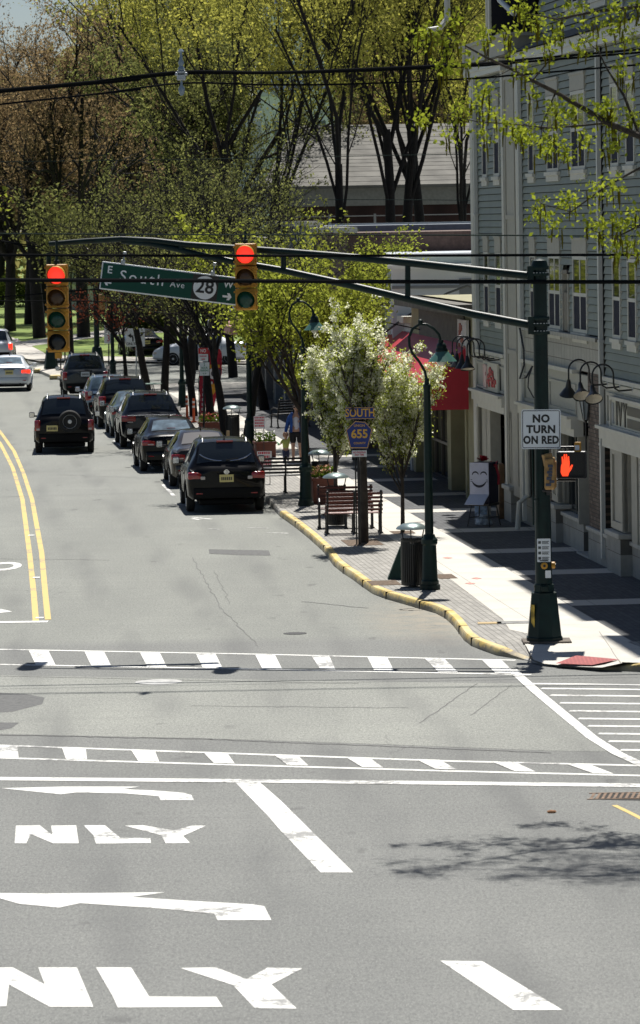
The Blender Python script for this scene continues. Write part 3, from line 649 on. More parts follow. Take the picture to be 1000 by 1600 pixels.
# masonry piers with panelled columns
def pier(u0, u1, o0, o1, top=2.6):
    c = MB(); fbz(c, u0 + .1, u1 - .1, o0, o1 - .1, .95, top)
    for a, b in ((u0 + .1, u0 + .3), (u1 - .3, u1 - .1)): fbz(c, a, b, o0, o1 - .06, .98, top)
    fbz(c, u0 + .3, u1 - .3, o0, o1 - .06, .98, 1.12); fbz(c, u0 + .3, u1 - .3, o0, o1 - .06, top - .2, top)
    fbz(c, u1 - .13, u1 - .06, o0 + .06, o0 + .14, .98, top); fbz(c, u1 - .13, u1 - .06, o1 - .25, o1 - .17, .98, top)
    co = obj('column', c, taupe, bld)
    s = MB(); fbz(s, u0, u1, o0, o1, .12, .84); so2 = obj('column_base', s, stone, co)
    s = MB(); fbz(s, u0 - .05, u1 + .05, o0, o1 + .05, .84, .94, .02); obj('base_cap', s, stoney, co)
pier(-1.55, -.45, -.2, .12); pier(4.6, 5.6, -.3, .05); pier(12.5, 14.0, -.4, .12); pier(-7.0, -6.3, -.6, .1); pier(19.5, 21.6, -.6, .12)
# low stone walls under the shop windows
for a, b, o1 in ((-.45, 4.6, -.15), (5.6, 8.3, -.1), (9.75, 12.5, .04), (14.0, 19.5, -.1), (-6.3, -1.55, -.3)):
    s = MB(); fbz(s, a, b, o1 - .5, o1, .12, .72); so2 = obj('stall_riser', s, stone, bld)
    s = MB(); fbz(s, a - .02, b + .02, o1 - .5, o1 + .05, .72, .8, .015); obj('riser_cap', s, stoney, so2)
# brown brick pier
s = MB(); fbz(s, 9.85, 11.5, -.5, .03, .8, 3.86); obj('brick_pier', s, dkbrick, bld)
s = MB(); fbz(s, 3.5, 4.7, -.5, .0, .8, 3.0); obj('brick_pier', s, dkbrick, bld)
# storefront glazing
for a, b, o1, z0, z1 in ((-.45, 3.5, -.35, .8, 2.5), (5.6, 8.3, -.3, .8, 2.5), (14.0, 19.5, -.25, .8, 2.5), (-6.3, -1.55, -.5, .75, 2.5)):
    g = MB(); fbz(g, a, b, o1 - .06, o1, z0, z1); go = obj('shop_window', g, glassdark, bld)
    f = MB(); n = max(2, int((b - a) / .9))
    for i in range(n + 1):
        x = a + (b - a) * i / n; fbz(f, x - .04, x + .04, o1 - .03, o1 + .06, z0, z1)
    for zz in (z0, 2.0, z1 - .08): fbz(f, a, b, o1 - .02, o1 + .05, zz, zz + .06)
    obj('window_frame', f, mat('charcoal_frame', (0.05, .055, .05), .5) if a > 0 and a < 9 else taupe, go)
tf = MB()
for a, b in ((-6.3, -5.6), (-5.5, -4.9), (-2.2, -1.6), (14.3, 14.9), (15.1, 15.6)): fbz(tf, a, b, -.3, -.05, .8, 2.5)
islands('shop_mullion', tf, taupe, bld)
dr = MB(); fbz(dr, 8.35, 9.7, -.85, -.8, .14, 2.55); do = obj('shop_door', dr, glassdark, bld)
df = MB()
for a in (8.35, 9.6): fbz(df, a, a + .1, -.8, -.74, .14, 2.55)
fbz(df, 8.45, 9.6, -.8, -.74, .14, .5); fbz(df, 8.45, 9.6, -.8, -.74, 2.45, 2.55); obj('door_frame', df, mat('navy_frame', (0.03, .04, .06), .4), do)
dh = MB(); dh.tube([(U(9.3), .72, 1.0), (U(9.3), .68, 1.02), (U(9.3), .68, 1.35), (U(9.3), .72, 1.37)], .02, 8); dh.tube([(U(8.7), .72, 1.0), (U(8.7), .68, 1.02), (U(8.7), .68, 1.35), (U(8.7), .72, 1.37)], .02, 8); obj('door_handle', dh, chrome, do)
th = MB(); fbz(th, 8.3, 9.75, -.8, .05, .1, .17); obj('door_threshold', th, stoney, bld)
jb = MB(); fbz(jb, 8.28, 8.36, -.85, .0, .72, 2.5); obj('door_jamb', jb, taupe, bld)
pipe = MB(); pipe.tube([(U(1.7), -.05, 2.0), (U(1.7), -.05, .75), (U(1.75), -.25, .6), (U(1.75), -.3, .02)], .06, 8); obj('drain_pipe', pipe, trimc, bld)
# shop sign panel with black lettering
sg = thing('shop_sign', 'cream framed sign box with black lettering at the right edge of the facade', 'sign', FP(13.0, .05, 2.9), FROT)
s = MB(); s.box(0, 3.6, -.05, 0, 0, .62); obj('sign_panel', s, mat('sign_cream', (0.55, .54, .45), .5), sg)
s = MB()
for a, b, c, d in ((0, 3.6, 0, .06), (0, 3.6, .56, .62), (0, .08, .06, .56), (3.52, 3.6, .06, .56)): s.box(a, b, -.09, -.04, c, d)
obj('sign_frame', s, trimc, sg)
s = MB(); s.text('IVY', 1.2, .31, .62, -.06, .012, .03, sx=1.15, spacing=1.25)
for z0, z1 in ((.33, .5), (.1, .27)): s.box(1.85, 3.4, -.062, -.052, z0, z1)
obj('sign_lettering', s, black, sg)
s = MB(); s.box(.14, .36, -.065, -.052, .1, .5); obj('sign_emblem', s, mat('grey_emblem', (.25, .27, .28), .5), sg)
sg = thing('shop_sign', 'small shop sign with a red and white picture under the four goosenecks', 'sign', FP(-4.9, .05, 2.95), FROT)
s = MB(); s.box(0, 2.4, -.05, 0, 0, .66); obj('sign_panel', s, mat('sign_cream', (0.55, .54, .45)), sg)
s = MB(); rs2 = random.Random(3)
for i in range(26):
    a = .5 + rs2.random() * 1.5; z = .08 + rs2.random() * .42 * (1 - abs(a - 1.1) * .5); s.bbox(a, a + .22, -.075, -.05, z, z + .1, .02)
obj('sign_picture', s, mat('berry_red', (0.42, .05, .05), .5, var=.8, vscale=12), sg)
s = MB(); s.bbox(.25, .75, -.07, -.05, .05, .6, .04); obj('sign_figure', s, mat('sign_pink', (0.65, .5, .46), .6), sg)
# gooseneck sign lights
def goose(u, label, g):
    t = thing('gooseneck_light', label, 'wall light', FP(u, .0, 3.72), FROT, g)
    s = MB(); s.lathe([(.07, 0), (.07, .05), (.03, .06)], 12, Matrix.Rotation(PI / 2, 4, 'X')); obj('wall_plate', s, steel, t)
    s = MB(); pts = [(0, 0, 0), (0, -.3, -.02), (0, -.38, .03), (0, -.4, .12), (0, -.4, .28)]
    for i in range(1, 10): a = PI * i / 10; pts.append((0, -.6 + .2 * math.cos(a), .28 + .2 * math.sin(a)))
    pts += [(0, -.8, .28), (0, -.8, .05)]; s.tube(pts, .017, 8); obj('neck', s, black, t, smooth=50)
    s = MB(); mx = Matrix.Translation((0, -.8, .06)) @ Matrix.Rotation(rad({12.3: 20, 13.7: -38, 15.1: -38}.get(u, -5 + 12 * math.sin(u * 3))), 4, 'Y'); s.lathe([(.03, .04), (.045, -.02), (.06, -.12), (.1, -.17), (.165, -.27), (.17, -.28)], 16, mx, cap=False); obj('shade', s, black, t, smooth=50)
    s = MB(); s.lathe([(.155, -.262), (.09, -.2), (.01, -.17)], 16, mx, cap=False); obj('reflector', s, mat('warm_white', (0.62, .56, .45), .5), t)
for u, l in ((12.3, 'black gooseneck wall light farthest from the sign, nearest the brick pier'), (13.7, 'black gooseneck wall light in the middle of the three over the lettered sign'), (15.1, 'black gooseneck wall light of three with its arm nearest the frame edge')):
    goose(u, l, 'gooseneck lights over the lettered sign')
for u, l in ((-5.0, 'black gooseneck light over the picture sign, first beside the red awning'), (-4.2, 'black gooseneck light over the picture sign, second from the red awning'), (-3.3, 'black gooseneck light over the picture sign, third from the red awning'), (-2.4, 'black gooseneck light over the picture sign, nearest the tall pilaster')):
    goose(u, l, 'gooseneck lights over the picture sign')
# coach lantern on the brick pier
p = AY(915, 640, FP(10.0).y); t = thing('coach_lantern', 'black glazed coach lantern on a bracket at the brown brick pier', 'lantern', (p.x, p.y, p.z), 0)
s = MB(); s.lathe([(.02, -.26), (.045, -.22), (.05, -.2)], 6); s.lathe([(.12, .17), (.13, .19), (.06, .26), (.02, .3), (.02, .34)], 6)
for i in range(6): a = 2 * PI * i / 6; s.tube([(.05 * math.cos(a), .05 * math.sin(a), -.2), (.12 * math.cos(a), .12 * math.sin(a), .18)], .009, 5)
obj('lantern_frame', s, black, t)
s = MB(); s.lathe([(.04, -.19), (.108, .17)], 6); obj('lantern_glass', s, mat('lantern_glass', (0.3, .34, .35), .1), t)
s = MB(); s.tube([(0, 0, -.22), (0, 0, -1.0)], .02, 6); s.tube([(0, 0, -.36), (.3, .1, -.3)], .018, 6); s.bbox(.29, .33, .0, .2, -.55, -.2, .01); s.tube([(.3, .1, -.52), (.1, .0, -.36)], .014, 6); obj('bracket', s, black, t)

# ---- shops beyond, along the same line ----------------------------------------
def shop(name, label, u0, u1, top, wallm, off=0.0, depth=10):
    t = fthing(name, label, 'shop', u0, off); s = MB()
    fb(s, 0, u1 - u0, -depth, -.6, 0, 2.6); fb(s, 0, u1 - u0, -depth, 0, 2.6, top); obj('wall', s, wallm, t); return t
tan = mat('olive_tan_render', (0.30, 0.28, 0.165), .8, var=.1, vscale=2)
t = shop('awning_shop', 'single storey tan shop with a red awning beside the green building', -20, -7.05, 4.75, tan, -.05, 8)
s = MB(); fb(s, 11.2, 12.95, -.6, 0.0, 0, 2.6); fb(s, 7.6, 8.3, -.6, .05, 0, 2.6); fb(s, 10.9, 11.2, -.6, .04, 0, 2.6); fb(s, -0.0, .5, -.6, 0, 0, 2.6); islands('column', s, tan, t)
s = MB(); fb(s, 8.3, 10.9, -.55, -.45, .05, 2.6); fb(s, .5, 7.6, -.55, -.45, .05, 2.6); so2 = obj('shop_window', s, glassdark, t)
s = MB()
for a in (1.4, 2.8, 4.2, 5.6, 9.1, 9.9, 10.3): fb(s, a, a + .07, -.47, -.4, .05, 2.6)
fb(s, .5, 10.9, -.47, -.4, .9, .97); obj('window_frame', s, mat('brown_frame', (0.10, .085, .06), .5), so2)
s = MB(); fb(s, -.2, 13.0, -.3, .45, 4.5, 4.75); obj('cornice', s, mat('dark_cornice', (0.10, 0.09, 0.07), .7, var=.4, vscale=3), t)
s = MB()
for i in range(30): fb(s, 2 + i * .3, 2.28 + i * .3, 0, .05, 3.2, 4.5)
obj('board_cladding', s, mat('dark_boards', (0.085, .08, .07), .7, var=.2, vscale=4), t)
s = MB(); fb(s, 10.4, 12.0, .05, .12, 3.35, 4.35); so2 = obj('wall_banner', s, mat('banner_white', (0.62, .6, .58), .6), t)
s = MB(); rs3 = random.Random(8)
for i in range(10):
    a = 10.6 + rs3.random() * 1.0; z = 3.45 + rs3.random() * .7; s.bbox(a, a + .25, -.14, -.122, z, z + .14, .02)
obj('banner_print', s, mat('brick_red', (0.35, .08, .05), .5), so2)
# red awning
aw = fthing('awning', 'red fabric shop awning with a pale sunlit slope over the tan shopfront', 'awning', -23.5, 0)
red = mat('awning_red', (0.42, 0.018, 0.034), .5, var=.08, vscale=2); 
pr = [(0, 3.75), (-1.15, 2.85), (-1.15, 2.2), (-.02, 2.2)]
s = MB(); n = 4; u1 = 15.4
s.v = [(0, y, z) for y, z in pr] + [(u1, y, z) for y, z in pr]; s.f = [(0, 1, 2, 3), (7, 6, 5, 4), (0, 4, 5, 1), (1, 5, 6, 2)]
obj('awning_cover', s, red, aw, fixn=False)
s = MB()
for a in (0.02, 3.2, 6.4, 9.56, 12.5, 15.36): s.tube([(a, 0, 3.68), (a, -1.12, 2.82), (a, -1.12, 2.22), (a, -.02, 2.22)], .02, 6)
obj('awning_frame', s, steel, aw)
# further shops
def strip(u0, u1, top, m, label, win=(0.35, 2.1), wincol=None, off=-.05, name='shop', band=None, fr=None):
    t = shop(name, label, u0, u1, top, m, off); L = u1 - u0
    s = MB(); n = max(1, int(L / 3.4)); w = L / n
    for i in range(n + 1): fb(s, max(0, i * w - .3), min(L, i * w + .3), -.6, .02, 0, 2.6)
    islands('pier', s, m, t)
    for i in range(n):
        s = MB(); fb(s, i * w + .3, (i + 1) * w - .3, -.4, -.34, win[0], win[1]); g = obj('shop_window', s, glassdark, t)
        s = MB(); a, b = i * w + .3, (i + 1) * w - .3
        for x in (a, (a + b) / 2 - .04, b - .08): fb(s, x, x + .08, -.35, -.27, win[0], win[1])
        fb(s, a, b, -.35, -.26, win[1] - .08, win[1]); fb(s, a, b, -.35, -.2, win[0] - .06, win[0]); obj('window_frame', s, fr or trimc, g)
        s = MB(); fb(s, a, b, -.5, -.3, 0, win[0] - .06); fb(s, a, b, -.5, -.3, win[1], 2.6); obj('bulkhead', s, m, t)
    s = MB(); fb(s, -.1, L + .1, -.3, .2, top, top + .18); obj('cornice', s, band or trimc, t)
    if 1: s = MB(); fb(s, .5, L - .5, .0, .08, 2.7, 3.3); obj('sign_board', s, mat('sign_' + label[:5], (0.32, .34, .34), .5, var=.1), t)
    return t
strip(-27.5, -20.3, 4.0, mat('white_render', (0.52, 0.53, 0.52), .7, var=.1), 'white rendered shop with a silver sign panel beyond the red awning', fr=mat('charcoal_frame', (.05, .055, .05)))
strip(-36.0, -27.7, 4.4, mat('brown_render', (0.16, 0.11, 0.085), .8, var=.2), 'brown brick shop hidden behind the blossoming trees', fr=mat('charcoal_frame', (.05, .055, .05)))
strip(-46.5, -36.2, 6.4, mat('red_brown_render', (0.12, 0.075, 0.06), .8, var=.2), 'dark red brown shop behind the yellow green street tree', fr=mat('charcoal_frame', (.05, .055, .05)))
strip(-63.0, -46.7, 6.6, mat('blue_grey_render', (0.17, 0.2, 0.235), .7, var=.08), 'blue grey painted shop with tall windows at the sidewalk behind the walkers', fr=mat('slate_frame', (.13, .16, .19), .5))
strip(-74.5, -63.2, 6.0, mat('grey_render', (0.14, 0.145, 0.15), .7, var=.1), 'grey corner shop with feather flags standing in front of it', fr=mat('charcoal_frame', (.05, .055, .05)))
s = MB(); s.bbox(0, 2.6, -.12, -.02, 0, .95, .02); o = obj('lit_sign_box', s, mat('silver_sign', (0.50, .53, .54), .35, var=.5, vscale=9), None, FP(-25.6, .05, 3.55), FROT); tag(o, 'silver panelled sign box on the white shop above the pear tree', 'sign')
aw2 = fthing('awning', 'dark grey corner awning beyond the feather flags', 'awning', -73.5, .1)
s = MB(); s.v = [(0, 0, 3.9), (0, -1.6, 2.9), (0, -1.6, 2.5), (0, 0, 2.5), (3.5, 0, 3.9), (3.5, -1.6, 2.9), (3.5, -1.6, 2.5), (3.5, 0, 2.5)]; s.f = [(0, 1, 2, 3), (7, 6, 5, 4), (0, 4, 5, 1), (1, 5, 6, 2)]
obj('awning_cover', s, mat('grey_canvas', (.12, .13, .15), .7), aw2)
aw3 = fthing('awning', 'pink and white sloping awning next to the grey corner awning', 'awning', -66.5, .1)
s = MB(); s.v = [(0, 0, 3.7), (0, -1.5, 2.9), (0, -1.5, 2.6), (0, 0, 2.6), (3.5, 0, 3.7), (3.5, -1.5, 2.9), (3.5, -1.5, 2.6), (3.5, 0, 2.6)]; s.f = [(0, 1, 2, 3), (7, 6, 5, 4), (0, 4, 5, 1), (1, 5, 6, 2)]
obj('awning_cover', s, mat('pink_canvas', (.55, .3, .28), .7), aw3)
# taller blocks rising behind the shops
def block(name, label, px0, px1, ytop, Y, zb, m, depth=12, cap=None, cat='building', par=.25):
    a = AY(px0, ytop, Y); b = AY(px1, ytop, Y); t = thing(name, label, cat, ((a.x + b.x) / 2, Y, zb), 0); w = (b.x - a.x) / 2; h = a.z - zb
    s = MB(); s.box(-w, w, 0, depth, 0, h); obj('wall', s, m, t)
    s = MB(); s.box(-w - .1, w + .1, -.1, par, h, h + .1); obj('coping', s, cap or white, t); return t, w, h
wht = mat('white_stucco', (0.62, 0.64, 0.66), .75, var=.08, vscale=.6)
t, w, h = block('rear_building', 'white stucco upper wall of a building rising over the tan shop', 612, 760, 420, 114, 3.0, wht, 8)
s = MB(); s.box(-w, w, -.06, 0, h - .55, h - .47); s.box(w - .75, w - .2, -.05, 0, h - 1.0, h - .3); obj('wall_trim', s, mat('grey_trim', (.2, .21, .22), .6), t)
s = MB(); s.tube([(-1.9, -.5, .6), (-.9, -.5, 1.3), (.2, -.5, 1.9), (.75, -.5, 2.1), (1.1, -.5, 1.95), (1.2, -.5, 1.2), (1.2, -.5, .5)], .035, 6); s.tube([(.1, -.45, 1.85), (1.1, -.4, .6)], .015, 5); obj('roof_conduit', s, mat('dark_pipe', (.08, .085, .08), .5), t)
t, w, h = block('rear_building', 'low pale roofed building behind the white stucco one, edged in pale green', 605, 765, 402, 122, 3.0, mat('green_band', (0.42, 0.48, 0.44), .6), 14)
s = MB(); s.box(-w, w, .3, 13.8, h + .02, h + .1); obj('roof', s, mat('pale_roof', (0.5, .54, .58), .5, var=.1), t)
s = MB(); rs4 = random.Random(9); n = 46
prof = [(-w + 2 * w * i / n, rs4.uniform(.02, .16)) for i in range(n + 1)]
s.v = [(x, 9.0, h + .1) for x, z in prof] + [(x, 9.6 + rs4.uniform(-.2, .2), h + .3 + z) for x, z in prof] + [(x, 11.5, h + .34 + z * .8) for x, z in prof]
m_ = n + 1; s.f = [(i, i + 1, i + 1 + m_, i + m_) for i in range(n)] + [(i + m_, i + 1 + m_, i + 1 + 2 * m_, i + 2 * m_) for i in range(n)]
obj('roof_tarp', s, mat('blue_tarp', (0.03, 0.065, 0.16), .85, var=.6, vscale=1.2), t, fixn=False)
t, w, h = block('parapet_wall', 'long taupe parapet wall with a bright white coping below the parkland trees', 517, 780, 354, 150, 3.5, mat('taupe_wall', (0.155, 0.14, 0.115), .85, var=.15, vscale=.7), .5, mat('bright_coping', (.5, .5, .48), .6), 'wall', .3)
s = MB()
for x in (-1.6, .6, 2.6): s.box(w * 0 + x, x + .04, -.03, 0, 0, h)
s.tube([(3.9, -.3, h - 1.6), (3.9, -.3, h - .5), (4.0, -.25, h - .35)], .09, 8); obj('wall_joints', s, mat('joint', (.05, .045, .04)), t)
# gabled house with wide grey roof behind the trees
shg = mat('pale_shingle', (0.15, 0.145, 0.13), .9, var=.25, vscale=.9)
Y = 205; a = AY(425, 292, Y); b = AY(790, 292, Y); r = AY(500, 196, Y + 9)
hs = thing('gabled_house', 'long house with a wide pale shingle roof behind the big bare trees', 'house', (a.x, Y, 0), 0); L = b.x - a.x
s = MB(); s.v = [(-.5, -.6, a.z), (L, -.6, a.z), (L, 9, r.z), (-.5 + 1.6, 9, r.z), (-.5, -.6, a.z - .15), (L, -.6, a.z - .15)]; s.f = [(0, 1, 2, 3), (4, 5, 1, 0)]
for i in range(1, 14):
    q = i / 14 + .013 * math.sin(i * 5); yy = -.6 + 9.6 * q; zz = a.z + (r.z - a.z) * q
    s.box(-.5 + 1.6 * q, L, yy, yy + .06, zz - .01, zz + .015)
obj('roof', s, shg, hs)
s = MB(); s.box(-.3, L, -.2, 0, a.z - 1.0, a.z - .15); obj('fascia', s, mat('grey_fascia', (.26, .26, .235), .7, var=.1), hs)
s = MB(); s.box(0, L, 0, 9, 0, a.z - 1.0); obj('wall', s, mat('maroon_wall', (0.04, .018, .014), .85, var=.4, vscale=.8), hs)
s = MB()
for i in range(7): x = .6 + i * 2.2; s.tube([(x, -2, 0), (x, -2, a.z - 1.4)], .07, 6)
s.tube([(.3, -2, a.z - 1.5), (L, -2, a.z - 1.5)], .03, 6); obj('porch_rail', s, mat('dull_white', (.32, .32, .31), .7), hs)
# white church with its tower
pb = mat('pale_blue_clapboard', (0.80, 0.87, 0.93), .7, var=.08, vscale=.5)
Y = 262; a = AY(455, 260, Y); ch = thing('church', 'pale blue white church tower and gable glimpsed between the tree limbs', 'church', (a.x, Y, 0), 0)
z = lambda y: AY(455, y, Y).z
k_ = Y / F
s = MB(); s.box(-45 * k_, 65 * k_, 0, 6, 0, z(150)); s.box(-32 * k_, 55 * k_, .6, 5.4, z(150), z(20)); s.box(-22 * k_, 44 * k_, 1.2, 4.8, z(20), z(-60)); obj('tower', s, pb, ch)
s = MB(); s.box(-95 * k_, 80 * k_, 2, 22, 0, z(190)); s.prism([(-95 * k_, z(190)), (80 * k_, z(190)), (-8 * k_, z(130))], 2, 22); obj('nave', s, pb, ch)
s = MB()
for zc in (150, 20): s.box(-50 * k_, 70 * k_, -.2, 6.2, z(zc), z(zc) + .4)
obj('cornice', s, mat('pale_trim', (.62, .68, .74), .6), ch)
s = MB()
for x in (-18, 22): s.prism([(x * k_, z(130)), ((x + 18) * k_, z(130)), ((x + 18) * k_, z(70)), ((x + 9) * k_, z(55)), (x * k_, z(70))], .48, .62)
for x in (-25, 15, 45): s.box(x * k_, (x + 10) * k_, -.06, .05, z(240), z(190))
obj('louvre', s, mat('slate_louvre', (.13, .16, .2), .6), ch)
s = MB(); s.lathe([(1.9, z(-60)), (.1, z(-170))], 4, Matrix.Translation((11 * k_, 3, 0)) @ Matrix.Rotation(PI / 4, 4, 'Z')); obj('spire', s, mat('slate', (.1, .11, .12), .6), ch)
# pale house far left
Y = 330; a = AY(140, 505, Y); hs = thing('house', 'small pale house with a grey roof far beyond the lawn', 'house', (a.x, Y, 0), 0)
s = MB(); s.box(-2.6, 2.6, 0, 6, 0, 2.2); obj('wall', s, wht, hs)
s = MB(); s.prism([(-2.9, 2.1), (2.9, 2.1), (1.6, 3.6), (-1.6, 3.6)], -.3, 6.3); obj('roof', s, mat('grey_roof', (.3, .32, .34), .8), hs)
s = MB(); s.box(-1.8, -.9, -.03, 0, .8, 1.7); s.box(.5, 1.5, -.03, 0, .8, 1.7); obj('window', s, glassdark, hs)
# ================================================================ SIGNAL POLE AND WHAT IT CARRIES
pp0 = GS(851, 1003); PX, PY = pp0.x, pp0.y
def Q(px, py, dy=0.0): return AY(px, py, PY + max(0.0, 835 - px) * 0.0029 + dy)     # the arms run back parallel to the crosswalk
pole = thing('traffic_signal_pole', 'tall dark green signal pole with a flared base and curved mast arms', 'signal pole', (PX, PY, KZ), 0)
def lq(px, py, dy=0.0): p = Q(px, py, dy); return (p.x - PX, p.y - PY, p.z - KZ)
top = lq(838, 414)[2]
s = MB(); s.lathe([(.135, .9), (.135, 1.2), (.12, 3.0), (.115, 4.6), (.11, top)], 20); obj('shaft', s, dgreen, pole, smooth=40)
s = MB(); s.lathe([(.125, top - .06), (.135, top - .05), (.135, top), (.11, top + .07), (.02, top + .1)], 20); obj('cap', s, dgreen, pole, smooth=40)
s = MB(); mx8 = Matrix.Rotation(PI / 8, 4, 'Z'); s.lathe([(.31, .03), (.31, .08), (.29, .1), (.215, .78), (.215, .8), (.17, .82), (.17, .93), (.14, .95)], 8, mx8)
obj('base', s, dgreen, pole)
s = MB(); s.bbox(-.36, .42, -.32, .3, -.01, .035, .01); obj('base_plate', s, mat('rusty_plate', (.12, .10, .08), .8, var=.3), pole)
s = MB(); s.box(-.04, .04, -.25, -.24, .25, .62, Matrix.Rotation(-.9, 4, 'Z')); obj('scuff_mark', s, mat('yellow_scuff', (.45, .32, .05), .7, var=.5, vscale=10), pole)
s = MB(); s.bbox(-.05, .05, -.22, -.16, .84, .92, .01); s.tube([(-.16, -.12, 1.9), (-.16, -.12, 3.6)], .018, 6)
s.box(-.17, -.1, -.13, -.09, 3.5, 3.53); s.box(-.17, -.1, -.13, -.09, 2.3, 2.33); islands('conduit', s, dgreen, pole)
# arms
up = [lq(828, 431), lq(740, 421.5), (lq(640, 410.5)), lq(540, 401), lq(440, 393), lq(365, 387.5), lq(290, 382), lq(240, 376), lq(190, 373.5), lq(130, 377), lq(77, 381)]
lo = [lq(830, 508), lq(740, 491), lq(637, 467), lq(540, 444), lq(440, 422), lq(365, 409), lq(320, 400), lq(275, 389), lq(235, 381), lq(190, 377.5)]
s = MB(); s.tube(up, [.066, .066, .066, .062, .06, .055, .052, .05, .05, .048, .04], 10); obj('upper_arm', s, dgreen, pole, smooth=50)
s = MB(); s.tube(lo, [.066, .066, .062, .06, .056, .053, .05, .048, .045, .04], 10); obj('lower_arm', s, dgreen, pole, smooth=50)
for x, a, b in ((637, 411, 466), (443, 394, 422), (368, 389, 409), (283, 382, 392)):
    s = MB(); s.tube([lq(x, a), lq(x, b)], .045, 8); obj('arm_strut', s, dgreen, pole)
for yy in (431, 510):
    s = MB(); zc = lq(838, yy)[2]
    for dz in (-.13, 0, .1): s.lathe([(.145, zc + dz), (.15, zc + dz + .01), (.15, zc + dz + .05), (.145, zc + dz + .06)], 18)
    s.box(-.2, -.1, -.1, .1, zc - .12, zc + .16); obj('arm_clamp', s, dgreen, pole, smooth=40)
    s = MB()
    for dz in (-.07, .05):
        for a in range(-3, 4): an = -PI / 2 + a * .35; s.box(.152 * math.cos(an) - .012, .152 * math.cos(an) + .012, .152 * math.sin(an) - .01, .152 * math.sin(an) + .01, zc + dz - .006, zc + dz + .006)
    obj('clamp_bolts', s, steel, pole)
s = MB(); s.tube([lq(812, 512, -.15), lq(818, 545, -.2), lq(819, 570, -.2), lq(812, 592, -.2), lq(822, 590, -.2), lq(832, 572, -.15)], .018, 6); s.tube([lq(832, 572, -.15), lq(826, 590, -.2), lq(825, 605, -.2), lq(834, 622, -.15)], .013, 6); obj('cable_loop', s, black, pole)
# small stand for the two reflective info plates and push buttons
def signal(label, px, ytop, n, lit, lens, hang):
    c = Q(px, ytop, -.35); sec = .3635; hgt = sec * n; t = thing('traffic_light', label, 'traffic light', (c.x, c.y, c.z - hgt), rad(-2))
    hw = .175
    s = MB()
    for i in range(n): z0 = hgt - sec * (i + 1); s.bbox(-hw, hw, -.02, .2, z0 + .004, z0 + sec - .004, .018)
    obj('housing', s, siggold, t)
    for i in range(n):
        z0 = hgt - sec * (i + 1); zc = z0 + sec / 2
        s = MB(); s.bbox(-hw + .012, hw - .012, -.045, -.018, z0 + .012, z0 + sec - .012, .012)
        for sx in (-1, 1):
            for zz in (z0 + .06, z0 + sec - .06): s.box(sx * (hw - .004), sx * (hw + .022), -.04, -.0, zz - .015, zz + .015)
        obj('signal_door', s, siggold, t)
        s = MB(); mx = Matrix.Translation((0, -.045, zc)) @ Matrix.Rotation(PI / 2, 4, 'X'); s.lathe([(.142, -.002), (.142, .012), (.12, .022), (.06, .036), (.01, .04)], 28, mx); obj('lens', s, lens[i], t, smooth=60)
        # visor: open-bottomed tunnel
        o_, i_ = MB(), MB(); N = 26; a0, a1 = rad(-62), rad(242)
        for mbx, r in ((o_, .156), (i_, .149)):
            for j in range(N + 1):
                a = a0 + (a1 - a0) * j / N; up_ = max(0, math.sin(a)); d = .10 + .13 * (up_ ** .6)
                x, z = r * math.cos(a), zc + r * math.sin(a); mbx.v += [(x, -.045, z), (x, -.045 - d, z - .012)]
            mbx.f += [(2 * j, 2 * j + 1, 2 * j + 3, 2 * j + 2) for j in range(N)]
        k = len(o_.v); o_.v += [i_.v[2 * j + 1] for j in range(N + 1)]; o_.f += [(2 * j + 1, k + j, k + j + 1, 2 * j + 3) for j in range(N)]
        vo = obj('visor', o_, siggold, t, smooth=50, fixn=False); obj('visor_lining', i_, mat('visor_black', (.01, .01, .011), .7), vo, smooth=50, fixn=False)
    s = MB(); s.bbox(-.04, .04, .04, .14, hgt - .01, hgt + .06, .01); s.tube([(0, .09, hgt), (0, .12, hgt + hang)], .022, 8); obj('hanger', s, dgreen, t)
    if n == 4: s = MB(); s.bbox(-.055, .055, -.02, .08, -.1, .0, .01); obj('bottom_bracket', s, siggold, t)
    return t
lred = mat('lit_red_lens', (.8, .05, .02), .3, emit=(1.0, .035, .02), es=1.0)
lamb = mat('unlit_amber_lens', (.075, .032, .008), .25); lgrn = mat('unlit_green_lens', (.006, .06, .036), .2); lblk = mat('unlit_arrow_lens', (.012, .013, .013), .25)
signal('yellow four section traffic light showing red at the tip of the mast arm', 88, 412.5, 4, 0, [lred, lamb, lgrn, lblk], .38)
signal('yellow three section traffic light showing red between the street sign and the pole', 383, 380, 3, 0, [lred, lamb, lgrn], .2)
# street name sign hanging on the arm, tilted
s_a = Q(160, 408, -.1); s_b = Q(366, 434, -.1); dv = (s_b - s_a); Ls = dv.length; ang = math.atan2(dv.z, dv.x)
sn = thing('street_name_sign', 'long green street name sign with a round route number, tilted on the mast arm', 'street sign', s_a, 0); sn.rotation_euler = (0, -ang, 0)
hS = 44 / 95.5
s = MB(); s.bbox(0, Ls, -.012, .012, -hS, 0, .01); obj('sign_rim', s, signwhite, sn)
gsn = mat('sign_green', (0.001, 0.055, 0.036), .5, spec=.3); s = MB(); s.bbox(.022, Ls - .022, -.02, -.008, -hS + .022, -.022, .004); obj('sign_panel', s, gsn, sn)
s = MB(); s.box(Ls * .665, Ls * .852, -.023, -.012, -hS + .025, -.025); obj('route_panel', s, mat('sign_black', (.015, .012, .01), .5), sn)
mx = Matrix.Rotation(PI / 2, 4, 'X')
s = MB(); s.lathe([(.192, .024), (.192, .027)], 36, Matrix.Translation((Ls * .758, 0, -hS / 2)) @ mx); obj('route_disc', s, signwhite, sn)
s = MB(); s.text('28', Ls * .758, -hS / 2 + .005, .3, -.03, .004, .006); obj('route_number', s, black, sn)
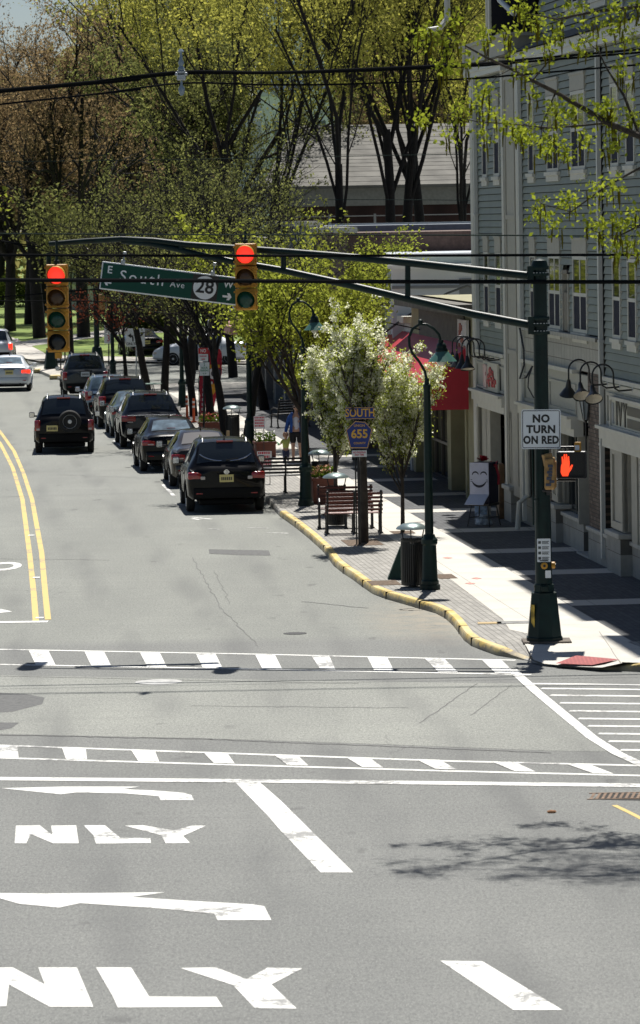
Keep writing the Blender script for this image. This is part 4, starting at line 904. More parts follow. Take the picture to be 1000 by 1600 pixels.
s = MB(); s.text('South', .31, -hS * .45, .255, -.022, .004, .001, 'LEFT', spacing=1.28); s.text('Ave', 1.15, -hS * .52, .14, -.022, .004, .0, 'LEFT', spacing=1.15)
s.text('E', .14, -hS * .28, .17, -.022, .004, .003); s.text('W', Ls * .925, -hS * .3, .15, -.022, .004, .003)
def arrow(s, cx, cz, L, w, d, y):
    p = [(-L / 2, -w / 2), (L / 2 - w * 1.7, -w / 2), (L / 2 - w * 2.4, -w * 1.7), (L / 2 - w * 1.1, -w * 1.7), (L / 2, 0), (L / 2 - w * 1.1, w * 1.7), (L / 2 - w * 2.4, w * 1.7), (L / 2 - w * 1.7, w / 2), (-L / 2, w / 2)]
    s.prism([(cx + a * d, cz + b) for a, b in p], y - .002, y + .002)
arrow(s, .13, -hS * .73, .12, .03, -1, -.022); arrow(s, Ls * .925, -hS * .72, .15, .034, 1, -.022); obj('lettering', s, signwhite, sn)
for a in (.34, 1.83):
    s = MB(); s.bbox(a - .035, a + .035, -.03, .03, -.02, .06, .008); s.tube([(a, 0, .05), (a + .01, .03, .17)], .014, 6); s.bbox(a - .02, a + .04, -.01, .05, .15, .2, .008); obj('hanger', s, steel, sn)
# NO TURN ON RED
c = Q(845.5, 701.5, -.17); w = 60 / 95.5; h = 60.5 / 95.5
sg = thing('regulatory_sign', 'square white NO TURN ON RED sign fixed to the green signal pole', 'sign', c, 0); sg.rotation_euler = (0, rad(.6), rad(-3))
def rr(w, h, r, n=5):
    p = []
    for cx, cz, a0 in ((w / 2 - r, r, -90), (w / 2 - r, h - r, 0), (-w / 2 + r, h - r, 90), (-w / 2 + r, r, 180)):
        for i in range(n + 1): a = rad(a0 + 90 * i / n); p.append((cx + r * math.cos(a), cz + r * math.sin(a)))
    return p
s = MB(); s.prism(rr(w, h, .035), -.004, .004); obj('sign_panel', s, signwhite, sg)
s = MB(); o_ = rr(w - .03, h - .03, .028); i_ = rr(w - .052, h - .052, .02); N = len(o_)
s.v = [(x, -.0055, z + .015) for x, z in o_] + [(x, -.0055, z + .026) for x, z in i_]; s.f = [(i, (i + 1) % N, (i + 1) % N + N, i + N) for i in range(N)]; obj('border', s, black, sg, fixn=False)
s = MB()
for tx, z, sx in (('NO', .76, 1.0), ('TURN', .49, .98), ('ON RED', .22, .86)): s.text(tx, 0, z * h, .168, -.006, .003, .008, sx=sx, spacing=1.08)
obj('lettering', s, black, sg)
s = MB(); s.box(-.08, .08, .004, .05, .12, .16); s.box(-.08, .08, .004, .05, h - .16, h - .12); obj('bracket', s, steel, sg)
# pedestrian signal with lit hand
c = Q(893.5, 748, -.22); ps = thing('pedestrian_signal', 'black pedestrian signal with a lit orange hand, mounted right of the pole', 'pedestrian signal', c, rad(-6))
w, h = 46 / 95.5, 42 / 95.5
s = MB(); s.bbox(-w / 2, w / 2, -.02, .2, 0, h, .03); obj('housing', s, black, ps)
s = MB()
for a, b, cc, d in ((-w / 2 + .01, w / 2 - .01, .01, .035), (-w / 2 + .01, w / 2 - .01, h - .035, h - .01), (-w / 2 + .01, -w / 2 + .035, .035, h - .035), (w / 2 - .035, w / 2 - .01, .035, h - .035)): s.box(a, b, -.10, -.02, cc, d)
for i in range(14): x = -w / 2 + .05 + i * (w - .1) / 13; s.box(x - .002, x + .002, -.05, -.03, .04, h - .04)
obj('visor_grid', s, mat('visor_black', (.01, .01, .011)), ps)
hp = [(-.045, 0), (.04, 0), (.055, .05), (.10, .115), (.118, .17), (.098, .175), (.062, .125), (.066, .2), (.06, .3), (.042, .3), (.035, .21), (.03, .33), (.01, .335), (.006, .215), (-.002, .335), (-.022, .33), (-.02, .21), (-.036, .3), (-.053, .295), (-.05, .19), (-.066, .15), (-.07, .06)]
s = MB(); s.prism([(x * 1.05 - .1, z * 1.06 + .045) for x, z in hp], -.062, -.058); obj('lit_hand', s, mat('lit_hand', (.9, .15, .04), .4, emit=(1.0, .045, .01), es=1.0), ps)
s = MB(); s.tube([(-.1, .1, h), (-.1, .1, h + .05)], .015, 6); s.tube([(.12, .1, h), (.12, .1, h + .05)], .015, 6); s.tube([(-.55, .12, h + .06), (.08, .12, h + .06)], .018, 8); s.tube([(-.5, .2, -.03), (.05, .12, -.03), (.05, .1, .01)], .02, 8); islands('mounting_arm', s, black, ps)
s = MB(); s.bbox(-.05, .05, -.05, .04, 0, .16, .01); s.bbox(-.035, .055, -.06, .0, .13, .17, .01)
c2 = Q(903, 707, -.2); o = tag(obj('preemption_sensor', s, siggold, None, c2, rad(-15)), 'small amber sensor box standing above the lit hand signal', 'sensor')
s = MB(); s.bbox(-.035, .035, -.057, -.053, .04, .12, .005); obj('sensor_face', s, mat('sensor_blue', (.5, .55, .62), .2), o)
# second pedestrian head, seen edge-on, tan
c = Q(859.5, 764, -.2); p2 = thing('pedestrian_signal', 'tan pedestrian signal head turned side-on against the pole', 'pedestrian signal', c, rad(86))
tanp = mat('signal_tan', (0.36, 0.21, 0.07), .6, var=.3, vscale=10)
s = MB(); s.bbox(-.23, .23, -.085, .085, 0, .5, .03); obj('housing', s, tanp, p2)
s = MB(); s.bbox(-.2, .2, -.105, -.085, .03, .44, .008); obj('visor_grid', s, tanp, p2)
s = MB(); s.bbox(-.04, .26, -.02, .12, -.05, .0, .02); s.bbox(.0, .1, .0, .06, -.1, -.03, .01); obj('bracket', s, black, p2)
s = MB(); rs5 = random.Random(2)
for i in range(7): z = .06 + i * .05; s.bbox(-.245, -.228, -.08 + rs5.random() * .06, .0 + rs5.random() * .07, z, z + .045, .008)
obj('stickers', s, mat('sticker_blue', (.05, .06, .09), .5), p2)
c3 = Q(858, 728, -.25); s = MB(); s.bbox(-.075, .075, -.07, .05, 0, .2, .015); o = tag(obj('signal_junction_box', s, tanp, None, c3, rad(14)), 'small tan box above the side-on pedestrian head', 'junction box'); o.rotation_euler = (0, rad(-12), rad(14))
# instruction plate, push buttons, sticker
c = Q(850, 878, -.135); ip = thing('instruction_plate', 'small white crossing instruction plate on the signal pole', 'sign', c, 0); w, h = .215, .375
s = MB(); s.prism(rr(w, h, .01), -.003, .003); obj('plate', s, signwhite, ip)
s = MB()
for i in range(4): z = h - .06 - i * .085; s.bbox(-.09, -.045, -.0055, -.003, z - .022, z + .022, .0008); s.box(-.03, .085, -.005, -.003, z + .008, z + .02); s.box(-.03, .07, -.005, -.003, z - .012, z - .0); s.box(-.03, .08, -.005, -.003, z - .026, z - .018)
s.box(-.07, .07, -.005, -.003, .012, .03); obj('pictograms', s, mat('plate_ink', (.05, .06, .06), .5), ip)
for x, y, r, l in ((850.5, 884, 0, 'yellow round crossing button facing the road under the instruction plate'), (864.5, 883, PI / 2, 'yellow crossing button seen side-on at the right of the pole')):
    c = Q(x, y, -.15 if r == 0 else 0); b = thing('push_button', l, 'push button', c, r)
    s = MB(); mx = Matrix.Rotation(PI / 2, 4, 'X'); s.lathe([(.055, -.03), (.055, .02), (.045, .03)], 20, mx); obj('button_housing', s, siggold, b)
    s = MB(); s.lathe([(.022, .03), (.022, .04)], 14, mx); obj('button', s, black, b)
c = Q(856.5, 903, -.13); s = MB(); s.prism(rr(.09, .12, .008), -.003, .003); tag(obj('notice_sticker', s, signwhite, None, c), 'small white sticker on the pole below the yellow buttons', 'sticker')

# ================================================================ OVERHEAD WIRES
wirem = mat('cable_black', (0.008, 0.009, 0.010), .95, spec=.05); wgreen = mat('cable_green_grey', (.018, .03, .026), .9, spec=.1)
def wire(label, pts, Y, r, m=wirem, name='overhead_wire', g='overhead wires crossing the road'):
    P_ = [AY(x, y, Y) for x, y in pts]
    f = P_[0] + (P_[0] - P_[1]).normalized() * 25; l = P_[-1] + (P_[-1] - P_[-2]).normalized() * 25
    # smooth through the points
    full = [f] + P_ + [l]; out = []
    for i in range(len(full) - 1):
        p0, p1, p2, p3 = full[max(i - 1, 0)], full[i], full[i + 1], full[min(i + 2, len(full) - 1)]
        for k in range(6):
            t = k / 6; out.append(0.5 * ((2 * p1) + (p2 - p0) * t + (2 * p0 - 5 * p1 + 4 * p2 - p3) * t * t + (3 * p1 - p0 - 3 * p2 + p3) * t ** 3))
    out.append(full[-1]); s = MB(); s.tube(out, r, 6); o = obj(name, s, m, smooth=60); return tag(o, label, 'wire', g)
wire('upper heavy cable of the topmost twin run above the trees', [(0, 140.5), (150, 127), (283, 112), (420, 113), (560, 108), (760, 98), (1000, 77)], 66.5, .022)
wire('lower strand hugging the topmost heavy cable', [(0, 144), (150, 130.5), (283, 115.5), (420, 114.5), (560, 111), (760, 101.5), (1000, 82)], 66.6, .02)
wire('thinner cable sagging under the topmost twin run', [(0, 163), (150, 147), (283, 130), (420, 132.5), (560, 131), (760, 121), (1000, 101)], 66.5, .017)
wire('thin grey wire above the mast arm catching glints of sun', [(0, 365), (250, 366.5), (500, 367), (750, 367.5), (1000, 369)], 66, .012, wgreen)
wire('medium black cable just above the street sign', [(0, 398.5), (300, 399.5), (600, 399.5), (1000, 398)], 66.2, .024)
wire('thick black cable crossing the red lights and street sign', [(0, 437.5), (300, 438.5), (600, 440), (1000, 440.5)], 66.0, .036)
wire('faint wire crossing the twiggy trees at mid height', [(0, 253), (300, 249), (600, 243), (1000, 236)], 140, .014, wgreen)
wire('faint wire low over the bare trees at the left', [(0, 318), (300, 314), (600, 312), (1000, 316)], 150, .012, wgreen)
wire('thin wire behind the left traffic light', [(0, 464), (160, 452), (300, 461), (500, 480), (700, 520)], 120, .018)
wire('lowest thin wire above the lawn behind the left traffic light', [(0, 470), (150, 471), (260, 482), (330, 491), (480, 512)], 140, .02)
wire('slanting wire end at the far left above the arm tip', [(-60, 366), (0, 376), (60, 390), (200, 420), (330, 447)], 110, .016)
# in-line splice hanging at x=283
c = AY(283, 100, 66.4); t = thing('cable_splice', 'grey insulator and clamp cluster on the topmost cables', 'cable clamp', c, 0)
s = MB(); s.bbox(-.1, .1, -.05, .05, -.19, -.13, .02); s.bbox(-.07, .07, -.05, .05, -.26, -.1, .015); obj('clamp', s, steel, t)
s = MB(); s.lathe([(.02, -.12), (.06, -.08), (.03, -.03), (.05, .02), (.025, .07), (.02, .18), (.05, .2), (.02, .24)], 10); obj('insulator', s, mat('insulator_blue', (.22, .28, .33), .3), t, smooth=50)
s = MB(); s.lathe([(.02, -.5), (.05, -.44), (.05, -.38), (.02, -.33), (.015, -.25)], 10); obj('drop_clamp', s, mat('insulator_blue', (.22, .28, .33)), t, smooth=50)

# ================================================================ STREET LAMPS
shadeg = mat('enamel_green', (0.05, 0.14, 0.115), .35, coat=.3)
def make_lamp(label, p, hook=True, k=1.0):
    t = thing('street_lamp', label, 'street lamp', p, 0)
    s = MB(); s.lathe([(.19, 0), (.19, .09), (.165, .1), (.165, .16), (.15, .18), (.145, .2), (.125, .82), (.15, .85), (.15, .93), (.12, .96), (.1, 1.02)], 16); obj('base', s, dgreen, t, smooth=35)
    s = MB(); s.lathe([(.08, 1.0), (.075, 2.6), (.062, 3.7), (.07, 3.72), (.07, 3.78), (.045, 3.8), (.04, 3.9)], 16); obj('pole', s, dgreen, t, smooth=35)
    if not hook: return t
    s = MB(); pts = [(0, 0, 3.85), (-.03, 0, 4.02), (-.13, 0, 4.2), (-.255, 0, 4.36), (-.31, 0, 4.5), (-.315, 0, 4.66), (-.25, 0, 4.81), (-.12, 0, 4.895), (.02, 0, 4.885), (.14, 0, 4.81), (.235, 0, 4.7), (.27, 0, 4.56)]
    s.tube(pts, .026, 10); obj('hook', s, dgreen, t, smooth=60)
    s = MB(); s.lathe([(.03, 4.88), (.045, 4.9), (.045, 4.97), (.02, 4.99)], 10, c=(-.1, 0)); obj('finial', s, dgreen, t)
    s = MB(); s.sphere((.28, 0, 4.47), .095, 14); s.lathe([(.05, 4.52), (.05, 4.6)], 10, c=(.27, 0)); s.lathe([(.1, 4.36), (.12, 4.41), (.1, 4.45)], 14, c=(.28, 0)); obj('lamp_housing', s, dgreen, t, smooth=50)
    s = MB(); s.lathe([(.27, 4.205), (.262, 4.215), (.13, 4.36), (.08, 4.43)], 20, c=(.29, 0), cap=False); obj('shade', s, shadeg, t, smooth=50)
    s = MB(); s.sphere((.28, 0, 4.21), .09, 12, (1, 1, 1.0)); obj('bulb', s, mat('frosted_glass', (.62, .62, .52), .2), t, smooth=60)
    return t
lp = GS(672, 921); LG = 'hooked green street lamps'
lamp = make_lamp('hooked green street lamp beside the ribbed litter bin', lp)
lamp['group'] = LG
p2_ = GS(478, 790); dup(lamp, p2_, 0, 'hooked green street lamp in front of the woman and bench', LG)
dup(lamp, GS(391, 706), 0, 'green street lamp between the two leaning tree trunks and the shop window', LG)
dup(lamp, GS(285, 636), 0, 'green street lamp behind the parking regulation sign', LG)
dup(lamp, GS(177, 600), 0, 'far green street lamp just right of the far signal pole', LG)

# ================================================================ BENCHES
iron = mat('cast_iron', (0.012, 0.012, 0.013), .45)
def make_bench(label, p, rz, m, L=1.25, g='benches on the sidewalk'):
    t = thing('bench', label, 'bench', p, rz, g)
    for x in (-L / 2 + .04, 0, L / 2 - .04):
        s = MB(); s.tube([(x, .28, 0), (x, .25, .2), (x, .24, .42)], .025, 6); s.tube([(x, -.2, 0), (x, -.16, .2), (x, -.18, .44), (x, -.26, .62), (x, -.3, .9)], .025, 6); s.tube([(x, -.18, .41), (x, .26, .42)], .025, 6)
        s.sphere((x, -.3, .92), .035, 8)
        if x: s.tube([(x, -.22, .62), (x, .1, .66), (x, .24, .6), (x, .25, .42)], .02, 6)
        s.box(x - .04, x + .04, .24, .32, 0, .03); s.box(x - .04, x + .04, -.25, -.15, 0, .03); obj('end_frame', s, iron, t)
    for i in range(5):
        z = .5 + i * .088; y = -.2 - .1 * (z - .44) / .46
        s = MB(); s.bbox(-L / 2, L / 2, y - .012, y + .012, z, z + .055, .006); obj('back_slat', s, m, t)
    s = MB()
    for i in range(5): s.bbox(-L / 2, L / 2, -.14 + i * .08, -.08 + i * .08, .43, .455, .005)
    obj('seat', s, m, t); return t
slk = mat('black_slat', (0.02, 0.02, 0.02), .35)
b1 = make_bench('reddish slatted bench with its back to the road, nearest the kerb', GS(553, 834) + Vector((0, .2, 0)), rad(4), wood_red)
b2 = make_bench('dark red bench just behind the nearest bench facing the shops', GS(541, 831) + Vector((0, 1.2, 0)), rad(182), mat('dark_red_slat', (0.07, .015, .012), .5))
b3 = make_bench('black slatted bench between the parked black SUV and the street lamp', GS(446, 770), rad(4), slk)
dup(b3, GS(470, 722) + Vector((-.4, 20, 0)), rad(30), 'black bench against the blue grey shop further along the sidewalk')

# ================================================================ LITTER BINS
def make_bin(label, p, rz=0):
    t = thing('litter_bin', label, 'litter bin', p, rz, 'ribbed litter bins with domed lids')
    s = MB()
    for i in range(32):
        a = 2 * PI * i / 32; mx = Matrix.Rotation(a, 4, 'Z'); s.box(.195, .215, -.014, .014, .05, .9, mx)
    s.lathe([(.212, .04), (.215, .1)], 24, cap=False); s.lathe([(.21, .84), (.22, .88)], 24, cap=False); obj('ribs', s, black, t)
    s = MB(); s.lathe([(.18, .03), (.19, .8)], 20); obj('liner', s, mat('bin_liner', (.015, .017, .016), .8), t)
    s = MB(); s.lathe([(.29, 1.08), (.3, 1.09), (.27, 1.13), (.17, 1.18), (.05, 1.2), (.01, 1.2)], 24); obj('lid', s, mat('lid_metal', (.27, .34, .33), .28, .6), t, smooth=40)
    s = MB()
    for a in (0.4, 2.5, 4.6): s.tube([(.2 * math.cos(a), .2 * math.sin(a), .88), (.25 * math.cos(a), .25 * math.sin(a), 1.09)], .013, 6)
    islands('lid_support', s, black, t); return t
bn = make_bin('ribbed black litter bin with domed lid beside the nearest street lamp', GS(645, 917))
dup(bn, GS(526, 822), 0, 'ribbed litter bin behind the reddish benches')
dup(bn, GS(501, 778), 0, 'ribbed litter bin right behind the hooked lamp and brown planter')
dup(bn, GS(364, 694), 0, 'litter bin between the two leaning dark tree trunks')
c = GS(618, 905); s = MB(); s.v = [(-.15, -.1, 0), (.2, -.1, 0), (.2, .3, 0), (-.15, .3, 0), (.1, .0, .62), (.2, .0, .62), (.2, .2, .62), (.1, .2, .62)]; s.f = [(3, 2, 1, 0), (4, 5, 6, 7), (0, 1, 5, 4), (1, 2, 6, 5), (2, 3, 7, 6), (3, 0, 4, 7)]
tag(obj('sloped_green_cover', s, mat('green_canvas', (.004, .035, .022), .6, var=.2), None, c), 'sloped dark green cover leaning behind the nearest litter bin', 'cover')

# ================================================================ PLANTERS WITH FLOWERS
brown = mat('planter_brown', (0.13, 0.035, 0.02), .6, var=.15)
def quadcloud(mb, pts, size, rnd, up=0.0):
    for p in pts:
        a = Vector((rnd.gauss(0, 1), rnd.gauss(0, 1), rnd.gauss(0, 1))).normalized(); b = a.cross(Vector((rnd.gauss(0, 1), rnd.gauss(0, 1), rnd.gauss(0, 1)))).normalized(); z = size * rnd.uniform(.6, 1.3)
        k = len(mb.v); p = Vector(p); mb.v += [tuple(p - a * z), tuple(p + b * z * .6), tuple(p + a * z), tuple(p - b * z * .6)]; mb.f.append((k, k + 1, k + 2, k + 3))
leafg = leaf_mat('plant_leaf', (0.06, 0.10, 0.02), (0.12, 0.19, 0.03), .4)
petw = mat('petal_white', (.75, .75, .72), .6); petr = mat('petal_red', (.5, .05, .04), .6); pety = mat('petal_peach', (.65, .35, .2), .6)
def planter(label, p, w, d, h, fl, seed):
    t = thing('planter', label, 'planter', p, FROT + PI / 2, 'brown planter boxes'); r = random.Random(seed)
    s = MB(); s.bbox(-w / 2, w / 2, -d / 2, d / 2, 0, h, .02); s.bbox(-w / 2 - .03, w / 2 + .03, -d / 2 - .03, d / 2 + .03, h - .07, h + .01, .015); obj('box', s, brown, t)
    s = MB(); quadcloud(s, [(r.uniform(-w / 2, w / 2), r.uniform(-d / 2, d / 2), h + r.random() ** 2 * .28) for i in range(260)], .05, r); obj('foliage', s, leafg, t, fixn=False)
    s = MB(); quadcloud(s, [(r.uniform(-w / 2, w / 2), r.uniform(-d / 2, d / 2), h + .08 + r.random() * .22) for i in range(150)], .035, r); obj('flowers', s, fl, t, fixn=False); return t
planter('brown planter of white flowers under the red lettered card', GS(414, 714), .6, .55, .45, petw, 1)
planter('tall brown planter behind the hooked lamp base', GS(506, 786), .55, .5, .62, pety, 2)
planter('brown planter box with red blooms at the feather flags', GS(330, 684), .75, .55, .5, petr, 3)
s = MB(); s.bbox(-.06, .06, -.015, .015, 0, .72, .005); o = tag(obj('wooden_stake', s, mat('bare_wood', (.45, .32, .17), .7), None, GS(499, 772) + Vector((0, -1.2, 0)), rad(0)), 'pale wooden stake standing at the brown planter by the lamp', 'stake')
s = MB(); s.bbox(-.05, .05, -.015, .015, 0, .5, .005); o = tag(obj('wooden_stake', s, mat('bare_wood', (.45, .32, .17)), None, GS(356, 700) + Vector((0, .5, 0)), rad(0)), 'pale wooden stake against the slanting dark tree trunk', 'stake')
# small printed cards
def card(label, px, py, w, h, legs, inkcol, ink, lines=4, topc=None):
    p = GS(px, py); t = thing('sign_card', label, 'sign', p, 0); s = MB(); s.prism([(x, z + legs) for x, z in rr(w, h, .01)], -.006, .006); obj('card', s, mat('card_white', (.72, .72, .74), .6), t)
    s = MB(); rr_ = random.Random(px)
    for i in range(lines):
        z = legs + h * (1 - (i + .75) / (lines + .5)); x = -w * .42
        while x < w * .36:
            ww = rr_.uniform(.02, .05); s.box(x, min(x + ww, w * .42), -.009, -.006, z, z + h / (lines + .5) * .62); x += ww + .013
    obj('printing', s, mat(ink, inkcol, .5), t)
    s = MB(); s.tube([(-w * .35, 0, 0), (-w * .35, 0, legs)], .01, 5); s.tube([(w * .35, 0, 0), (w * .35, 0, legs)], .01, 5); obj('stand', s, iron, t); return t
card('white card with red and blue printing above the white flowered planter', 406.5, 716, .33, .36, .85, (.55, .05, .08), 'ink_red')
card('low white and pink card with red lettering behind the parked black SUV', 414, 756, .38, .45, .4, (.55, .06, .08), 'ink_red')
s = MB(); s.tube([(0, 0, 0), (0, 0, .1)], .05, 8); 
# route marker assembly ---------------------------------------------------------
rp_ = GS(562, 850.6); RB = thing('route_marker', 'blue and gold county route 655 marker on a black post in front of the blossoms', 'route sign', rp_, 0)
def rz_(px, py): p = AY(px, py, rp_.y - .06); return p.x - rp_.x, p.z - rp_.z
s = MB(); s.tube([(0, 0, 0), (0, 0, rz_(562, 636)[1])], .028, 8); s.tube([(-.06, .02, 0), (-.06, .02, rz_(562, 700)[1])], .018, 6); obj('post', s, iron, RB)
blue = mat('route_blue', (0.012, 0.035, 0.22), .45); gold = mat('route_gold', (0.72, 0.42, 0.06), .5)
x0, z0 = rz_(540, 655.5); x1, z1 = rz_(585, 635.5); s = MB(); s.bbox(x0, x1, -.07, -.06, z0, z1, .004); o = obj('direction_panel', s, blue, RB)
s = MB(); s.text('SOUTH', (x0 + x1) / 2, (z0 + z1) / 2, .235, -.074, .004, .004, sx=.8); 
for a, b, c_, d in ((x0 + .01, x1 - .01, z0 + .008, z0 + .018), (x0 + .01, x1 - .01, z1 - .018, z1 - .008)): s.box(a, b, -.074, -.071, c_, d)
obj('lettering', s, gold, o)
pent = [rz_(x, y) for x, y in ((547, 701), (575, 701), (582, 671), (571, 659), (555, 657.5), (540, 672))]
s = MB(); s.prism(pent, -.07, -.06); o = obj('shield', s, blue, RB); cx = sum(a for a, b in pent) / 6; cz = sum(b for a, b in pent) / 6
s = MB(); s.text('655', cx, cz - .02, .25, -.074, .004, .007, sx=.95); s.text('UNION', cx, cz + .16, .07, -.074, .004, .001); s.text('COUNTY', cx, cz - .21, .06, -.074, .004, .001)
N = 6; s.v += [(x * .97 + cx * .03, -.0725, z * .97 + cz * .03) for x, z in pent] + [(x * .92 + cx * .08, -.0725, z * .92 + cz * .08) for x, z in pent]; k = len(s.v) - 12; s.f += [(k + i, k + (i + 1) % N, k + (i + 1) % N + N, k + i + N) for i in range(N)]
obj('lettering', s, gold, o)
x0, z0 = rz_(550, 714); x1, z1 = rz_(573, 703.5); s = MB(); s.bbox(x0, x1, -.07, -.06, z0, z1, .004); o = obj('parking_plate', s, signwhite, RB)
s = MB(); s.text('NO PARKING', (x0 + x1) / 2, z0 + (z1 - z0) * .68, .055, -.073, .003, .001, sx=.8); s.text('ANY TIME', (x0 + x1) / 2, z0 + (z1 - z0) * .3, .055, -.073, .003, .001, sx=.8); obj('lettering', s, mat('ink_red', (.55, .05, .08)), o)
# parking regulation sign (red/white over green/white)
def wood_post(label, px, py, ytop, plates, name='parking_sign', cat='sign', r=.03):
    p = GS(px, py) ; t = thing(name, label, cat, p, 0); q = AY(px, ytop, p.y); s = MB(); s.tube([(0, 0, 0), (q.x - p.x, 0, q.z - p.z)], r, 8); obj('post', s, steel if name == 'lane_use_sign' else iron, t)
    for fn in plates: fn(t, p)
    return t
def plate(x0, y0, x1, y1, m, marks, inkm):
    def fn(t, p):
        a = AY(x0, y1, p.y - .05); b = AY(x1, y0, p.y - .05); s = MB(); w = b.x - a.x; h = b.z - a.z; ox = a.x - p.x; oz = a.z - p.z
        s.bbox(ox, ox + w, -.055, -.045, oz, oz + h, .004); o = obj('plate', s, m, t); s = MB()
        marks(s, ox, oz, w, h); obj('lettering', s, inkm, o)
    return fn
def textm(*rows):
    def f(s, ox, oz, w, h):
        for tx, fz, sz in rows: s.text(tx, ox + w / 2, oz + h * fz, sz * h, -.058, .003, .002, sx=.75)
    return f
inkg = mat('ink_green', (.02, .22, .12), .5)
wood_post('red over green parking rules sign on a post before the dark trunk', 318.5, 690, 540, [
    plate(310, 543.5, 325, 553, redpaint, textm(('NO', .5, .8)), signwhite), plate(310, 553.2, 325, 565, signwhite, textm(('PARKING', .7, .3), ('HERE', .3, .3)), mat('ink_red', (.55, .05, .08))),
    plate(312, 566, 327, 587, signwhite, textm(('2', .82, .3), ('HOUR', .58, .22), ('PARKING', .38, .2), ('<->', .14, .25)), inkg)])
def lane_marks(s, ox, oz, w, h):
    def P2(a, b): return (ox + w * a, oz + h * b)
    s.prism([P2(.40, .28), P2(.40, .5), (ox + w * .36, oz + h * .6), P2(.26, .64), P2(.26, .74), P2(.08, .6), P2(.26, .46), P2(.26, .54), P2(.31, .5), P2(.32, .28)], -.059, -.055)
    s.prism([P2(.56, .12), P2(.64, .12), P2(.64, .38), P2(.72, .5), P2(.82, .6), P2(.82, .52), P2(.95, .72), P2(.76, .76), P2(.8, .68), P2(.68, .58), P2(.64, .52), P2(.64, .78), P2(.7, .78), P2(.6, .95), P2(.5, .78), P2(.56, .78)], -.059, -.055)
    s.text('ONLY', ox + w * .24, oz + h * .14, h * .22, -.058, .003, .003, sx=.85); s.box(ox + w * .485, ox + w * .5, -.058, -.055, oz + h * .08, oz + h * .92)
wood_post('white lane use sign with two black arrows near the far corner', 213, 596, 512, [plate(197.5, 513, 226, 541.5, signwhite, lane_marks, black)], 'lane_use_sign')
wood_post('narrow stacked white plates on a post left of the far lamp', 170, 600, 500, [plate(163, 506, 176, 520, signwhite, textm(('X', .5, 1.0)), black), plate(163, 521, 176, 537, signwhite, textm(('3', .5, .9)), mat('ink_red', (.55, .05, .08)))], 'parking_sign')
# far signal poles
def far_pole(label, px, py, h, heads):
    p = G(px, py, .1); t = thing('traffic_signal_pole', label, 'signal pole', p, 0); s = MB(); s.lathe([(.14, 0), (.13, 2), (.11, h)], 14); obj('shaft', s, dgreen, t, smooth=40)
    s = MB(); s.lathe([(.36, 0), (.34, .1), (.24, .8), (.22, .9), (.14, .95)], 8); obj('base', s, dgreen, t)
    for x, z, w in heads: s = MB(); s.bbox(x - w / 2, x + w / 2, -.25, -.02, z, z + .75, .03); obj('signal_head', s, tanp, t)
far_pole('far green signal pole carrying two tan signal heads', 152, 572, 7, [(.3, 2.7, .3), (.75, 3.0, .5)])
far_pole('short green pole on the far traffic island left of the first', 80, 577, 5.5, [])
for x, y, l in ((95, 577, 'thin dark sign post on the island, left of the pair'), (102, 577, 'thin dark sign post on the island, right of the pair')):
    s = MB(); s.tube([(0, 0, 0), (0, 0, 2.6)], .04, 6); s.box(-.12, .12, -.03, 0, 2.2, 2.6); tag(obj('sign_post', s, iron, None, G(x, y, .13)), l, 'post')
# orange delineators
for px, py, l in ((303, 660, 'orange plastic marker post with white bands by the dark trunk'), (292.5, 655, 'orange plastic marker post half hidden by the black estate car')):
    p = GS(px, py); t = thing('delineator_post', l, 'marker post', p, 0, 'orange marker posts'); s = MB(); s.lathe([(.1, 0), (.1, .04), (.045, .06), (.04, .8), (.03, .83)], 12); obj('tube', s, mat('safety_orange', (.62, .10, .02), .5), t); s = MB()
    for z in (.5, .66): s.lathe([(.047, z), (.047, z + .07)], 12)
    obj('reflective_band', s, white, t)
# feather flags
def flag(label, px, py, ytop, w, letters):
    p = GS(px, py); q = AY(px, ytop, p.y); h = q.z - p.z; t = thing('feather_flag', label, 'flag', p, rad(-8), 'red feather flags')
    s = MB(); s.tube([(0, 0, 0), (0, 0, h * .8), (w * .3, 0, h * .97), (w * .9, 0, h)], [.02, .018, .014, .01], 6); obj('pole', s, iron, t)
    s = MB(); n = 18; a = []
    for i in range(n + 1):
        z = .25 + (h - .25) * i / n; k = i / n; ww = w * (.35 + .65 * min(1, k * 1.6)) * (1 if k < .85 else math.cos((k - .85) * 6) ** .5 if k < 1 else .5)
        a.append((ww, z))
    s.v = [(.02 + (w * .3 if i > .9 * n else 0), .02 * math.sin(i), z) for i, (ww, z) in enumerate(a)] + [(ww, .05 * math.sin(i * .9), z) for i, (ww, z) in enumerate(a)] ; s.f = [(i, i + n + 1, i + n + 2, i + 1) for i in range(n)]
    k = len(s.v); s.v += [(x, y + .006, z) for x, y, z in s.v[:k]]; s.f += [tuple(v + k for v in f[::-1]) for f in s.f]; fo = obj('banner', s, mat('flag_red', (.40, .012, .03), .7, var=.15), t, fixn=False)
    if letters:
        s = MB(); s.bbox(.1, w * .95, -.07, -.05, h * .58, h * .7, .01); obj('emblem_patch', s, mat('flag_ink', (.03, .03, .05), .6), fo)
        s = MB(); s.text('C', w * .52, h * .64, .5, -.075, .01, .02); obj('emblem_letter', s, white, fo)
        s = MB(); s.prism([(w * .1, h * .76), (w * .9, h * .76), (w * .9, h * .72), (w * .1, h * .71)], -.07, -.05); s.prism([(w * .1, h * .52), (w * .9, h * .52), (w * .5, h * .38)], -.07, -.05); obj('emblem_chevron', s, mat('flag_gold', (.6, .3, .02), .6), fo)
    s = MB()
    for i in range(7): z = .4 + i * .16; s.bbox(w * .22 + i * .012, w * .36 + i * .012, -.07, -.05, z, z + .1, .01)
    obj('flag_lettering', s, mat('flag_white', (.6, .55, .55), .6), fo); return t
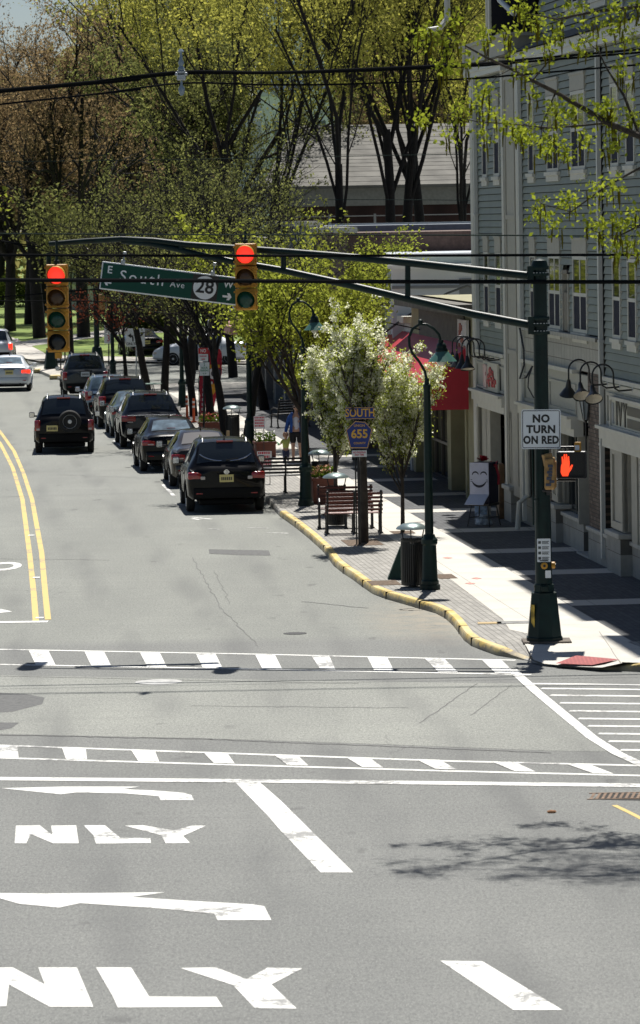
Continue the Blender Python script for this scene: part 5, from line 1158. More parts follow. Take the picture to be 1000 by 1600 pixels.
flag('red feather flag with a white C on a dark patch and gold chevrons', 321, 664, 540, .6, True)
flag('plain red feather flag rising beside the parking rules sign', 312, 668, 572, .32, False)
s = MB(); s.v = []; 
# far signs: cafe table
t = thing('cafe_table', 'pale green round table on the sidewalk behind the parked cars', 'table', GS(235, 630), 0); s = MB(); s.lathe([(.45, .72), (.45, .75)], 18); obj('tabletop', s, mat('pale_green', (.3, .42, .36), .4), t)
for a in (.5, 2.1, 3.7, 5.3): s = MB(); s.tube([(.12 * math.cos(a), .12 * math.sin(a), .72), (.3 * math.cos(a), .3 * math.sin(a), 0)], .015, 5); obj('leg', s, iron, t)
# ================================================================ SMILING BOX ON STOOL
p = GS(756, 822); eb = thing('decorated_box', 'white and navy box with a smiling face and closed eyes, standing on a black stool', 'box', p + Vector((0, 0, .52)), rad(-28))
s = MB(); s.bbox(-.22, .24, -.2, .28, 0, .9, .01); obj('box', s, mat('navy', (0.006, 0.008, 0.03), .6), eb)
lil = mat('lilac_white', (0.52, 0.54, 0.68), .7, var=.05)
s = MB(); s.box(-.225, .235, -.215, -.201, .2, .9); obj('front_panel', s, lil, eb); s = MB(); s.add([(-.225, -.215, .2), (.235, -.215, .2), (.235, -.5, .0), (-.225, -.5, .0), (-.225, -.215, .185), (.235, -.215, .185), (.235, -.5, -.015), (-.225, -.5, -.015)], [(0, 1, 2, 3), (7, 6, 5, 4), (3, 2, 6, 7), (0, 3, 7, 4), (1, 5, 6, 2)]); obj('tray', s, mat('tray_blue', (.45, .5, .66), .6), eb)
s = MB()
def arc(cx, cz, r, a0, a1, w0, w1, sx=1.0):
    n = 14; o1, i1 = [], []
    for i in range(n + 1):
        a = rad(a0 + (a1 - a0) * i / n); w_ = w0 + (w1 - w0) * math.sin(PI * i / n); o1.append((cx + sx * (r + w_ / 2) * math.cos(a), cz + (r + w_ / 2) * math.sin(a))); i1.append((cx + sx * (r - w_ / 2) * math.cos(a), cz + (r - w_ / 2) * math.sin(a)))
    s.prism(o1 + i1[::-1], -.222, -.216)
arc(-.085, .62, .075, 15, 175, .012, .03); arc(.115, .62, .075, 5, 165, .012, .03); arc(.005, .56, .185, 205, 335, .012, .055)
for sx in (-1, 1):
    for dz in (-.02, .02): s.box(.005 + sx * .19 - .02, .005 + sx * .19 + .02, -.222, -.216, .5 + dz - .006, .5 + dz + .006)
obj('face_drawing', s, mat('ink_navy', (.015, .015, .035), .6), eb)
st_ = thing('stool', 'thin legged black stool under the smiling box', 'stool', p, rad(-28)); s = MB(); s.bbox(-.24, .26, -.26, .28, .46, .52, .01); obj('seat', s, iron, st_)
for x, y in ((-.2, -.2), (.2, -.2), (-.2, .22), (.2, .22)): s = MB(); s.tube([(x, y, .47), (x * 1.35, y * 1.35, 0)], .014, 6); obj('leg', s, iron, st_)
s = MB(); z = .2; q_ = 1.2; s.tube([(-.2 * q_, -.2 * q_, z), (.2 * q_, -.2 * q_, z), (.2 * q_, .22 * q_, z), (-.2 * q_, .22 * q_, z), (-.2 * q_, -.2 * q_, z)], .01, 5); obj('stretcher', s, iron, st_)
rbm = mat('ribbon_red', (0.30, 0.006, 0.02), .5); s = MB(); r6 = random.Random(4)
for cx, cy, cz, n in ((.0, .0, .02, 11), (.26, .05, -.1, 5)):
    for i in range(n):
        a = 2 * PI * i / n + r6.random(); e = r6.uniform(.3, 1.2); d = Vector((math.cos(a) * math.cos(e), math.sin(a) * math.cos(e), math.sin(e))); sd = d.cross(Vector((0, 0, 1))).normalized() * .035; L = .15
        k = len(s.v); c = Vector((cx, cy, cz)); pts = [c, c + d * L * .5 + Vector((0, 0, .03)), c + d * L, c + d * L * .6 - Vector((0, 0, .02)), c]
        for q in pts: s.v += [tuple(q - sd), tuple(q + sd)]
        s.f += [(k + 2 * j, k + 2 * j + 1, k + 2 * j + 3, k + 2 * j + 2) for j in range(4)]
s.tube([(.3, .05, -.1), (.36, .06, -.3), (.34, .08, -.5)], .03, 6)
o = tag(obj('ribbon_bow', s, rbm, None, eb.location + Vector((0, .05, .9)), rad(-28), fixn=False), 'big dark red ribbon bow on top of the smiling box', 'bow')
s = MB(); s.lathe([(.19, 0), (.2, .02), (.15, .22), (.02, .23)], 18); o = tag(obj('glass_bowl', s, mat('bowl_pale', (.4, .45, .5), .2, var=.5, vscale=9), None, p + Vector((.02, .45, 0))), 'pale bowl with coloured prints on the ground behind the stool', 'bowl')
s = MB(); s.bbox(-.14, .14, -.01, .01, 0, .5, .005, Matrix.Rotation(rad(8), 4, 'X')); o = tag(obj('leaning_board', s, mat('print_blue', (.25, .35, .5), .5, var=.6, vscale=10), None, p + Vector((-.03, .75, 0))), 'blue printed board leaning behind the stool legs', 'board')
s = MB(); s.bbox(-.07, .07, -.25, .25, 0, 1.25, .02); o = tag(obj('folding_sign', s, mat('brown_board', (.16, .09, .04), .6, var=.2), None, FP(-1.9, .15, KZ), FROT + PI / 2), 'brown and white board standing between the smiling box and the pilaster', 'board')
s = MB(); s.lathe([(.1, 0), (.1, .7), (.06, .75)], 12); tag(obj('bollard', s, trimc, None, FP(-1.75, .5, KZ)), 'short cream post at the foot of the tall pilaster', 'post')
# ================================================================ VEHICLES
def paintm(name, col, metal=.3, rough=.25): return mat(name, col, rough, metal, coat=.6)
carglass = mat('car_glass', (0.012, 0.016, 0.018), 0.03, spec=1.0)
carglass2 = mat('car_glass_blue', (0.10, 0.15, 0.19), 0.04, spec=1.0, var=.5, vscale=3)
tail = mat('tail_red', (0.30, 0.008, 0.012), .15, coat=1.0); tail_lit = mat('tail_lit', (0.8, .03, .02), .2, emit=(1, .03, .01), es=1.6); amber = mat('amber_lens', (.6, .16, .02), .2)
clearl = mat('clear_lens', (.55, .5, .48), .15); platem = mat('licence_plate_yellow', (0.72, 0.62, 0.26), .5); platew = mat('licence_plate_white', (.55, .6, .65), .5)
trimb = mat('black_plastic', (0.006, 0.006, 0.0065), .7, spec=.2); rimm = mat('alloy_rim', (0.62, 0.63, 0.64), .35, .5)
inkp = mat('plate_letters', (.02, .02, .03), .5)
SUV = dict(L=4.7, W=.93, H=1.68, st=[(0, .50, .92, .98, .74, .80, .66), (.05, .38, .99, 1.04, .84, .86, .74), (.14, .34, 1.05, 1.12, .9, .9, .76), (.3, .32, 1.07, 1.36, .92, .92, .70), (.52, .31, 1.06, 1.62, .93, .92, .64), (.8, .3, 1.05, 1.68, .93, .92, .62), (1.7, .3, 1.03, 1.70, .93, .92, .63), (2.5, .3, 1.02, 1.66, .93, .92, .62), (2.9, .3, 1.01, 1.55, .93, .92, .64), (3.6, .3, .99, 1.07, .93, .91, .78), (4.2, .3, .92, .98, .92, .88, .7), (4.6, .34, .78, .84, .84, .8, .6), (4.7, .42, .66, .7, .7, .68, .5)],
           rw=(2.25, 4.0), sw=[(4.6, 8.6)], ws=(8.05, 8.9), wz=.35, wy=(.95, 3.75))
SED = dict(L=4.6, W=.89, H=1.45, st=[(0, .48, .84, .88, .70, .76, .62), (.05, .34, .95, .99, .8, .83, .68), (.16, .27, 1.0, 1.04, .86, .86, .70), (.4, .26, 1.0, 1.06, .88, .88, .70), (.72, .25, .99, 1.08, .89, .89, .70), (1.4, .25, .97, 1.40, .89, .88, .56), (1.8, .25, .96, 1.45, .89, .88, .55), (2.5, .25, .94, 1.44, .89, .88, .56), (2.85, .25, .93, 1.35, .89, .88, .58), (3.6, .25, .90, .98, .89, .86, .70), (4.2, .26, .80, .86, .87, .82, .64), (4.52, .3, .66, .7, .78, .74, .5), (4.6, .36, .56, .58, .66, .64, .4)],
           rw=(4.12, 4.92), sw=[(4.75, 8.35)], ws=(8.05, 8.95), wz=.32, wy=(.9, 3.6))
def scale_prof(p, L=None, W=None, H=None, belt=1.0):
    q = dict(p); kl = (L or p['L']) / p['L']; kw = (W or p['W']) / p['W']; kh = (H or p['H']) / p['H']
    q['st'] = [(a * kl, b * 1.0, c * kh * belt, d * kh, e * kw, f * kw, g * kw) for a, b, c, d, e, f, g in p['st']]
    q['L'] = p['L'] * kl; q['W'] = p['W'] * kw; q['H'] = p['H'] * kh; q['wy'] = tuple(w * kl for w in p['wy']); return q
def ringpt(stt, r):
    y, zb, zl, zt, wb, wl, wt = stt
    P_ = [(0, zb), (wb * .88, zb), (wb * .99, zb + .1), (wl + .015, (zb + zl) * .52), (wl + .01, zl - .1), (wl - .035, zl), (wt + .02, zt - .07), (wt - .06, zt - .012), (wt * .5, zt + .012), (0, zt + .018)]
    i = min(int(r), len(P_) - 2); t = r - i; a, b = P_[i], P_[i + 1]; return (a[0] + (b[0] - a[0]) * t, a[1] + (b[1] - a[1]) * t)
def surf(pr, s, r):
    st = pr['st']; i = min(int(s), len(st) - 2); t = s - i; A_ = st[i]; B_ = st[i + 1]; q = tuple(a + (b - a) * t for a, b in zip(A_, B_)); x, z = ringpt(q, r); return Vector((x, q[0], z))
def patch(mb, pr, s0, s1, r0, r1, side, off=.006, n=6, m=3, inset=None):
    k = len(mb.v)
    for i in range(n + 1):
        for j in range(m + 1):
            s = s0 + (s1 - s0) * i / n; r = r0 + (r1 - r0) * j / m; e = .02
            p = surf(pr, s, r); ds = surf(pr, min(s + e, len(pr['st']) - 1.001), r) - surf(pr, max(s - e, 0), r); dr = surf(pr, s, r + e if r < 8.9 else r) - surf(pr, s, r - e)
            nn = dr.cross(ds) * -1
            if nn.length > 0: nn.normalize()
            if nn.z < -.2 and r > 5: nn = -nn
            if nn.x < 0 and r < 7: nn.x = -nn.x
            p = p + nn * off; mb.v.append((p.x * side, p.y, p.z))
    for i in range(n):
        for j in range(m): a = k + i * (m + 1) + j; mb.f.append((a, a + 1, a + m + 2, a + m + 1) if side > 0 else (a, a + m + 1, a + m + 2, a + 1))
def wheel(parent, x, y, R, sp=5, w=.2, flip=1, tm=rubber, name='wheel'):
    s = MB(); mx = Matrix.Translation((x, y, R)) @ Matrix.Rotation(PI / 2 * flip, 4, 'Y')
    s.lathe([(R * .66, -w / 2), (R * .9, -w / 2), (R * .98, -w / 2 + .02), (R, -w / 2 + .05), (R, w / 2 - .05), (R * .98, w / 2 - .02), (R * .9, w / 2), (R * .66, w / 2)], 28, mx); wo = obj(name, s, tm, parent, smooth=35)
    s = MB(); s.lathe([(R * .67, w / 2 + .001), (R * .64, w / 2 + .008), (R * .6, w / 2 - .02)], 24, mx, cap=False); s.lathe([(.06, w / 2 - .02), (.05, w / 2 + .006), (.01, w / 2 + .01)], 12, mx)
    for i in range(sp):
        m2 = mx @ Matrix.Rotation(2 * PI * i / sp, 4, 'Z'); s.box(.04, R * .63, -.035, .035, w / 2 - .03, w / 2 - .004, m2)
    obj('rim', s, rimm, wo, smooth=30)
    s = MB(); s.lathe([(.01, w / 2 - .055), (R * .62, w / 2 - .05)], 24, mx, cap=False); obj('brake_disc', s, mat('brake_dark', (.03, .03, .03), .5, .5), wo)
    return wo
def car(label, p, rz, pr, paint, style, glass=None, lights='suv', plate='NJ', lit=False, rails=False, spare=False, cat='car', group='cars parked along the kerb', lower=None, detail=True, sideglass=None, plz=None):
    t = thing('car' if style == 'sedan' else 'suv', label, cat, p, rz, group); glass = glass or carglass
    st = pr['st']; s = MB(); NR = 9; rr_ = [0, 1, 2, 3, 4, 5, 6, 7, 8, 9]; m_ = 2 * NR + 1 - 1
    rings = []; sub = []
    for i in range(len(st) - 1):
        for t_ in (0, .5): sub.append(i + t_)
    sub.append(len(st) - 1.0001)
    for sv in sub:
        pts = [surf(pr, sv, r) for r in rr_]; ring = [(v.x, v.y, v.z) for v in pts] + [(-v.x, v.y, v.z) for v in pts[-2:0:-1]]; rings.append(ring)
    n = len(rings[0])
    for rg in rings: s.v += rg
    for i in range(len(rings) - 1):
        for j in range(n): a, b = i * n + j, i * n + (j + 1) % n; s.f.append((a, b, b + n, a + n))
    s.f.append(tuple(range(n))[::-1]); s.f.append(tuple((len(rings) - 1) * n + j for j in range(n)))
    obj('body', s, paint, t, smooth=32)
    W_, L_ = pr['W'], pr['L']; y0 = st[0][0]; zt0 = st[0][3]
    # glass
    g = MB(); a, b = pr['rw']
    for sd in (1, -1): patch(g, pr, a, b, 7.25 if lights == 'sed' else 6.9, 9, sd, .009, 8, 4)
    obj('rear_window', g, glass, t, smooth=40, fixn=False)
    if lights != 'sed':
        g = MB()
        for sd in (1, -1): patch(g, pr, b + .05, b + .5, 6.9, 9, sd, .02, 4, 3)
        obj('rear_spoiler', g, paint, t, smooth=40, fixn=False)
    g = MB(); a, b = pr['ws']
    for sd in (1, -1): patch(g, pr, a, b, 7.1, 9, sd, .009, 6, 4)
    obj('windshield', g, carglass, t, smooth=40, fixn=False)
    for sd in (1, -1):
        a, b = pr['sw'][0]; n3 = (b - a) / 3
        for q in range(3 if lights != 'sed' else 2):
            nn = 3 if lights != 'sed' else 2; w = (b - a) / nn; g = MB(); patch(g, pr, a + q * w + .03, a + (q + 1) * w - .05, 5.12, 5.9, sd, .008, 5, 2); obj('side_window', g, sideglass or carglass, t, smooth=40, fixn=False)
    # wheels and arches
    R = pr['wz']
    for y in pr['wy']:
        for sd in (1, -1):
            wheel(t, sd * (W_ - .105), y, R, flip=sd)
            s = MB(); mx = Matrix.Translation((sd * (W_ + .004), y, R)) @ Matrix.Rotation(PI / 2, 4, 'Y'); N = 16; v = []
            for i in range(N + 1): an = PI * i / N; v.append((-(R + .075) * math.sin(an), (R + .075) * math.cos(an)));
            for i in range(N + 1): an = PI - PI * i / N; v.append((-(R + .02) * math.sin(an), (R + .02) * math.cos(an)))
            k = len(v); s.add([(x, yy, -.02) for x, yy in v] + [(x, yy, .012) for x, yy in v], [(i, 2 * N + 1 - i, 2 * N - i, i + 1) for i in range(N)] + [(k + i, k + i + 1, k + 2 * N - i, k + 2 * N + 1 - i) for i in range(N)] + [(i, i + 1, i + 1 + k, i + k) for i in range(N)], mx)
            obj('wheel_arch', s, trimb if style == 'suv' else paint, t)
    # under-bumper, plate, lights, mirrors
    zb = st[0][1]; s = MB(); s.bbox(-W_ * .86, W_ * .86, -.05, .25, zb - .14, zb + .12, .04); o = obj('rear_bumper', s, lower or (trimb if style == 'suv' else paint), t, smooth=30)
    s = MB(); s.bbox(-W_ * .7, W_ * .7, .1, L_ - .2, .2, .34, .04); s.tube([(.45, -.03, zb - .14), (.45, .3, zb - .14)], .03, 8); obj('underbody', s, trimb, t)
    plx = -.36 if spare else 0; pz = plz if plz else (zb + zt0) / 2 + .12; s = MB(); s.bbox(plx - .17, plx + .17, -.025, -.008, pz - .09, pz + .09, .006); po = obj('licence_plate', s, platem if plate == 'NJ' else platew, t)
    s = MB(); rr2 = random.Random(label)
    # plate characters read only as dark strokes at this distance
    for i in range(6):
        x = plx - .125 + i * .045; s.box(x, x + .028, -.029, -.0251, pz - .045, pz + .03)
    obj('plate_lettering', s, inkp, po)
    s = MB(); s.bbox(-.22, .22, -.02, .0, pz + .1, pz + .13, .006); obj('tailgate_handle', s, trimb if lights != 'bmw' else chrome, t)
    tl = tail_lit if lit else tail
    zl = st[1][2]
    for sd in (1, -1):
        s = MB()
        if lights == 'tall': s.bbox(sd * W_ * .80, sd * W_ * 1.0, -.01, .18, zl - .28, zl + .04, .03)
        elif lights == 'murano': s.bbox(sd * W_ * .62, sd * W_ * .99, -.012, .3, zl - .2, zl - .02, .05)
        elif lights == 'bmw': s.bbox(sd * W_ * .52, sd * W_ * 1.0, -.012, .3, zl - .15, zl + .03, .03)
        elif lights == 'hyun': s.bbox(sd * W_ * .72, sd * W_ * 1.0, -.01, .25, zl - .22, zl + .1, .04)
        else: s.bbox(sd * W_ * .56, sd * W_ * .98, -.012, .3, zl - .2, zl - .06, .03)
        lo_ = obj('tail_light', s, tl, t, smooth=40)
        s = MB()
        if lights == 'tall': s.bbox(sd * W_ * .82, sd * W_ * .93, -.02, .0, zl - .26, zl - .2, .008)
        elif lights == 'murano': s.bbox(sd * W_ * .54, sd * W_ * .66, -.022, .02, zl - .2, zl - .12, .015)
        else: s.bbox(sd * W_ * .62, sd * W_ * .8, -.02, .0, zl - .18, zl - .15, .006)
        obj('reverse_lamp', s, clearl, lo_)
        s = MB(); s.bbox(sd * W_ * .62, sd * W_ * .78, -.058, -.04, zb - .03, zb + .0, .006); obj('reflector', s, tail, t)
        ym = st[9][0] - .35; s = MB(); s.bbox(sd * (W_ + .03), sd * (W_ + .2), ym - .05, ym + .07, st[8][2] - .02, st[8][2] + .15, .03); s.bbox(sd * (W_ - .08), sd * (W_ + .05), ym - .02, ym + .04, st[8][2], st[8][2] + .05, .01); mo = obj('side_mirror', s, paint, t, smooth=40)
        s = MB(); s.bbox(sd * (W_ + .045), sd * (W_ + .185), ym - .058, ym - .048, st[8][2] + .0, st[8][2] + .13, .004); obj('mirror_glass', s, chrome, mo)
        s = MB()
        for yy in (L_ * .33, L_ * .55): s.bbox(sd * (W_ - .0), sd * (W_ + .025), yy, yy + .16, st[7][2] - .17, st[7][2] - .14, .006)
        obj('door_handle', s, paint, t)
        s = MB(); s.bbox(sd * W_ * .55, sd * W_ * .88, L_ - .25, L_ - .02, st[11][2] - .14, st[11][2] - .02, .03); obj('headlight', s, clearl, t)
        s = MB()
        for yy in (.27, .46, .65): s.box(sd * (W_ - .0), sd * (W_ + .009), L_ * yy, L_ * yy + .008, .42, st[7][2] - .06)
        obj('door_seam', s, trimb, t)
    if lights != 'sed':
        i1 = pr['rw'][1]; q = surf(pr, i1 + .2, 9); s = MB(); s.bbox(-.2, .2, q.y - .1, q.y + .0, q.z - .01, q.z + .03, .008); obj('brake_light', s, tail, t)
        q = surf(pr, pr['rw'][0] + .25, 8); s = MB(); s.tube([(.0, q.y - .05, q.z - .02), (.28, q.y - .04, q.z + .02), (.3, q.y - .04, q.z + .02)], .012, 5); obj('rear_wiper', s, trimb, t)
    else:
        q = surf(pr, pr['rw'][0] + .1, 9); s = MB(); s.bbox(-.12, .12, q.y, q.y + .05, q.z, q.z + .025, .006); obj('brake_light', s, tail, t)
    if rails:
        for sd in (1, -1):
            s = MB(); s.tube([tuple(surf(pr, 4.4, 7.2) * 1 + Vector((0, 0, .0))), tuple(surf(pr, 4.8, 7.2) + Vector((0, 0, .06))), tuple(surf(pr, 6.5, 7.2) + Vector((0, 0, .06))), tuple(surf(pr, 7.3, 7.2) + Vector((0, 0, 0)))], .018, 6)
            if sd < 0: s.v = [(-x, y, z) for x, y, z in s.v]
            obj('roof_rail', s, rails, t)
    s = MB(); q = surf(pr, pr['rw'][1] + .5, 9); s.tube([(0, q.y + .1, q.z), (0, q.y + .0, q.z + .12)], .008, 5); s.bbox(-.02, .02, q.y + .05, q.y + .15, q.z - .01, q.z + .05, .01); obj('antenna', s, trimb, t)
    if lights == 'murano':
        for sd in (1, -1):
            s = MB(); pts = []
            for i in range(8): f = i / 7; pts.append(tuple(surf(pr, 2.3 + .75 * f ** 1.8, 9 - 1.9 * f - .0) + Vector((.1 * (1 - f), -.015, .01))))
            s.tube(pts, .014, 5)
            if sd < 0: s.v = [(-x, y, z) for x, y, z in s.v]
            obj('chrome_trim', s, chrome, t)
        s = MB(); mx = Matrix.Translation((0, -.02, zl - .02)) @ Matrix.Rotation(PI / 2, 4, 'X'); s.lathe([(.06, 0), (.06, .012), (.045, .012), (.045, 0)], 20, mx); s.box(-.07, .07, -.035, -.02, zl - .03, zl - .01); obj('badge', s, chrome, t)
    if lights == 'bmw':
        s = MB(); s.bbox(-W_ * .8, W_ * .8, -.015, .02, zl + .03, zl + .055, .006); s.bbox(-W_ * .45, W_ * .1, -.06, -.04, zb + .04, zb + .06, .006); obj('chrome_trim', s, chrome, t)
    if spare:
        so3 = MB(); mx = Matrix.Translation((.18, -.13, .98)) @ Matrix.Rotation(PI / 2, 4, 'X'); R2 = .345; w = .2
        so3.lathe([(R2 * .62, w / 2 - .03), (R2 * .68, w / 2), (R2 * .9, w / 2), (R2 * .98, w / 2 - .03), (R2, w / 2 - .06), (R2, -w / 2), (R2 * .5, -w / 2)], 30, mx); wo = obj('spare_wheel', so3, rubber, t, smooth=35)
        s = MB(); s.lathe([(R2 * .63, w / 2 - .025), (R2 * .6, w / 2 - .01), (R2 * .54, w / 2 - .05)], 28, mx, cap=False); s.lathe([(.07, w / 2 - .06), (.06, w / 2 - .02), (.02, w / 2 - .015)], 14, mx)
        for i in range(6): s.add([(.03, -.03, w / 2 - .04), (R2 * .56, -.055, w / 2 - .03), (R2 * .56, .055, w / 2 - .03), (.03, .03, w / 2 - .04), (.03, -.03, w / 2 - .07), (R2 * .56, -.05, w / 2 - .06), (R2 * .56, .05, w / 2 - .06), (.03, .03, w / 2 - .07)], [(0, 1, 2, 3), (0, 4, 5, 1), (1, 5, 6, 2), (2, 6, 7, 3)], mx @ Matrix.Rotation(2 * PI * i / 6 + .3, 4, 'Z'))
        obj('rim', s, rimm, wo, smooth=20); s = MB(); s.lathe([(.01, w / 2 - .09), (R2 * .6, w / 2 - .08)], 24, mx, cap=False); obj('rim_well', s, black, wo)
    return t
blk = mat('car_black', (0.0015, 0.0015, 0.002), .25, coat=.2, spec=.2); navy = mat('car_navy', (0.006, 0.010, 0.018), .22, .2, coat=.3); silver = paintm('car_silver', (0.62, 0.66, 0.72), .35, .35); gold_ = paintm('car_dark_bronze', (0.035, 0.028, 0.02), .4, .22)
slate = mat('car_slate', (0.016, 0.024, 0.032), .25, .3, coat=.4); teal = paintm('car_grey_green', (0.09, 0.12, 0.12), .5, .25); lblue = paintm('car_ice_blue', (0.14, 0.2, 0.27), .5, .25)
def at(px, py): return G(px, py)
RZ = SROT
def cp(px, py, pr, cen=True): return G(px, py)
mur = scale_prof(SUV, 4.8, .94, 1.72)
car('glossy black crossover with bright curved trim under its rear window, nearest in the parked row', at(355, 802), rad(4.5), mur, blk, 'suv', lights='murano', rails=chrome, cat='suv', plz=.84)
car('dark bronze sedan squeezed between the black crossover and the black sedan', G(310, 762) + Vector((.18, 0, 0)), rad(5), scale_prof(SED, 4.7, .9, 1.44), gold_, 'sedan', glass=mat('car_glass_haze', (.16, .155, .15), .05, spec=1.0), lights='sed')
car('black sedan whose rear window mirrors branches, third in the parked row', G(272, 738), rad(6), scale_prof(SED, 4.6, .9, 1.46), blk, 'sedan', glass=carglass2, lights='sed')
car('dark navy estate suv with chrome strips and roof rails, fourth in the parked row', G(238, 700), rad(6), scale_prof(SUV, 4.65, .94, 1.66), navy, 'suv', lights='bmw', rails=chrome, cat='suv', plz=.86)
car('grey green sedan mostly hidden left of the navy estate suv', G(216, 683), rad(6), scale_prof(SED, 4.4, .87, 1.44), teal, 'sedan', glass=carglass2, lights='sed')
car('black suv with clear reversing lenses, sixth in the parked row', G(198, 669), rad(6), scale_prof(SUV, 4.65, .94, 1.68), blk, 'suv', lights='hyun', rails=chrome, cat='suv')
car('small ice blue hatchback peeking out ahead of the sixth parked car', G(172, 655), rad(6), scale_prof(SUV, 4.2, .88, 1.52), lblue, 'suv', glass=carglass2, lights='hyun', rails=chrome)
car('slate grey suv driving away near the far junction', G(134, 623), rad(5), scale_prof(SUV, 4.45, .9, 1.75), slate, 'suv', lights='tall', plate='PA', rails=black, cat='suv', group='cars driving away', plz=.98)
car('black compact suv with a spare wheel on its tailgate, driving in the lane', G(101, 709), rad(3), scale_prof(SUV, 4.3, .9, 1.70, .98), blk, 'suv', lights='tall', rails=steel, spare=True, cat='suv', group='cars driving away', plz=.78)
car('silver sedan with lit brake lights at the left edge', G(15, 612), rad(3), scale_prof(SED, 4.6, .9, 1.46), silver, 'sedan', lights='sed', lit=True, glass=carglass2, group='cars driving away')
car('silver minivan with glowing tail lights ahead of the silver sedan', G(-10, 570), rad(2), scale_prof(SUV, 4.9, .95, 1.72), silver, 'suv', lights='tall', lit=True, cat='minivan', group='cars driving away')
car('silver blue car crossing sideways beyond the tree trunks', G(387, 568), rad(90), scale_prof(SED, 4.6, .9, 1.5), silver, 'sedan', lights='sed', group='cars at the far junction', sideglass=carglass2)
car('dark car on the far road half hidden by a street tree trunk', G(230, 559), rad(12), scale_prof(SED, 4.4, .88, 1.45), blk, 'sedan', lights='sed', group='cars at the far junction')

# ================================================================ PEOPLE
skin = mat('skin', (0.50, 0.29, 0.20), .55, var=.04)
def skinmesh(joints, bones, sub=2):
    """joints: name -> (pos, radius); one continuous skinned surface"""
    names = list(joints); idx = {n: i for i, n in enumerate(names)}
    me = bpy.data.meshes.new('t'); me.from_pydata([joints[n][0] for n in names], [(idx[a], idx[b]) for a, b in bones], [])
    o = bpy.data.objects.new('t', me); COL.objects.link(o); md = o.modifiers.new('s', 'SKIN'); md.use_smooth_shade = True
    for n in names:
        r = joints[n][1]; r = (r, r) if not isinstance(r, tuple) else r
        me.skin_vertices[0].data[idx[n]].radius = r; me.skin_vertices[0].data[idx[n]].use_root = (n == names[0])
    sb = o.modifiers.new('u', 'SUBSURF'); sb.levels = sub; sb.render_levels = sub
    ev = o.evaluated_get(bpy.context.evaluated_depsgraph_get()).to_mesh(); mb = MB(); mb.v = [v.co[:] for v in ev.vertices]; mb.f = [tuple(p.vertices) for p in ev.polygons]
    bpy.data.objects.remove(o); return mb
def head(mb, c, k=1.0, tilt=0):
    hx = MB(); hx.sphere((0, 0, 0), .1, 16, (.78, .92, 1.16)); v2 = []
    for x, y, z in hx.v:
        if z < -.02: x *= 1 + z * 2.6; y = y * (1 + z * 1.2) - .01
        v2.append((x, y, z))
    hx.v = v2
    hx.sphere((0, -.098, -.012), .016, 8, (.8, 1.1, 1.5)); hx.sphere((.078, .0, -.0), .02, 8, (.4, .8, 1.3)); hx.sphere((-.078, .0, -.0), .02, 8, (.4, .8, 1.3)); hx.sphere((0, -.084, -.058), .02, 8, (1.2, .5, .35))
    mb.add([(x * k, y * k, z * k) for x, y, z in hx.v], hx.f, Matrix.Translation(c) @ Matrix.Rotation(tilt, 4, 'X'))
def hand(mb, c, d, k=1.0, curl=.5):
    d = Vector(d).normalized(); sdv = d.cross(Vector((0, 1, 0))); sdv = sdv.normalized() if sdv.length > .1 else Vector((1, 0, 0)); nn = sdv.cross(d)
    j = {'w': (tuple(c), .022 * k), 'p': (tuple(Vector(c) + d * .05 * k), (.034 * k, .016 * k))}; mb2 = skinmesh(j, [('w', 'p')], 1); mb.add(mb2.v, mb2.f)
    for i, L in enumerate((.07, .08, .075, .06)):
        b = Vector(c) + d * .06 * k + sdv * (i - 1.5) * .018 * k; m1 = b + d * L * .5 * k + nn * .008 * k; e = m1 + (d * (1 - curl) + nn * -curl).normalized() * L * .5 * k
        mb.tube([b, m1, e], [.009 * k, .008 * k, .006 * k], 6)
    b = Vector(c) + d * .02 * k + sdv * -.028 * k; mb.tube([b, b + (d - sdv * .8).normalized() * .035 * k, b + (d * 1.4 - sdv * .6).normalized() * .06 * k], [.011 * k, .01 * k, .007 * k], 6)
# woman, facing the camera, holding the child's raised hand
wp_ = GS(464, 722.5); wm = thing('person', 'woman in open blue jacket, white top and black skirt holding a toddler hand', 'person', wp_, rad(-4), 'people on the sidewalk')
j = {'pel': ((0, 0, .90), (.15, .11)), 'wai': ((0, .0, 1.05), (.125, .09)), 'che': ((0, .0, 1.22), (.15, .1)), 'nk0': ((0, .01, 1.38), (.075, .06)), 'nk1': ((0, .0, 1.46), .048), 'hd': ((0, -.01, 1.53), .05),
     'ls': ((-.165, .01, 1.345), .058), 'le': ((-.25, .03, 1.08), .042), 'lw': ((-.31, -.03, .85), .026), 'rs': ((.165, .01, 1.345), .058), 're': ((.235, .02, 1.10), .042), 'rw': ((.15, -.17, 1.13), .026),
     'lh': ((-.09, 0, .84), .095), 'lk': ((-.10, -.03, .47), .058), 'lc': ((-.10, .0, .32), .052), 'la': ((-.10, .02, .08), .032), 'lt': ((-.11, -.12, .03), .03),
     'rh': ((.09, 0, .84), .095), 'rk': ((.10, .02, .47), .058), 'rc': ((.10, .06, .32), .052), 'ra': ((.105, .09, .08), .032), 'rt': ((.13, -.04, .03), .03)}
bones = [('pel', 'wai'), ('wai', 'che'), ('che', 'nk0'), ('nk0', 'nk1'), ('nk1', 'hd'), ('che', 'ls'), ('ls', 'le'), ('le', 'lw'), ('che', 'rs'), ('rs', 're'), ('re', 'rw'), ('pel', 'lh'), ('lh', 'lk'), ('lk', 'lc'), ('lc', 'la'), ('la', 'lt'), ('pel', 'rh'), ('rh', 'rk'), ('rk', 'rc'), ('rc', 'ra'), ('ra', 'rt')]
b = skinmesh(j, bones); head(b, (0, -.01, 1.56)); hand(b, (-.31, -.03, .85), (-.25, -.2, -1)); hand(b, (.15, -.17, 1.13), (-.8, -.3, .5), curl=.7)
obj('body', b, skin, wm, smooth=60, fixn=False)
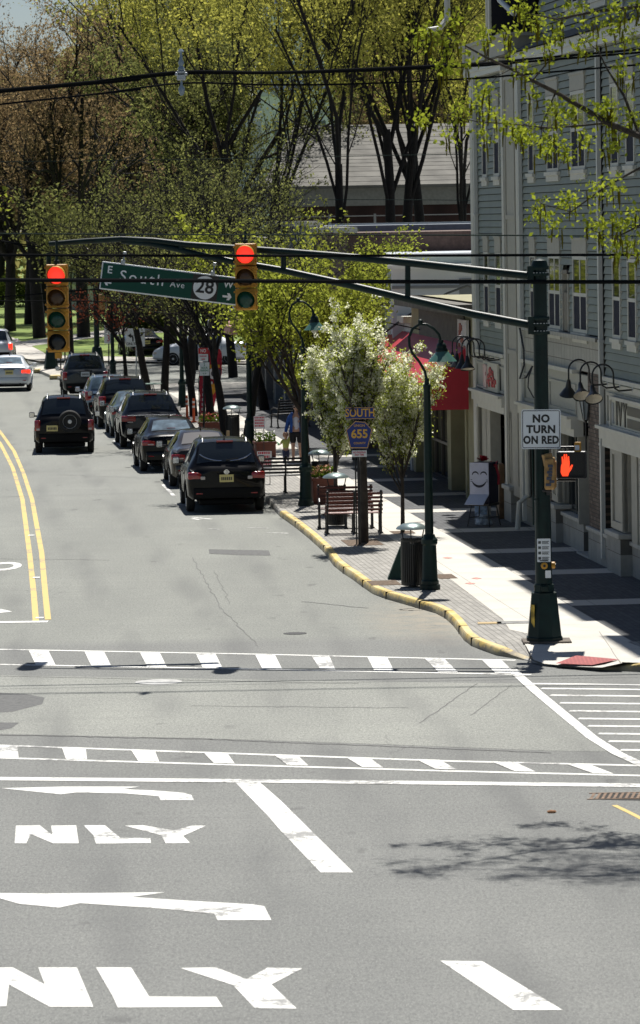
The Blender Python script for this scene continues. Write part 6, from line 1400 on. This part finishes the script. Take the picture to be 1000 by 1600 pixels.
cl = lambda js, f: {k: (j[k][0], (tuple(x * f + .006 for x in j[k][1]) if isinstance(j[k][1], tuple) else j[k][1] * f + .006)) for k in js}
s = skinmesh({**cl(['wai', 'che', 'nk0'], 1.03), 'hm': ((0, 0, .93), (.145, .11))}, [('wai', 'che'), ('che', 'nk0'), ('wai', 'hm')]); obj('white_top', s, mat('cloth_white', (.62, .62, .68), .8), wm, smooth=60, fixn=False)
bj = mat('jacket_blue', (0.012, 0.06, 0.24), .8, var=.25, vscale=9)
for sd in (-1, 1):
    s = MB(); N = 8; rings = [(1.40, .06, .13), (1.30, .10, .185), (1.15, .085, .18), (1.0, .095, .19), (.86, .10, .21)]
    for z, xi, xo in rings:
        for i in range(N + 1): a = PI / 2 * (-1 + 2 * i / N); s.v.append((sd * (xi + (xo - xi) * max(0, math.cos(a)) ** .6) if abs(a) < 1.5 else sd * (xi if a < 0 else 0), math.sin(a) * .135, z))
    s.f = [(r * (N + 1) + i, r * (N + 1) + i + 1, (r + 1) * (N + 1) + i + 1, (r + 1) * (N + 1) + i) for r in range(len(rings) - 1) for i in range(N)]; obj('jacket', s, bj, wm, smooth=60)
js = {k: (j[k][0], j[k][1] + .02) for k in ('ls', 'le', 'lw')}; js['sh'] = ((-.08, .01, 1.38), .06); s = skinmesh(js, [('ls', 'sh'), ('ls', 'le'), ('le', 'lw')]); obj('jacket_sleeve', s, bj, wm, smooth=60, fixn=False)
js = {k: (j[k][0], j[k][1] + .02) for k in ('rs', 're', 'rw')}; js['sh'] = ((.08, .01, 1.38), .06); s = skinmesh(js, [('rs', 'sh'), ('rs', 're'), ('re', 'rw')]); obj('jacket_sleeve', s, bj, wm, smooth=60, fixn=False)
s = skinmesh({'pel': ((0, 0, .93), (.165, .125)), 'lh': ((-.095, 0, .84), .115), 'lk': ((-.1, -.03, .52), .09), 'rh': ((.095, 0, .84), .115), 'rk': ((.1, .02, .52), .09), 'm': ((0, 0, .7), .1)}, [('pel', 'lh'), ('lh', 'lk'), ('pel', 'rh'), ('rh', 'rk'), ('pel', 'm')]); obj('black_skirt', s, mat('cloth_black', (.01, .01, .012), .85), wm, smooth=60, fixn=False)
hairm = mat('hair_dark', (.02, .011, .007), .5, var=.3, vscale=30)
s = MB(); s.sphere((0, .022, 1.59), .108, 14, (.9, .95, 1.08)); s.sphere((0, .08, 1.52), .06, 10, (1.1, .7, 1.2)); obj('hair', s, hairm, wm, smooth=60)
s = MB(); s.bbox(-.065, -.012, -.112, -.095, 1.545, 1.585, .008); s.bbox(.012, .065, -.112, -.095, 1.545, 1.585, .008); s.box(-.07, .07, -.105, -.1, 1.57, 1.578); obj('sunglasses', s, black, wm)
for k_, a in (('l', -.11), ('r', .12)):
    y = -.06 if k_ == 'l' else .02; s = MB(); s.bbox(a - .045, a + .045, y - .13, y + .12, 0, .055, .02); s.bbox(a - .04, a + .04, y + .02, y + .12, .04, .1, .02); obj('shoe', s, mat('shoe_red', (.30, .02, .04), .5) if k_ == 'l' else mat('shoe_dark', (.04, .03, .05), .5), wm, smooth=40)
# child
cp_ = GS(447, 722.5); ck = thing('person', 'toddler in a yellow green shirt and blue jeans, one arm raised to the woman', 'person', cp_, rad(6), 'people on the sidewalk')
j = {'pel': ((0, 0, .38), (.075, .06)), 'che': ((0, 0, .56), (.085, .06)), 'nk': ((0, 0, .65), .036), 'hd': ((0, -.01, .70), .04), 'ls': ((-.085, 0, .62), .034), 'le': ((-.14, -.04, .54), .027), 'lw': ((-.18, -.12, .52), .02),
     'rs': ((.085, 0, .62), .034), 're': ((.115, .0, .73), .026), 'rw': ((.10, .02, .84), .02), 'lh': ((-.045, 0, .33), .055), 'lk': ((-.05, -.02, .19), .038), 'la': ((-.05, 0, .04), .026), 'lt': ((-.055, -.07, .025), .024), 'rh': ((.045, 0, .33), .055), 'rk': ((.055, .03, .19), .038), 'ra': ((.06, .06, .04), .026), 'rt': ((.065, -.01, .025), .024)}
bones = [('pel', 'che'), ('che', 'nk'), ('nk', 'hd'), ('che', 'ls'), ('ls', 'le'), ('le', 'lw'), ('che', 'rs'), ('rs', 're'), ('re', 'rw'), ('pel', 'lh'), ('lh', 'lk'), ('lk', 'la'), ('la', 'lt'), ('pel', 'rh'), ('rh', 'rk'), ('rk', 'ra'), ('ra', 'rt')]
b = skinmesh(j, bones); head(b, (0, -.01, .76), .86); hand(b, (-.18, -.12, .52), (-.5, -.7, 0), .6, .7); hand(b, (.10, .02, .84), (.1, 0, 1), .6); obj('body', b, skin, ck, smooth=60, fixn=False)
s = skinmesh({k: (j[k][0], (tuple(x + .014 for x in j[k][1]) if isinstance(j[k][1], tuple) else j[k][1] + .013)) for k in ('pel', 'che', 'nk', 'ls', 'le', 'rs', 're')}, [('pel', 'che'), ('che', 'nk'), ('che', 'ls'), ('ls', 'le'), ('che', 'rs'), ('rs', 're')])
obj('shirt', s, mat('shirt_lime', (.48, .50, .13), .8), ck, smooth=60, fixn=False)
s = skinmesh({k: (j[k][0], (tuple(x + .01 for x in j[k][1]) if isinstance(j[k][1], tuple) else j[k][1] + .012)) for k in ('pel', 'lh', 'lk', 'la', 'rh', 'rk', 'ra')}, [('pel', 'lh'), ('lh', 'lk'), ('lk', 'la'), ('pel', 'rh'), ('rh', 'rk'), ('rk', 'ra')])
obj('jeans', s, mat('denim', (.03, .04, .09), .85), ck, smooth=60, fixn=False)
s = MB(); s.sphere((0, .02, .785), .093, 12, (.9, .95, 1)); obj('hair', s, mat('hair_fair', (.25, .13, .06), .6), ck, smooth=60)
for a, y in ((-.055, -.03), (.065, .03)): s = MB(); s.bbox(a - .03, a + .03, y - .07, y + .05, 0, .05, .015); obj('shoe', s, black, ck)
s = MB(); s.sphere((0, 0, 0), .035, 8); s.tube([(0, 0, 0), (-.04, -.02, .06)], .015, 6); tag(obj('toy', s, mat('toy_green', (.02, .5, .15), .4), None, cp_ + Vector((-.2, -.16, .53))), 'small bright green toy held by the toddler', 'toy')
# ================================================================ TREES
bark = mat('bark', (0.042, 0.034, 0.028), .95, var=.4, vscale=5, bump=.8); barkd = mat('dark_bark', (0.011, 0.009, 0.008), .95, var=.3, vscale=6, bump=.8)
def npmesh(name, v, f, m, parent=None, smooth=False):
    me = bpy.data.meshes.new(name); v = np.asarray(v, dtype=np.float32); f = np.asarray(f, dtype=np.int32); k = f.shape[1]
    me.vertices.add(len(v)); me.vertices.foreach_set('co', v.ravel()); me.loops.add(f.size); me.loops.foreach_set('vertex_index', f.ravel())
    me.polygons.add(len(f)); me.polygons.foreach_set('loop_start', np.arange(0, f.size, k, dtype=np.int32)); me.polygons.foreach_set('loop_total', np.full(len(f), k, dtype=np.int32))
    if smooth: me.polygons.foreach_set('use_smooth', [True] * len(f))
    me.update(calc_edges=True); me.materials.append(m); o = bpy.data.objects.new(name, me); COL.objects.link(o)
    if parent: o.parent = parent
    return o
def leafquads(pts, size, rng, jit=.1, elong=.6, droop=0.0):
    n = len(pts); p = np.asarray(pts) + rng.normal(0, jit, (n, 3)); a = rng.normal(0, 1, (n, 3)); a[:, 2] -= droop; a /= np.linalg.norm(a, axis=1)[:, None]
    b = np.cross(a, rng.normal(0, 1, (n, 3))); b /= np.linalg.norm(b, axis=1)[:, None]; s = (size * rng.uniform(.55, 1.35, n))[:, None]
    c = np.cross(a, b) * .25
    v = np.stack([p - a * s, p + b * s * elong + c * s, p + a * s, p - b * s * elong + c * s], 1).reshape(-1, 3); f = np.arange(4 * n).reshape(n, 4); return v, f
class Tree:
    def __init__(s, seed): s.r = random.Random(seed); s.v = []; s.f = []; s.tips = []
    def tube(s, pts, r0, r1, n):
        m = len(pts); k = len(s.v); up = None
        for i in range(m):
            t = (pts[min(i + 1, m - 1)] - pts[max(i - 1, 0)]).normalized()
            if up is None: a = Vector((0, 0, 1)) if abs(t.z) < .9 else Vector((1, 0, 0)); up = t.cross(a).normalized()
            else: up = (up - t * up.dot(t)).normalized()
            w = t.cross(up); r = r0 + (r1 - r0) * i / (m - 1)
            for j in range(n): a = 2 * PI * j / n; s.v.append(tuple(pts[i] + (up * math.cos(a) + w * math.sin(a)) * r))
        for i in range(m - 1):
            for j in range(n): a, b = k + i * n + j, k + i * n + (j + 1) % n; s.f.append((a, b, b + n, a + n))
    def grow(s, p, d, L, r, lv, cfg):
        R = s.r; ns = 5 if lv == 0 else (4 if lv < 3 else 3); pts = [p]; dd = d.copy(); w = cfg['wig'] * (0.4 if lv == 0 else 1)
        for i in range(ns):
            dd = (dd + Vector((R.gauss(0, w), R.gauss(0, w), R.gauss(0, w) + cfg['up'] * (.5 if lv else .2)))).normalized(); p = p + dd * L / ns; pts.append(p)
        last = lv >= cfg['lv']; r1 = r * (.62 if not last else .35); s.tube(pts, r, r1, 9 if lv == 0 else (6 if lv < 2 else (4 if lv < 4 else 3)))
        if lv >= cfg['lv'] - cfg.get('leaflv', 1):
            for i in range(1, ns + 1): s.tips.append(pts[i])
        if last: return
        n = cfg['nb'][lv]
        for i in range(n):
            t = cfg['t0'][min(lv, len(cfg['t0']) - 1)]; t = t + (1 - t) * (i + R.random() * .8) / n; q = min(int(t * ns), ns - 1); pp = pts[q].lerp(pts[q + 1], t * ns - q)
            ax = dd.cross(Vector((R.gauss(0, 1), R.gauss(0, 1), R.gauss(0, 1)))).normalized(); sp = cfg['sp'][min(lv, len(cfg['sp']) - 1)] * R.uniform(.7, 1.25)
            nd_ = (dd * math.cos(sp) + ax * math.sin(sp)); nd_.z += cfg['up']; nd_.normalize(); rr_ = r + (r1 - r) * t
            s.grow(pp, nd_, L * cfg['lk'][min(lv, len(cfg['lk']) - 1)] * R.uniform(.75, 1.15), rr_ * R.uniform(*cfg.get('rk', (.5, .72))), lv + 1, cfg)
def make_tree(name, label, cat, loc, seed, cfg, leafm, lsize, per, jit, barkm=barkd, group=None, rz=0, elong=.6, lean=(0, 0)):
    T = Tree(seed); T.grow(Vector((0, 0, -.1)), Vector((lean[0], lean[1], 1)).normalized(), cfg['L'], cfg['r'], 0, cfg)
    t = thing(name, label, cat, loc, rz, group); npmesh('trunk', T.v, T.f, barkm, t, True)
    rng = np.random.default_rng(seed); tp = np.array([tuple(q) for q in T.tips]); tp = tp[rng.random(len(tp)) < cfg.get('keep', 1.0)]; pts = np.repeat(tp, per, 0); v, f = leafquads(pts, lsize, rng, jit, elong); npmesh('crown', v, f, leafm, t)
    return t
lm_lime = leaf_mat('leaf_lime', (0.16, 0.165, 0.05), (0.48, 0.47, 0.13), .6)
lm_lime2 = leaf_mat('leaf_yellow_green', (0.13, 0.16, 0.03), (0.36, 0.40, 0.08), .6)
lm_olive = leaf_mat('leaf_olive', (0.06, 0.07, 0.03), (0.27, 0.29, 0.12), .5)
lm_brown = leaf_mat('leaf_brown', (0.15, 0.11, 0.065), (0.34, 0.28, 0.16), .5, (1.2, 1.05, .9))
lm_dk = leaf_mat('leaf_dark', (0.03, 0.055, 0.012), (0.10, 0.13, 0.025), .4)
lm_red = leaf_mat('leaf_red', (0.10, 0.035, 0.02), (0.20, 0.07, 0.045), .4, (1.2, .9, .7))
oak = dict(L=8.5, r=.42, lv=5, nb=(6, 5, 4, 4, 3), t0=(.45, .3, .25, .2), sp=(.62, .75, .8, .8), lk=(.95, .62, .6, .55, .5), wig=.10, up=.10, keep=.42)
tall = dict(L=11, r=.3, lv=5, nb=(5, 5, 4, 4, 3), t0=(.62, .3, .2, .2), sp=(.38, .55, .7, .8), lk=(1.1, .6, .6, .55, .5), wig=.07, up=.16, keep=.52, rk=(.36, .58))
twig = dict(L=3.0, r=.15, lv=5, nb=(6, 5, 5, 4, 4), t0=(.8, .25, .2, .2), sp=(.72, .7, .8, .9), lk=(1.02, .62, .6, .55, .5), wig=.13, up=.12, keep=.10)
G1 = 'tall trees beyond the buildings'
brown = make_tree('oak_tree', 'tall dark limbed oak with brownish buds rising at the far left', 'tree', G(62, 528, 0.1), 11, oak, lm_brown, .085, 7, .22, group=G1)
lime = make_tree('maple_tree', 'large double trunked maple with lime buds centred behind the parapet wall', 'tree', AY(608, 345, 186) * Vector((1, 1, 0)) if 0 else Vector((AY(606, 345, 186).x, 186, 0)), 22, tall, lm_lime, .095, 5, .25, group=G1)
lime2 = make_tree('maple_tree', 'leaning maple with spreading limbs right of the double trunked one', 'tree', Vector((AY(652, 345, 190).x, 190, 0)), 35, tall, lm_lime, .095, 5, .25, group=G1, lean=(.12, 0))
oak2 = make_tree('oak_tree', 'second oak on the lawn right of the far left oak', 'tree', G(131, 527, .1), 47, oak, lm_brown, .09, 6, .22, group=G1)
oak3 = make_tree('oak_tree', 'slim oak standing above the left traffic light', 'tree', G(200, 500, .1) , 53, dict(oak, nb=(6, 5, 4, 4, 4), keep=.5), lm_olive, .09, 6, .24, group=G1)
npx = lambda px, Y: Vector((AY(px, 345, Y).x, Y, 0))
dup(lime2, npx(632, 187), 2.1, 'second dark trunk of the pair behind the parapet wall', G1)
dup(lime, npx(726, 196), 4.0, 'slender maple hard against the left edge of the green building', G1, .8)
dup(lime2, npx(698, 230), 1.2, 'thin maple between the leaning maple and the green building', G1, .85)
dup(lime, npx(528, 176), 1.0, 'tall maple right of the church tower', G1, .85)
dup(lime2, npx(425, 190), 3.0, 'maple with forked limbs left of the church tower', G1, .85)
dup(lime, npx(352, 205), 2.6, 'maple rising over the twiggy street trees, left of the church', G1, 1.0)
dup(oak3, npx(330, 215), .8, 'broad oak above the street name sign', G1, 1.0)
dup(lime, npx(265, 230), 5.1, 'tall maple behind the cable splice', G1, 1.05)
dup(brown, npx(12, 268), 2.0, 'brown budded oak cut by the left edge of the picture', G1, .95)
dup(oak2, npx(172, 262), 3.3, 'oak with low limbs behind the far green signal pole', G1, .95)
# filler woodland: each tree its own, in loose rows
rf = random.Random(77); fill = []
desc = ['brown budded', 'lime budded', 'olive', 'pale green', 'rust tinged']
place = ['behind the twin oaks', 'behind the cable splice', 'behind the street sign', 'behind the church', 'above the shingle roof', 'behind the green building edge']
src = [brown, oak2, oak3, lime, lime2]
k = 0
for row, (Y, hs) in enumerate(((285, .98), (318, 1.1), (355, 1.22))):
    nx = 13; hw = 560 * Y / F
    for i in range(nx):
        X = -hw + 2 * hw * (i + .5 + rf.uniform(-.3, .3)) / nx; px = 500 + F * X / Y
        if px < 300: sidx = 0
        elif px < 420: sidx = rf.choice([1, 3, 3, 4])
        else: sidx = rf.choice([1, 3, 4, 3])
        sc = hs * rf.uniform(.88, 1.12) * (.86 if px < 220 else 1.08); fill.append((src[sidx], Vector((X, Y + rf.uniform(-8, 8), 0)), rf.uniform(0, 6.28), sc, px, row, sidx))
ordn = ('first', 'second', 'third', 'fourth', 'fifth', 'sixth', 'seventh', 'eighth', 'ninth', 'tenth', 'eleventh', 'twelfth', 'thirteenth')
rown = ('front row', 'middle row', 'back row')
for n_, (sr_, loc, rz, sc, px, row, si) in enumerate(sorted(fill, key=lambda q: (q[5], q[4]))):
    dup(sr_, loc, rz, f"{('brown', 'olive', 'pale green', 'lime', 'lime')[si]} woodland tree, {ordn[n_ % 13]} from the left in the {rown[row]} of the far wood", 'woodland trees closing the view', sc)
# far mass behind them
rng = np.random.default_rng(5); n = 60000; X = rng.uniform(-60, 60, n); Z = rng.uniform(0, 1, n) ** .8 * (21 + 5 * np.sin(X * .22) + 3 * np.sin(X * .6 + 1)) * np.where(X < -18, .95, 1.2); Yv = 400 + rng.normal(0, 10, n)
v, f = leafquads(np.stack([X, Yv, Z], 1), .42, rng, .4); o = npmesh('far_woods', v, f, leaf_mat('far_leaf', (.20, .18, .10), (.42, .40, .19), .55)); tag(o, 'far mass of budding woodland closing the horizon', 'woods', kind='stuff')
# hedges and undergrowth on the lawn
def hedge(label, px0, px1, Y, h, d, leafm, seed, n=5000):
    a, b = npx(px0, Y).x, npx(px1, Y).x; rng = np.random.default_rng(seed); L = b - a; X = rng.uniform(0, L, n); hh = h * (.75 + .25 * np.sin(X * 2.1 + seed) * np.sin(X * .9)); P_ = np.stack([X, rng.uniform(-d, d, n), rng.random(n) ** .6 * hh], 1); v, f = leafquads(P_, .12, rng, .1)
    o = npmesh('hedge', v, f, leafm); o.location = (a, Y, .1); tag(o, label, 'hedge')
hedge('dark clipped hedge beyond the lawn path right of the far signal pole', 195, 262, 262, 2.0, 1.2, lm_dk, 3)
hedge('long dark hedge at the back of the lawn on the left', -60, 200, 345, 3.4, 2, lm_dk, 4, 9000)
hedge('ivy dark undergrowth beneath the big maples behind the parapet wall', 515, 745, 215, 7.9, 1.5, lm_brown, 6, 7000)
hedge('long hedge at the back of the lawn behind the parked cars', 195, 460, 300, 4.2, 2, lm_dk, 8, 8000)
# street trees with fine twigs
G2 = 'twiggy street trees along the parking lane'
tw = make_tree('street_tree', 'dense twiggy street tree with a forked dark trunk behind the parking rules sign', 'tree', GS(303, 650), 61, twig, lm_olive, .045, 4, .08, group=G2)
tw2 = make_tree('street_tree', 'twiggy street tree whose dark trunk slants behind the feather flags', 'tree', GS(356, 690), 64, twig, lm_olive, .045, 4, .08, group=G2, lean=(-.1, 0))
def sdup(s, px, py, rz, lab, sc): dup(s, GS(px, py), rz, lab, G2, sc)
sdup(tw2, 384, 701, 4.1, 'twiggy street tree with a thick leaning trunk beside the green lamp and shop window', 1.02)
sdup(tw, 257, 625, 2.0, 'straight trunked street tree right of the lane use sign', 1.15)
sdup(tw2, 232, 618, 1.0, 'forking street tree just left of the straight trunked one', 1.15)
sdup(tw, 330, 668, 5.2, 'twiggy tree half hidden between the flags', 1.0)
for px, Y, rz, sc, lab in ((410, 150, .6, 1.3, 'bushy twiggy tree behind the yellow green one, right'), (290, 175, 2.6, 1.4, 'bushy twiggy tree behind the street name sign'), (360, 185, 5.6, 1.5, 'bushy twiggy tree centred above the street sign'), (300, 195, 4.6, 1.2, 'bushy twiggy tree left of the street sign')):
    dup(tw if rz > 3 else tw2, npx(px, Y), rz, lab, G2, sc)
lt = make_tree('street_tree', 'tree with a slim forked trunk on the far corner right of the left traffic light', 'tree', G(112, 560, .1), 71, dict(twig, L=3.4, keep=.2), lm_olive, .1, 2, .15, group=G2)
rt_ = make_tree('street_tree', 'small tree with reddish young leaves behind the lane use sign', 'tree', GS(197, 600), 73, dict(twig, L=1.9, r=.1, lv=4, keep=.35), lm_red, .07, 1, .10, group=G2)
# the yellow green tree beside the second lamp
yg = make_tree('street_tree', 'bright yellow green leafed tree leaning over the bench and second lamp', 'tree', GS(476, 776) + Vector((.1, 2.0, 0)), 84, dict(L=2.7, r=.13, lv=5, nb=(6, 5, 4, 4, 3), t0=(.62, .25, .2, .2), sp=(.62, .6, .7, .8), lk=(1.05, .62, .6, .55, .5), wig=.10, up=.10, keep=.62), lm_lime2, .055, 3, .12, barkm=bark, lean=(-.05, 0))
dup(yg, npx(548, 118), 2.2, 'second yellow green tree before the white shop wall', None, .88)
dup(yg, npx(512, 124), 4.0, 'third yellow green tree between the leaning one and the white shop', None, .95)
for X_, Y_, rz_2 in ((-17, 160, .5), (-19, 170, 2.5), (-21, 182, 4.2), (-24, 193, 1.4)):
    dup(yg, Vector((X_, Y_, -1.5)), rz_2, 'maple across the road mirrored in the upper window panes', 'trees across the road beyond the left edge', 2.0)
# pear trees in blossom
petal = leaf_mat('blossom_white', (0.78, 0.79, 0.66), (0.93, 0.93, 0.84), .68, (1.0, 1.0, .88)); pleaf = leaf_mat('pear_leaf', (0.20, 0.25, 0.05), (0.50, 0.56, 0.13), .65)
def pear(label, loc, seed, cfg, rt=1.0):
    T = Tree(seed); T.grow(Vector((0, 0, -.05)), Vector((.01, 0, 1)), cfg['L'], cfg['r'], 0, cfg); t = thing('pear_tree', label, 'tree', loc, 0, 'pear trees in white blossom'); npmesh('trunk', T.v, T.f, bark, t, True)
    rng = np.random.default_rng(seed); tips = np.array([tuple(q) for q in T.tips]); sel = tips[rng.random(len(tips)) < .20 * rt]
    c = sel + rng.normal(0, .025, sel.shape); v, f = leafquads(np.repeat(c, 15, 0), .026, rng, .036, .9); npmesh('blossom', v, f, petal, t)
    c = tips[rng.random(len(tips)) < .42]; v, f = leafquads(np.repeat(c, 6, 0), .028, rng, .06, .5); npmesh('crown', v, f, pleaf, t); return t
pc = dict(L=1.55, r=.05, lv=4, nb=(9, 7, 5, 3), t0=(.48, .15, .15, .2), sp=(.55, .55, .7, .8), lk=(1.05, .45, .5, .5), wig=.07, up=.20)
pear('slim pear tree in white blossom right of the benches, nearest of the three', GS(629, 832), 91, dict(pc, L=1.75, nb=(12, 8, 5, 3), lk=(1.0, .42, .5, .5), sp=(.47, .45, .65, .8)))
pear('tall pear tree with a thicker trunk behind the blue route marker', GS(569, 848), 95, dict(pc, L=2.6, r=.10, nb=(13, 8, 5, 3), t0=(.62, .15, .15, .2), lk=(.66, .45, .5, .5), sp=(.38, .5, .7, .8)))
pear('slim pear tree in blossom between the lamp and the route marker', GS(525, 800), 99, dict(pc, L=2.1, r=.055, nb=(12, 8, 5, 3), lk=(.70, .42, .5, .5), sp=(.30, .5, .7, .8), t0=(.4, .15, .15, .2)))
# near maple hanging into the picture from the right -----------------------------
mt = thing('maple_tree', 'near maple spray of yellow leaves and catkins hanging in from the upper right', 'tree', Vector((8.6, 48, KZ)), 0)
T = Tree(7); O = Vector((8.6, 48, KZ)); R = T.r
def br(pts, r0, r1, n=7):
    T.tube([p - O for p in pts], r0, r1, n); return pts
T.tube([Vector((0, 0, -.1)), Vector((.05, 0, 2)), Vector((0, .1, 4.2)), Vector((-.2, .2, 6.0)), Vector((-.2, .4, 9)), Vector((.1, .3, 12.5))], .26, .06, 12)
def pxs(l): return [AY(x, y, Y) for x, y, Y in l]
clus = []
B1 = pxs([(1150, 300, 49.2), (1060, 245, 49.6), (1000, 213, 50), (949, 192, 50), (910, 168, 50), (868, 144, 50), (832, 126, 49.8), (799, 108, 49.6), (760, 90, 49.4), (728, 72, 49.2), (690, 55, 49)])
br([O + Vector((-.2, .2, 6.4))] + B1, .052, .006)
B2 = pxs([(1060, 245, 49.6), (1000, 262, 50.6), (946, 292, 50.8), (892, 331, 51), (845, 318, 51)]); br(B2, .02, .005, 5)
B3 = pxs([(1150, 300, 49.2), (1060, 340, 49.4), (1000, 352, 49.6), (960, 372, 49.8), (925, 360, 49.8)]); br(B3, .022, .005, 5)
B4 = pxs([(949, 192, 50), (910, 196, 50.3), (860, 200, 50.4), (790, 193, 50.4), (745, 190, 50.4), (700, 180, 50.4)]); br(B4, .015, .004, 5)
B5 = pxs([(1250, 60, 49), (1100, 20, 49), (1000, 10, 48.8), (930, 18, 48.6), (870, 30, 48.6), (820, 20, 48.6)]); br([O + Vector((-.2, .4, 8.6))] + B5, .045, .005)
B6 = pxs([(1000, 213, 50), (975, 150, 50.2), (950, 110, 50.4), (935, 80, 50.4), (900, 50, 50.4)]); br(B6, .02, .004, 5)
B7 = pxs([(832, 126, 49.8), (862, 90, 49.6), (850, 55, 49.6), (830, 30, 49.6)]); br(B7, .012, .004, 5)
B8 = pxs([(868, 144, 50), (845, 200, 50.2), (870, 230, 50.4), (900, 235, 50.4)]); br(B8, .01, .003, 5)
cl_px = [(713, 30, 49), (700, 60, 49), (672, 52, 49.2), (722, 95, 49.2), (755, 50, 49.4), (765, 62, 49.4), (795, 45, 49.6), (800, 80, 49.6), (765, 140, 49.8), (760, 175, 50), (755, 210, 50.2), (748, 160, 50.1), (690, 100, 49), (655, 185, 50.4), (725, 180, 50.4), (700, 215, 50.4), (660, 60, 49.3), (805, 200, 50.4), (815, 215, 50.4), (795, 190, 50.4), (830, 215, 50.3), (850, 210, 50.2), (840, 150, 49.8), (822, 118, 49.8), (812, 12, 48.8), (830, 25, 48.8), (850, 40, 48.8),
    (870, 20, 48.8), (875, 60, 49), (860, 75, 49.4), (900, 15, 48.7), (930, 30, 48.7), (915, 70, 49), (925, 50, 49.2), (960, 20, 48.7), (975, 40, 48.7), (990, 60, 49), (955, 45, 49), (985, 15, 49), (870, 170, 50), (880, 185, 50), (900, 180, 50), (885, 235, 50.3), (845, 235, 50.2), (872, 225, 50.2), (915, 220, 50.3), (935, 180, 50), (945, 172, 50), (960, 190, 50.1), (970, 100, 50.3), (972, 120, 50.3), (985, 185, 50), (975, 205, 50), (950, 225, 50), (930, 290, 50.8), (945, 300, 50.8), (958, 290, 50.7), (893, 320, 51), (885, 312, 51), (843, 322, 51), (850, 335, 51), (870, 348, 51), (925, 350, 49.8), (935, 355, 49.8), (950, 340, 49.8), (965, 365, 49.8), (985, 380, 49.8), (975, 350, 49.8), (995, 395, 49.8), (960, 385, 49.8), (990, 330, 50), (1010, 370, 49.8), (1005, 30, 49), (1010, 190, 50), (1020, 100, 50), (1030, 300, 50)]
allb = [p for B in (B1, B2, B3, B4, B5, B6, B7, B8) for p in B]
lv_, ct_ = [], []; ctv, ctf = MB(), None
for x, y, Y in cl_px:
    c = AY(x, y, Y) + Vector((R.uniform(-.04, .04), R.uniform(-.3, .3), R.uniform(-.03, .03))); nb_ = min(allb, key=lambda q: (q - c).length); mid = (nb_ + c) / 2 + Vector((0, 0, .04)); T.tube([nb_ - O, mid - O, c - O], .006, .003, 3)
    for _ in range(R.randint(34, 66)): lv_.append(tuple(c - O + Vector((R.gauss(0, .085), R.gauss(0, .10), R.gauss(0, .075)))))
    for _ in range(R.randint(1, 4)):
        q = c - O + Vector((R.gauss(0, .06), R.gauss(0, .06), R.gauss(-.03, .03))); L = R.uniform(.12, .26); w = R.uniform(.009, .014); sw = R.uniform(-.02, .02)
        ctv.tube([q, q + Vector((sw, 0, -L * .5)), q + Vector((sw * 1.4, 0, -L))], [w * .6, w, w * .5], 5)
# off-frame twigs complete the crown; more clusters added to thicken the road shadow
for i in range(230):
    c = Vector((R.uniform(3.9, 12), R.uniform(45.5, 52), R.uniform(7.2, 13))) if i < 150 else Vector((R.triangular(1.2, 6.5, 5), R.uniform(49, 52), R.uniform(10.2, 11.8)))
    if i < 150 and 500 + F * c.x / c.y < 1030: c.x = 4.6 + R.random() * 4
    T.tube([Vector((-.2, .3, R.uniform(6.5, 11))), (c - O) * .5 + Vector((0, 0, 4.5)), c - O], .03, .004, 4)
    for _ in range(26 if i < 150 else 75): lv_.append(tuple(c - O + Vector((R.gauss(0, .2), R.gauss(0, .2), R.gauss(0, .12)))))
npmesh('trunk', T.v, T.f, bark, mt, True)
rng = np.random.default_rng(3); v, f = leafquads(np.array(lv_), .033, rng, .008, .62); npmesh('crown', v, f, leaf_mat('maple_leaf', (0.14, 0.18, 0.02), (0.36, 0.42, 0.06), .5), mt)
tag(obj('catkins', ctv, leaf_mat('catkin', (0.11, 0.10, 0.012), (0.19, 0.17, 0.02), .4), mt, fixn=False), kind='stuff')
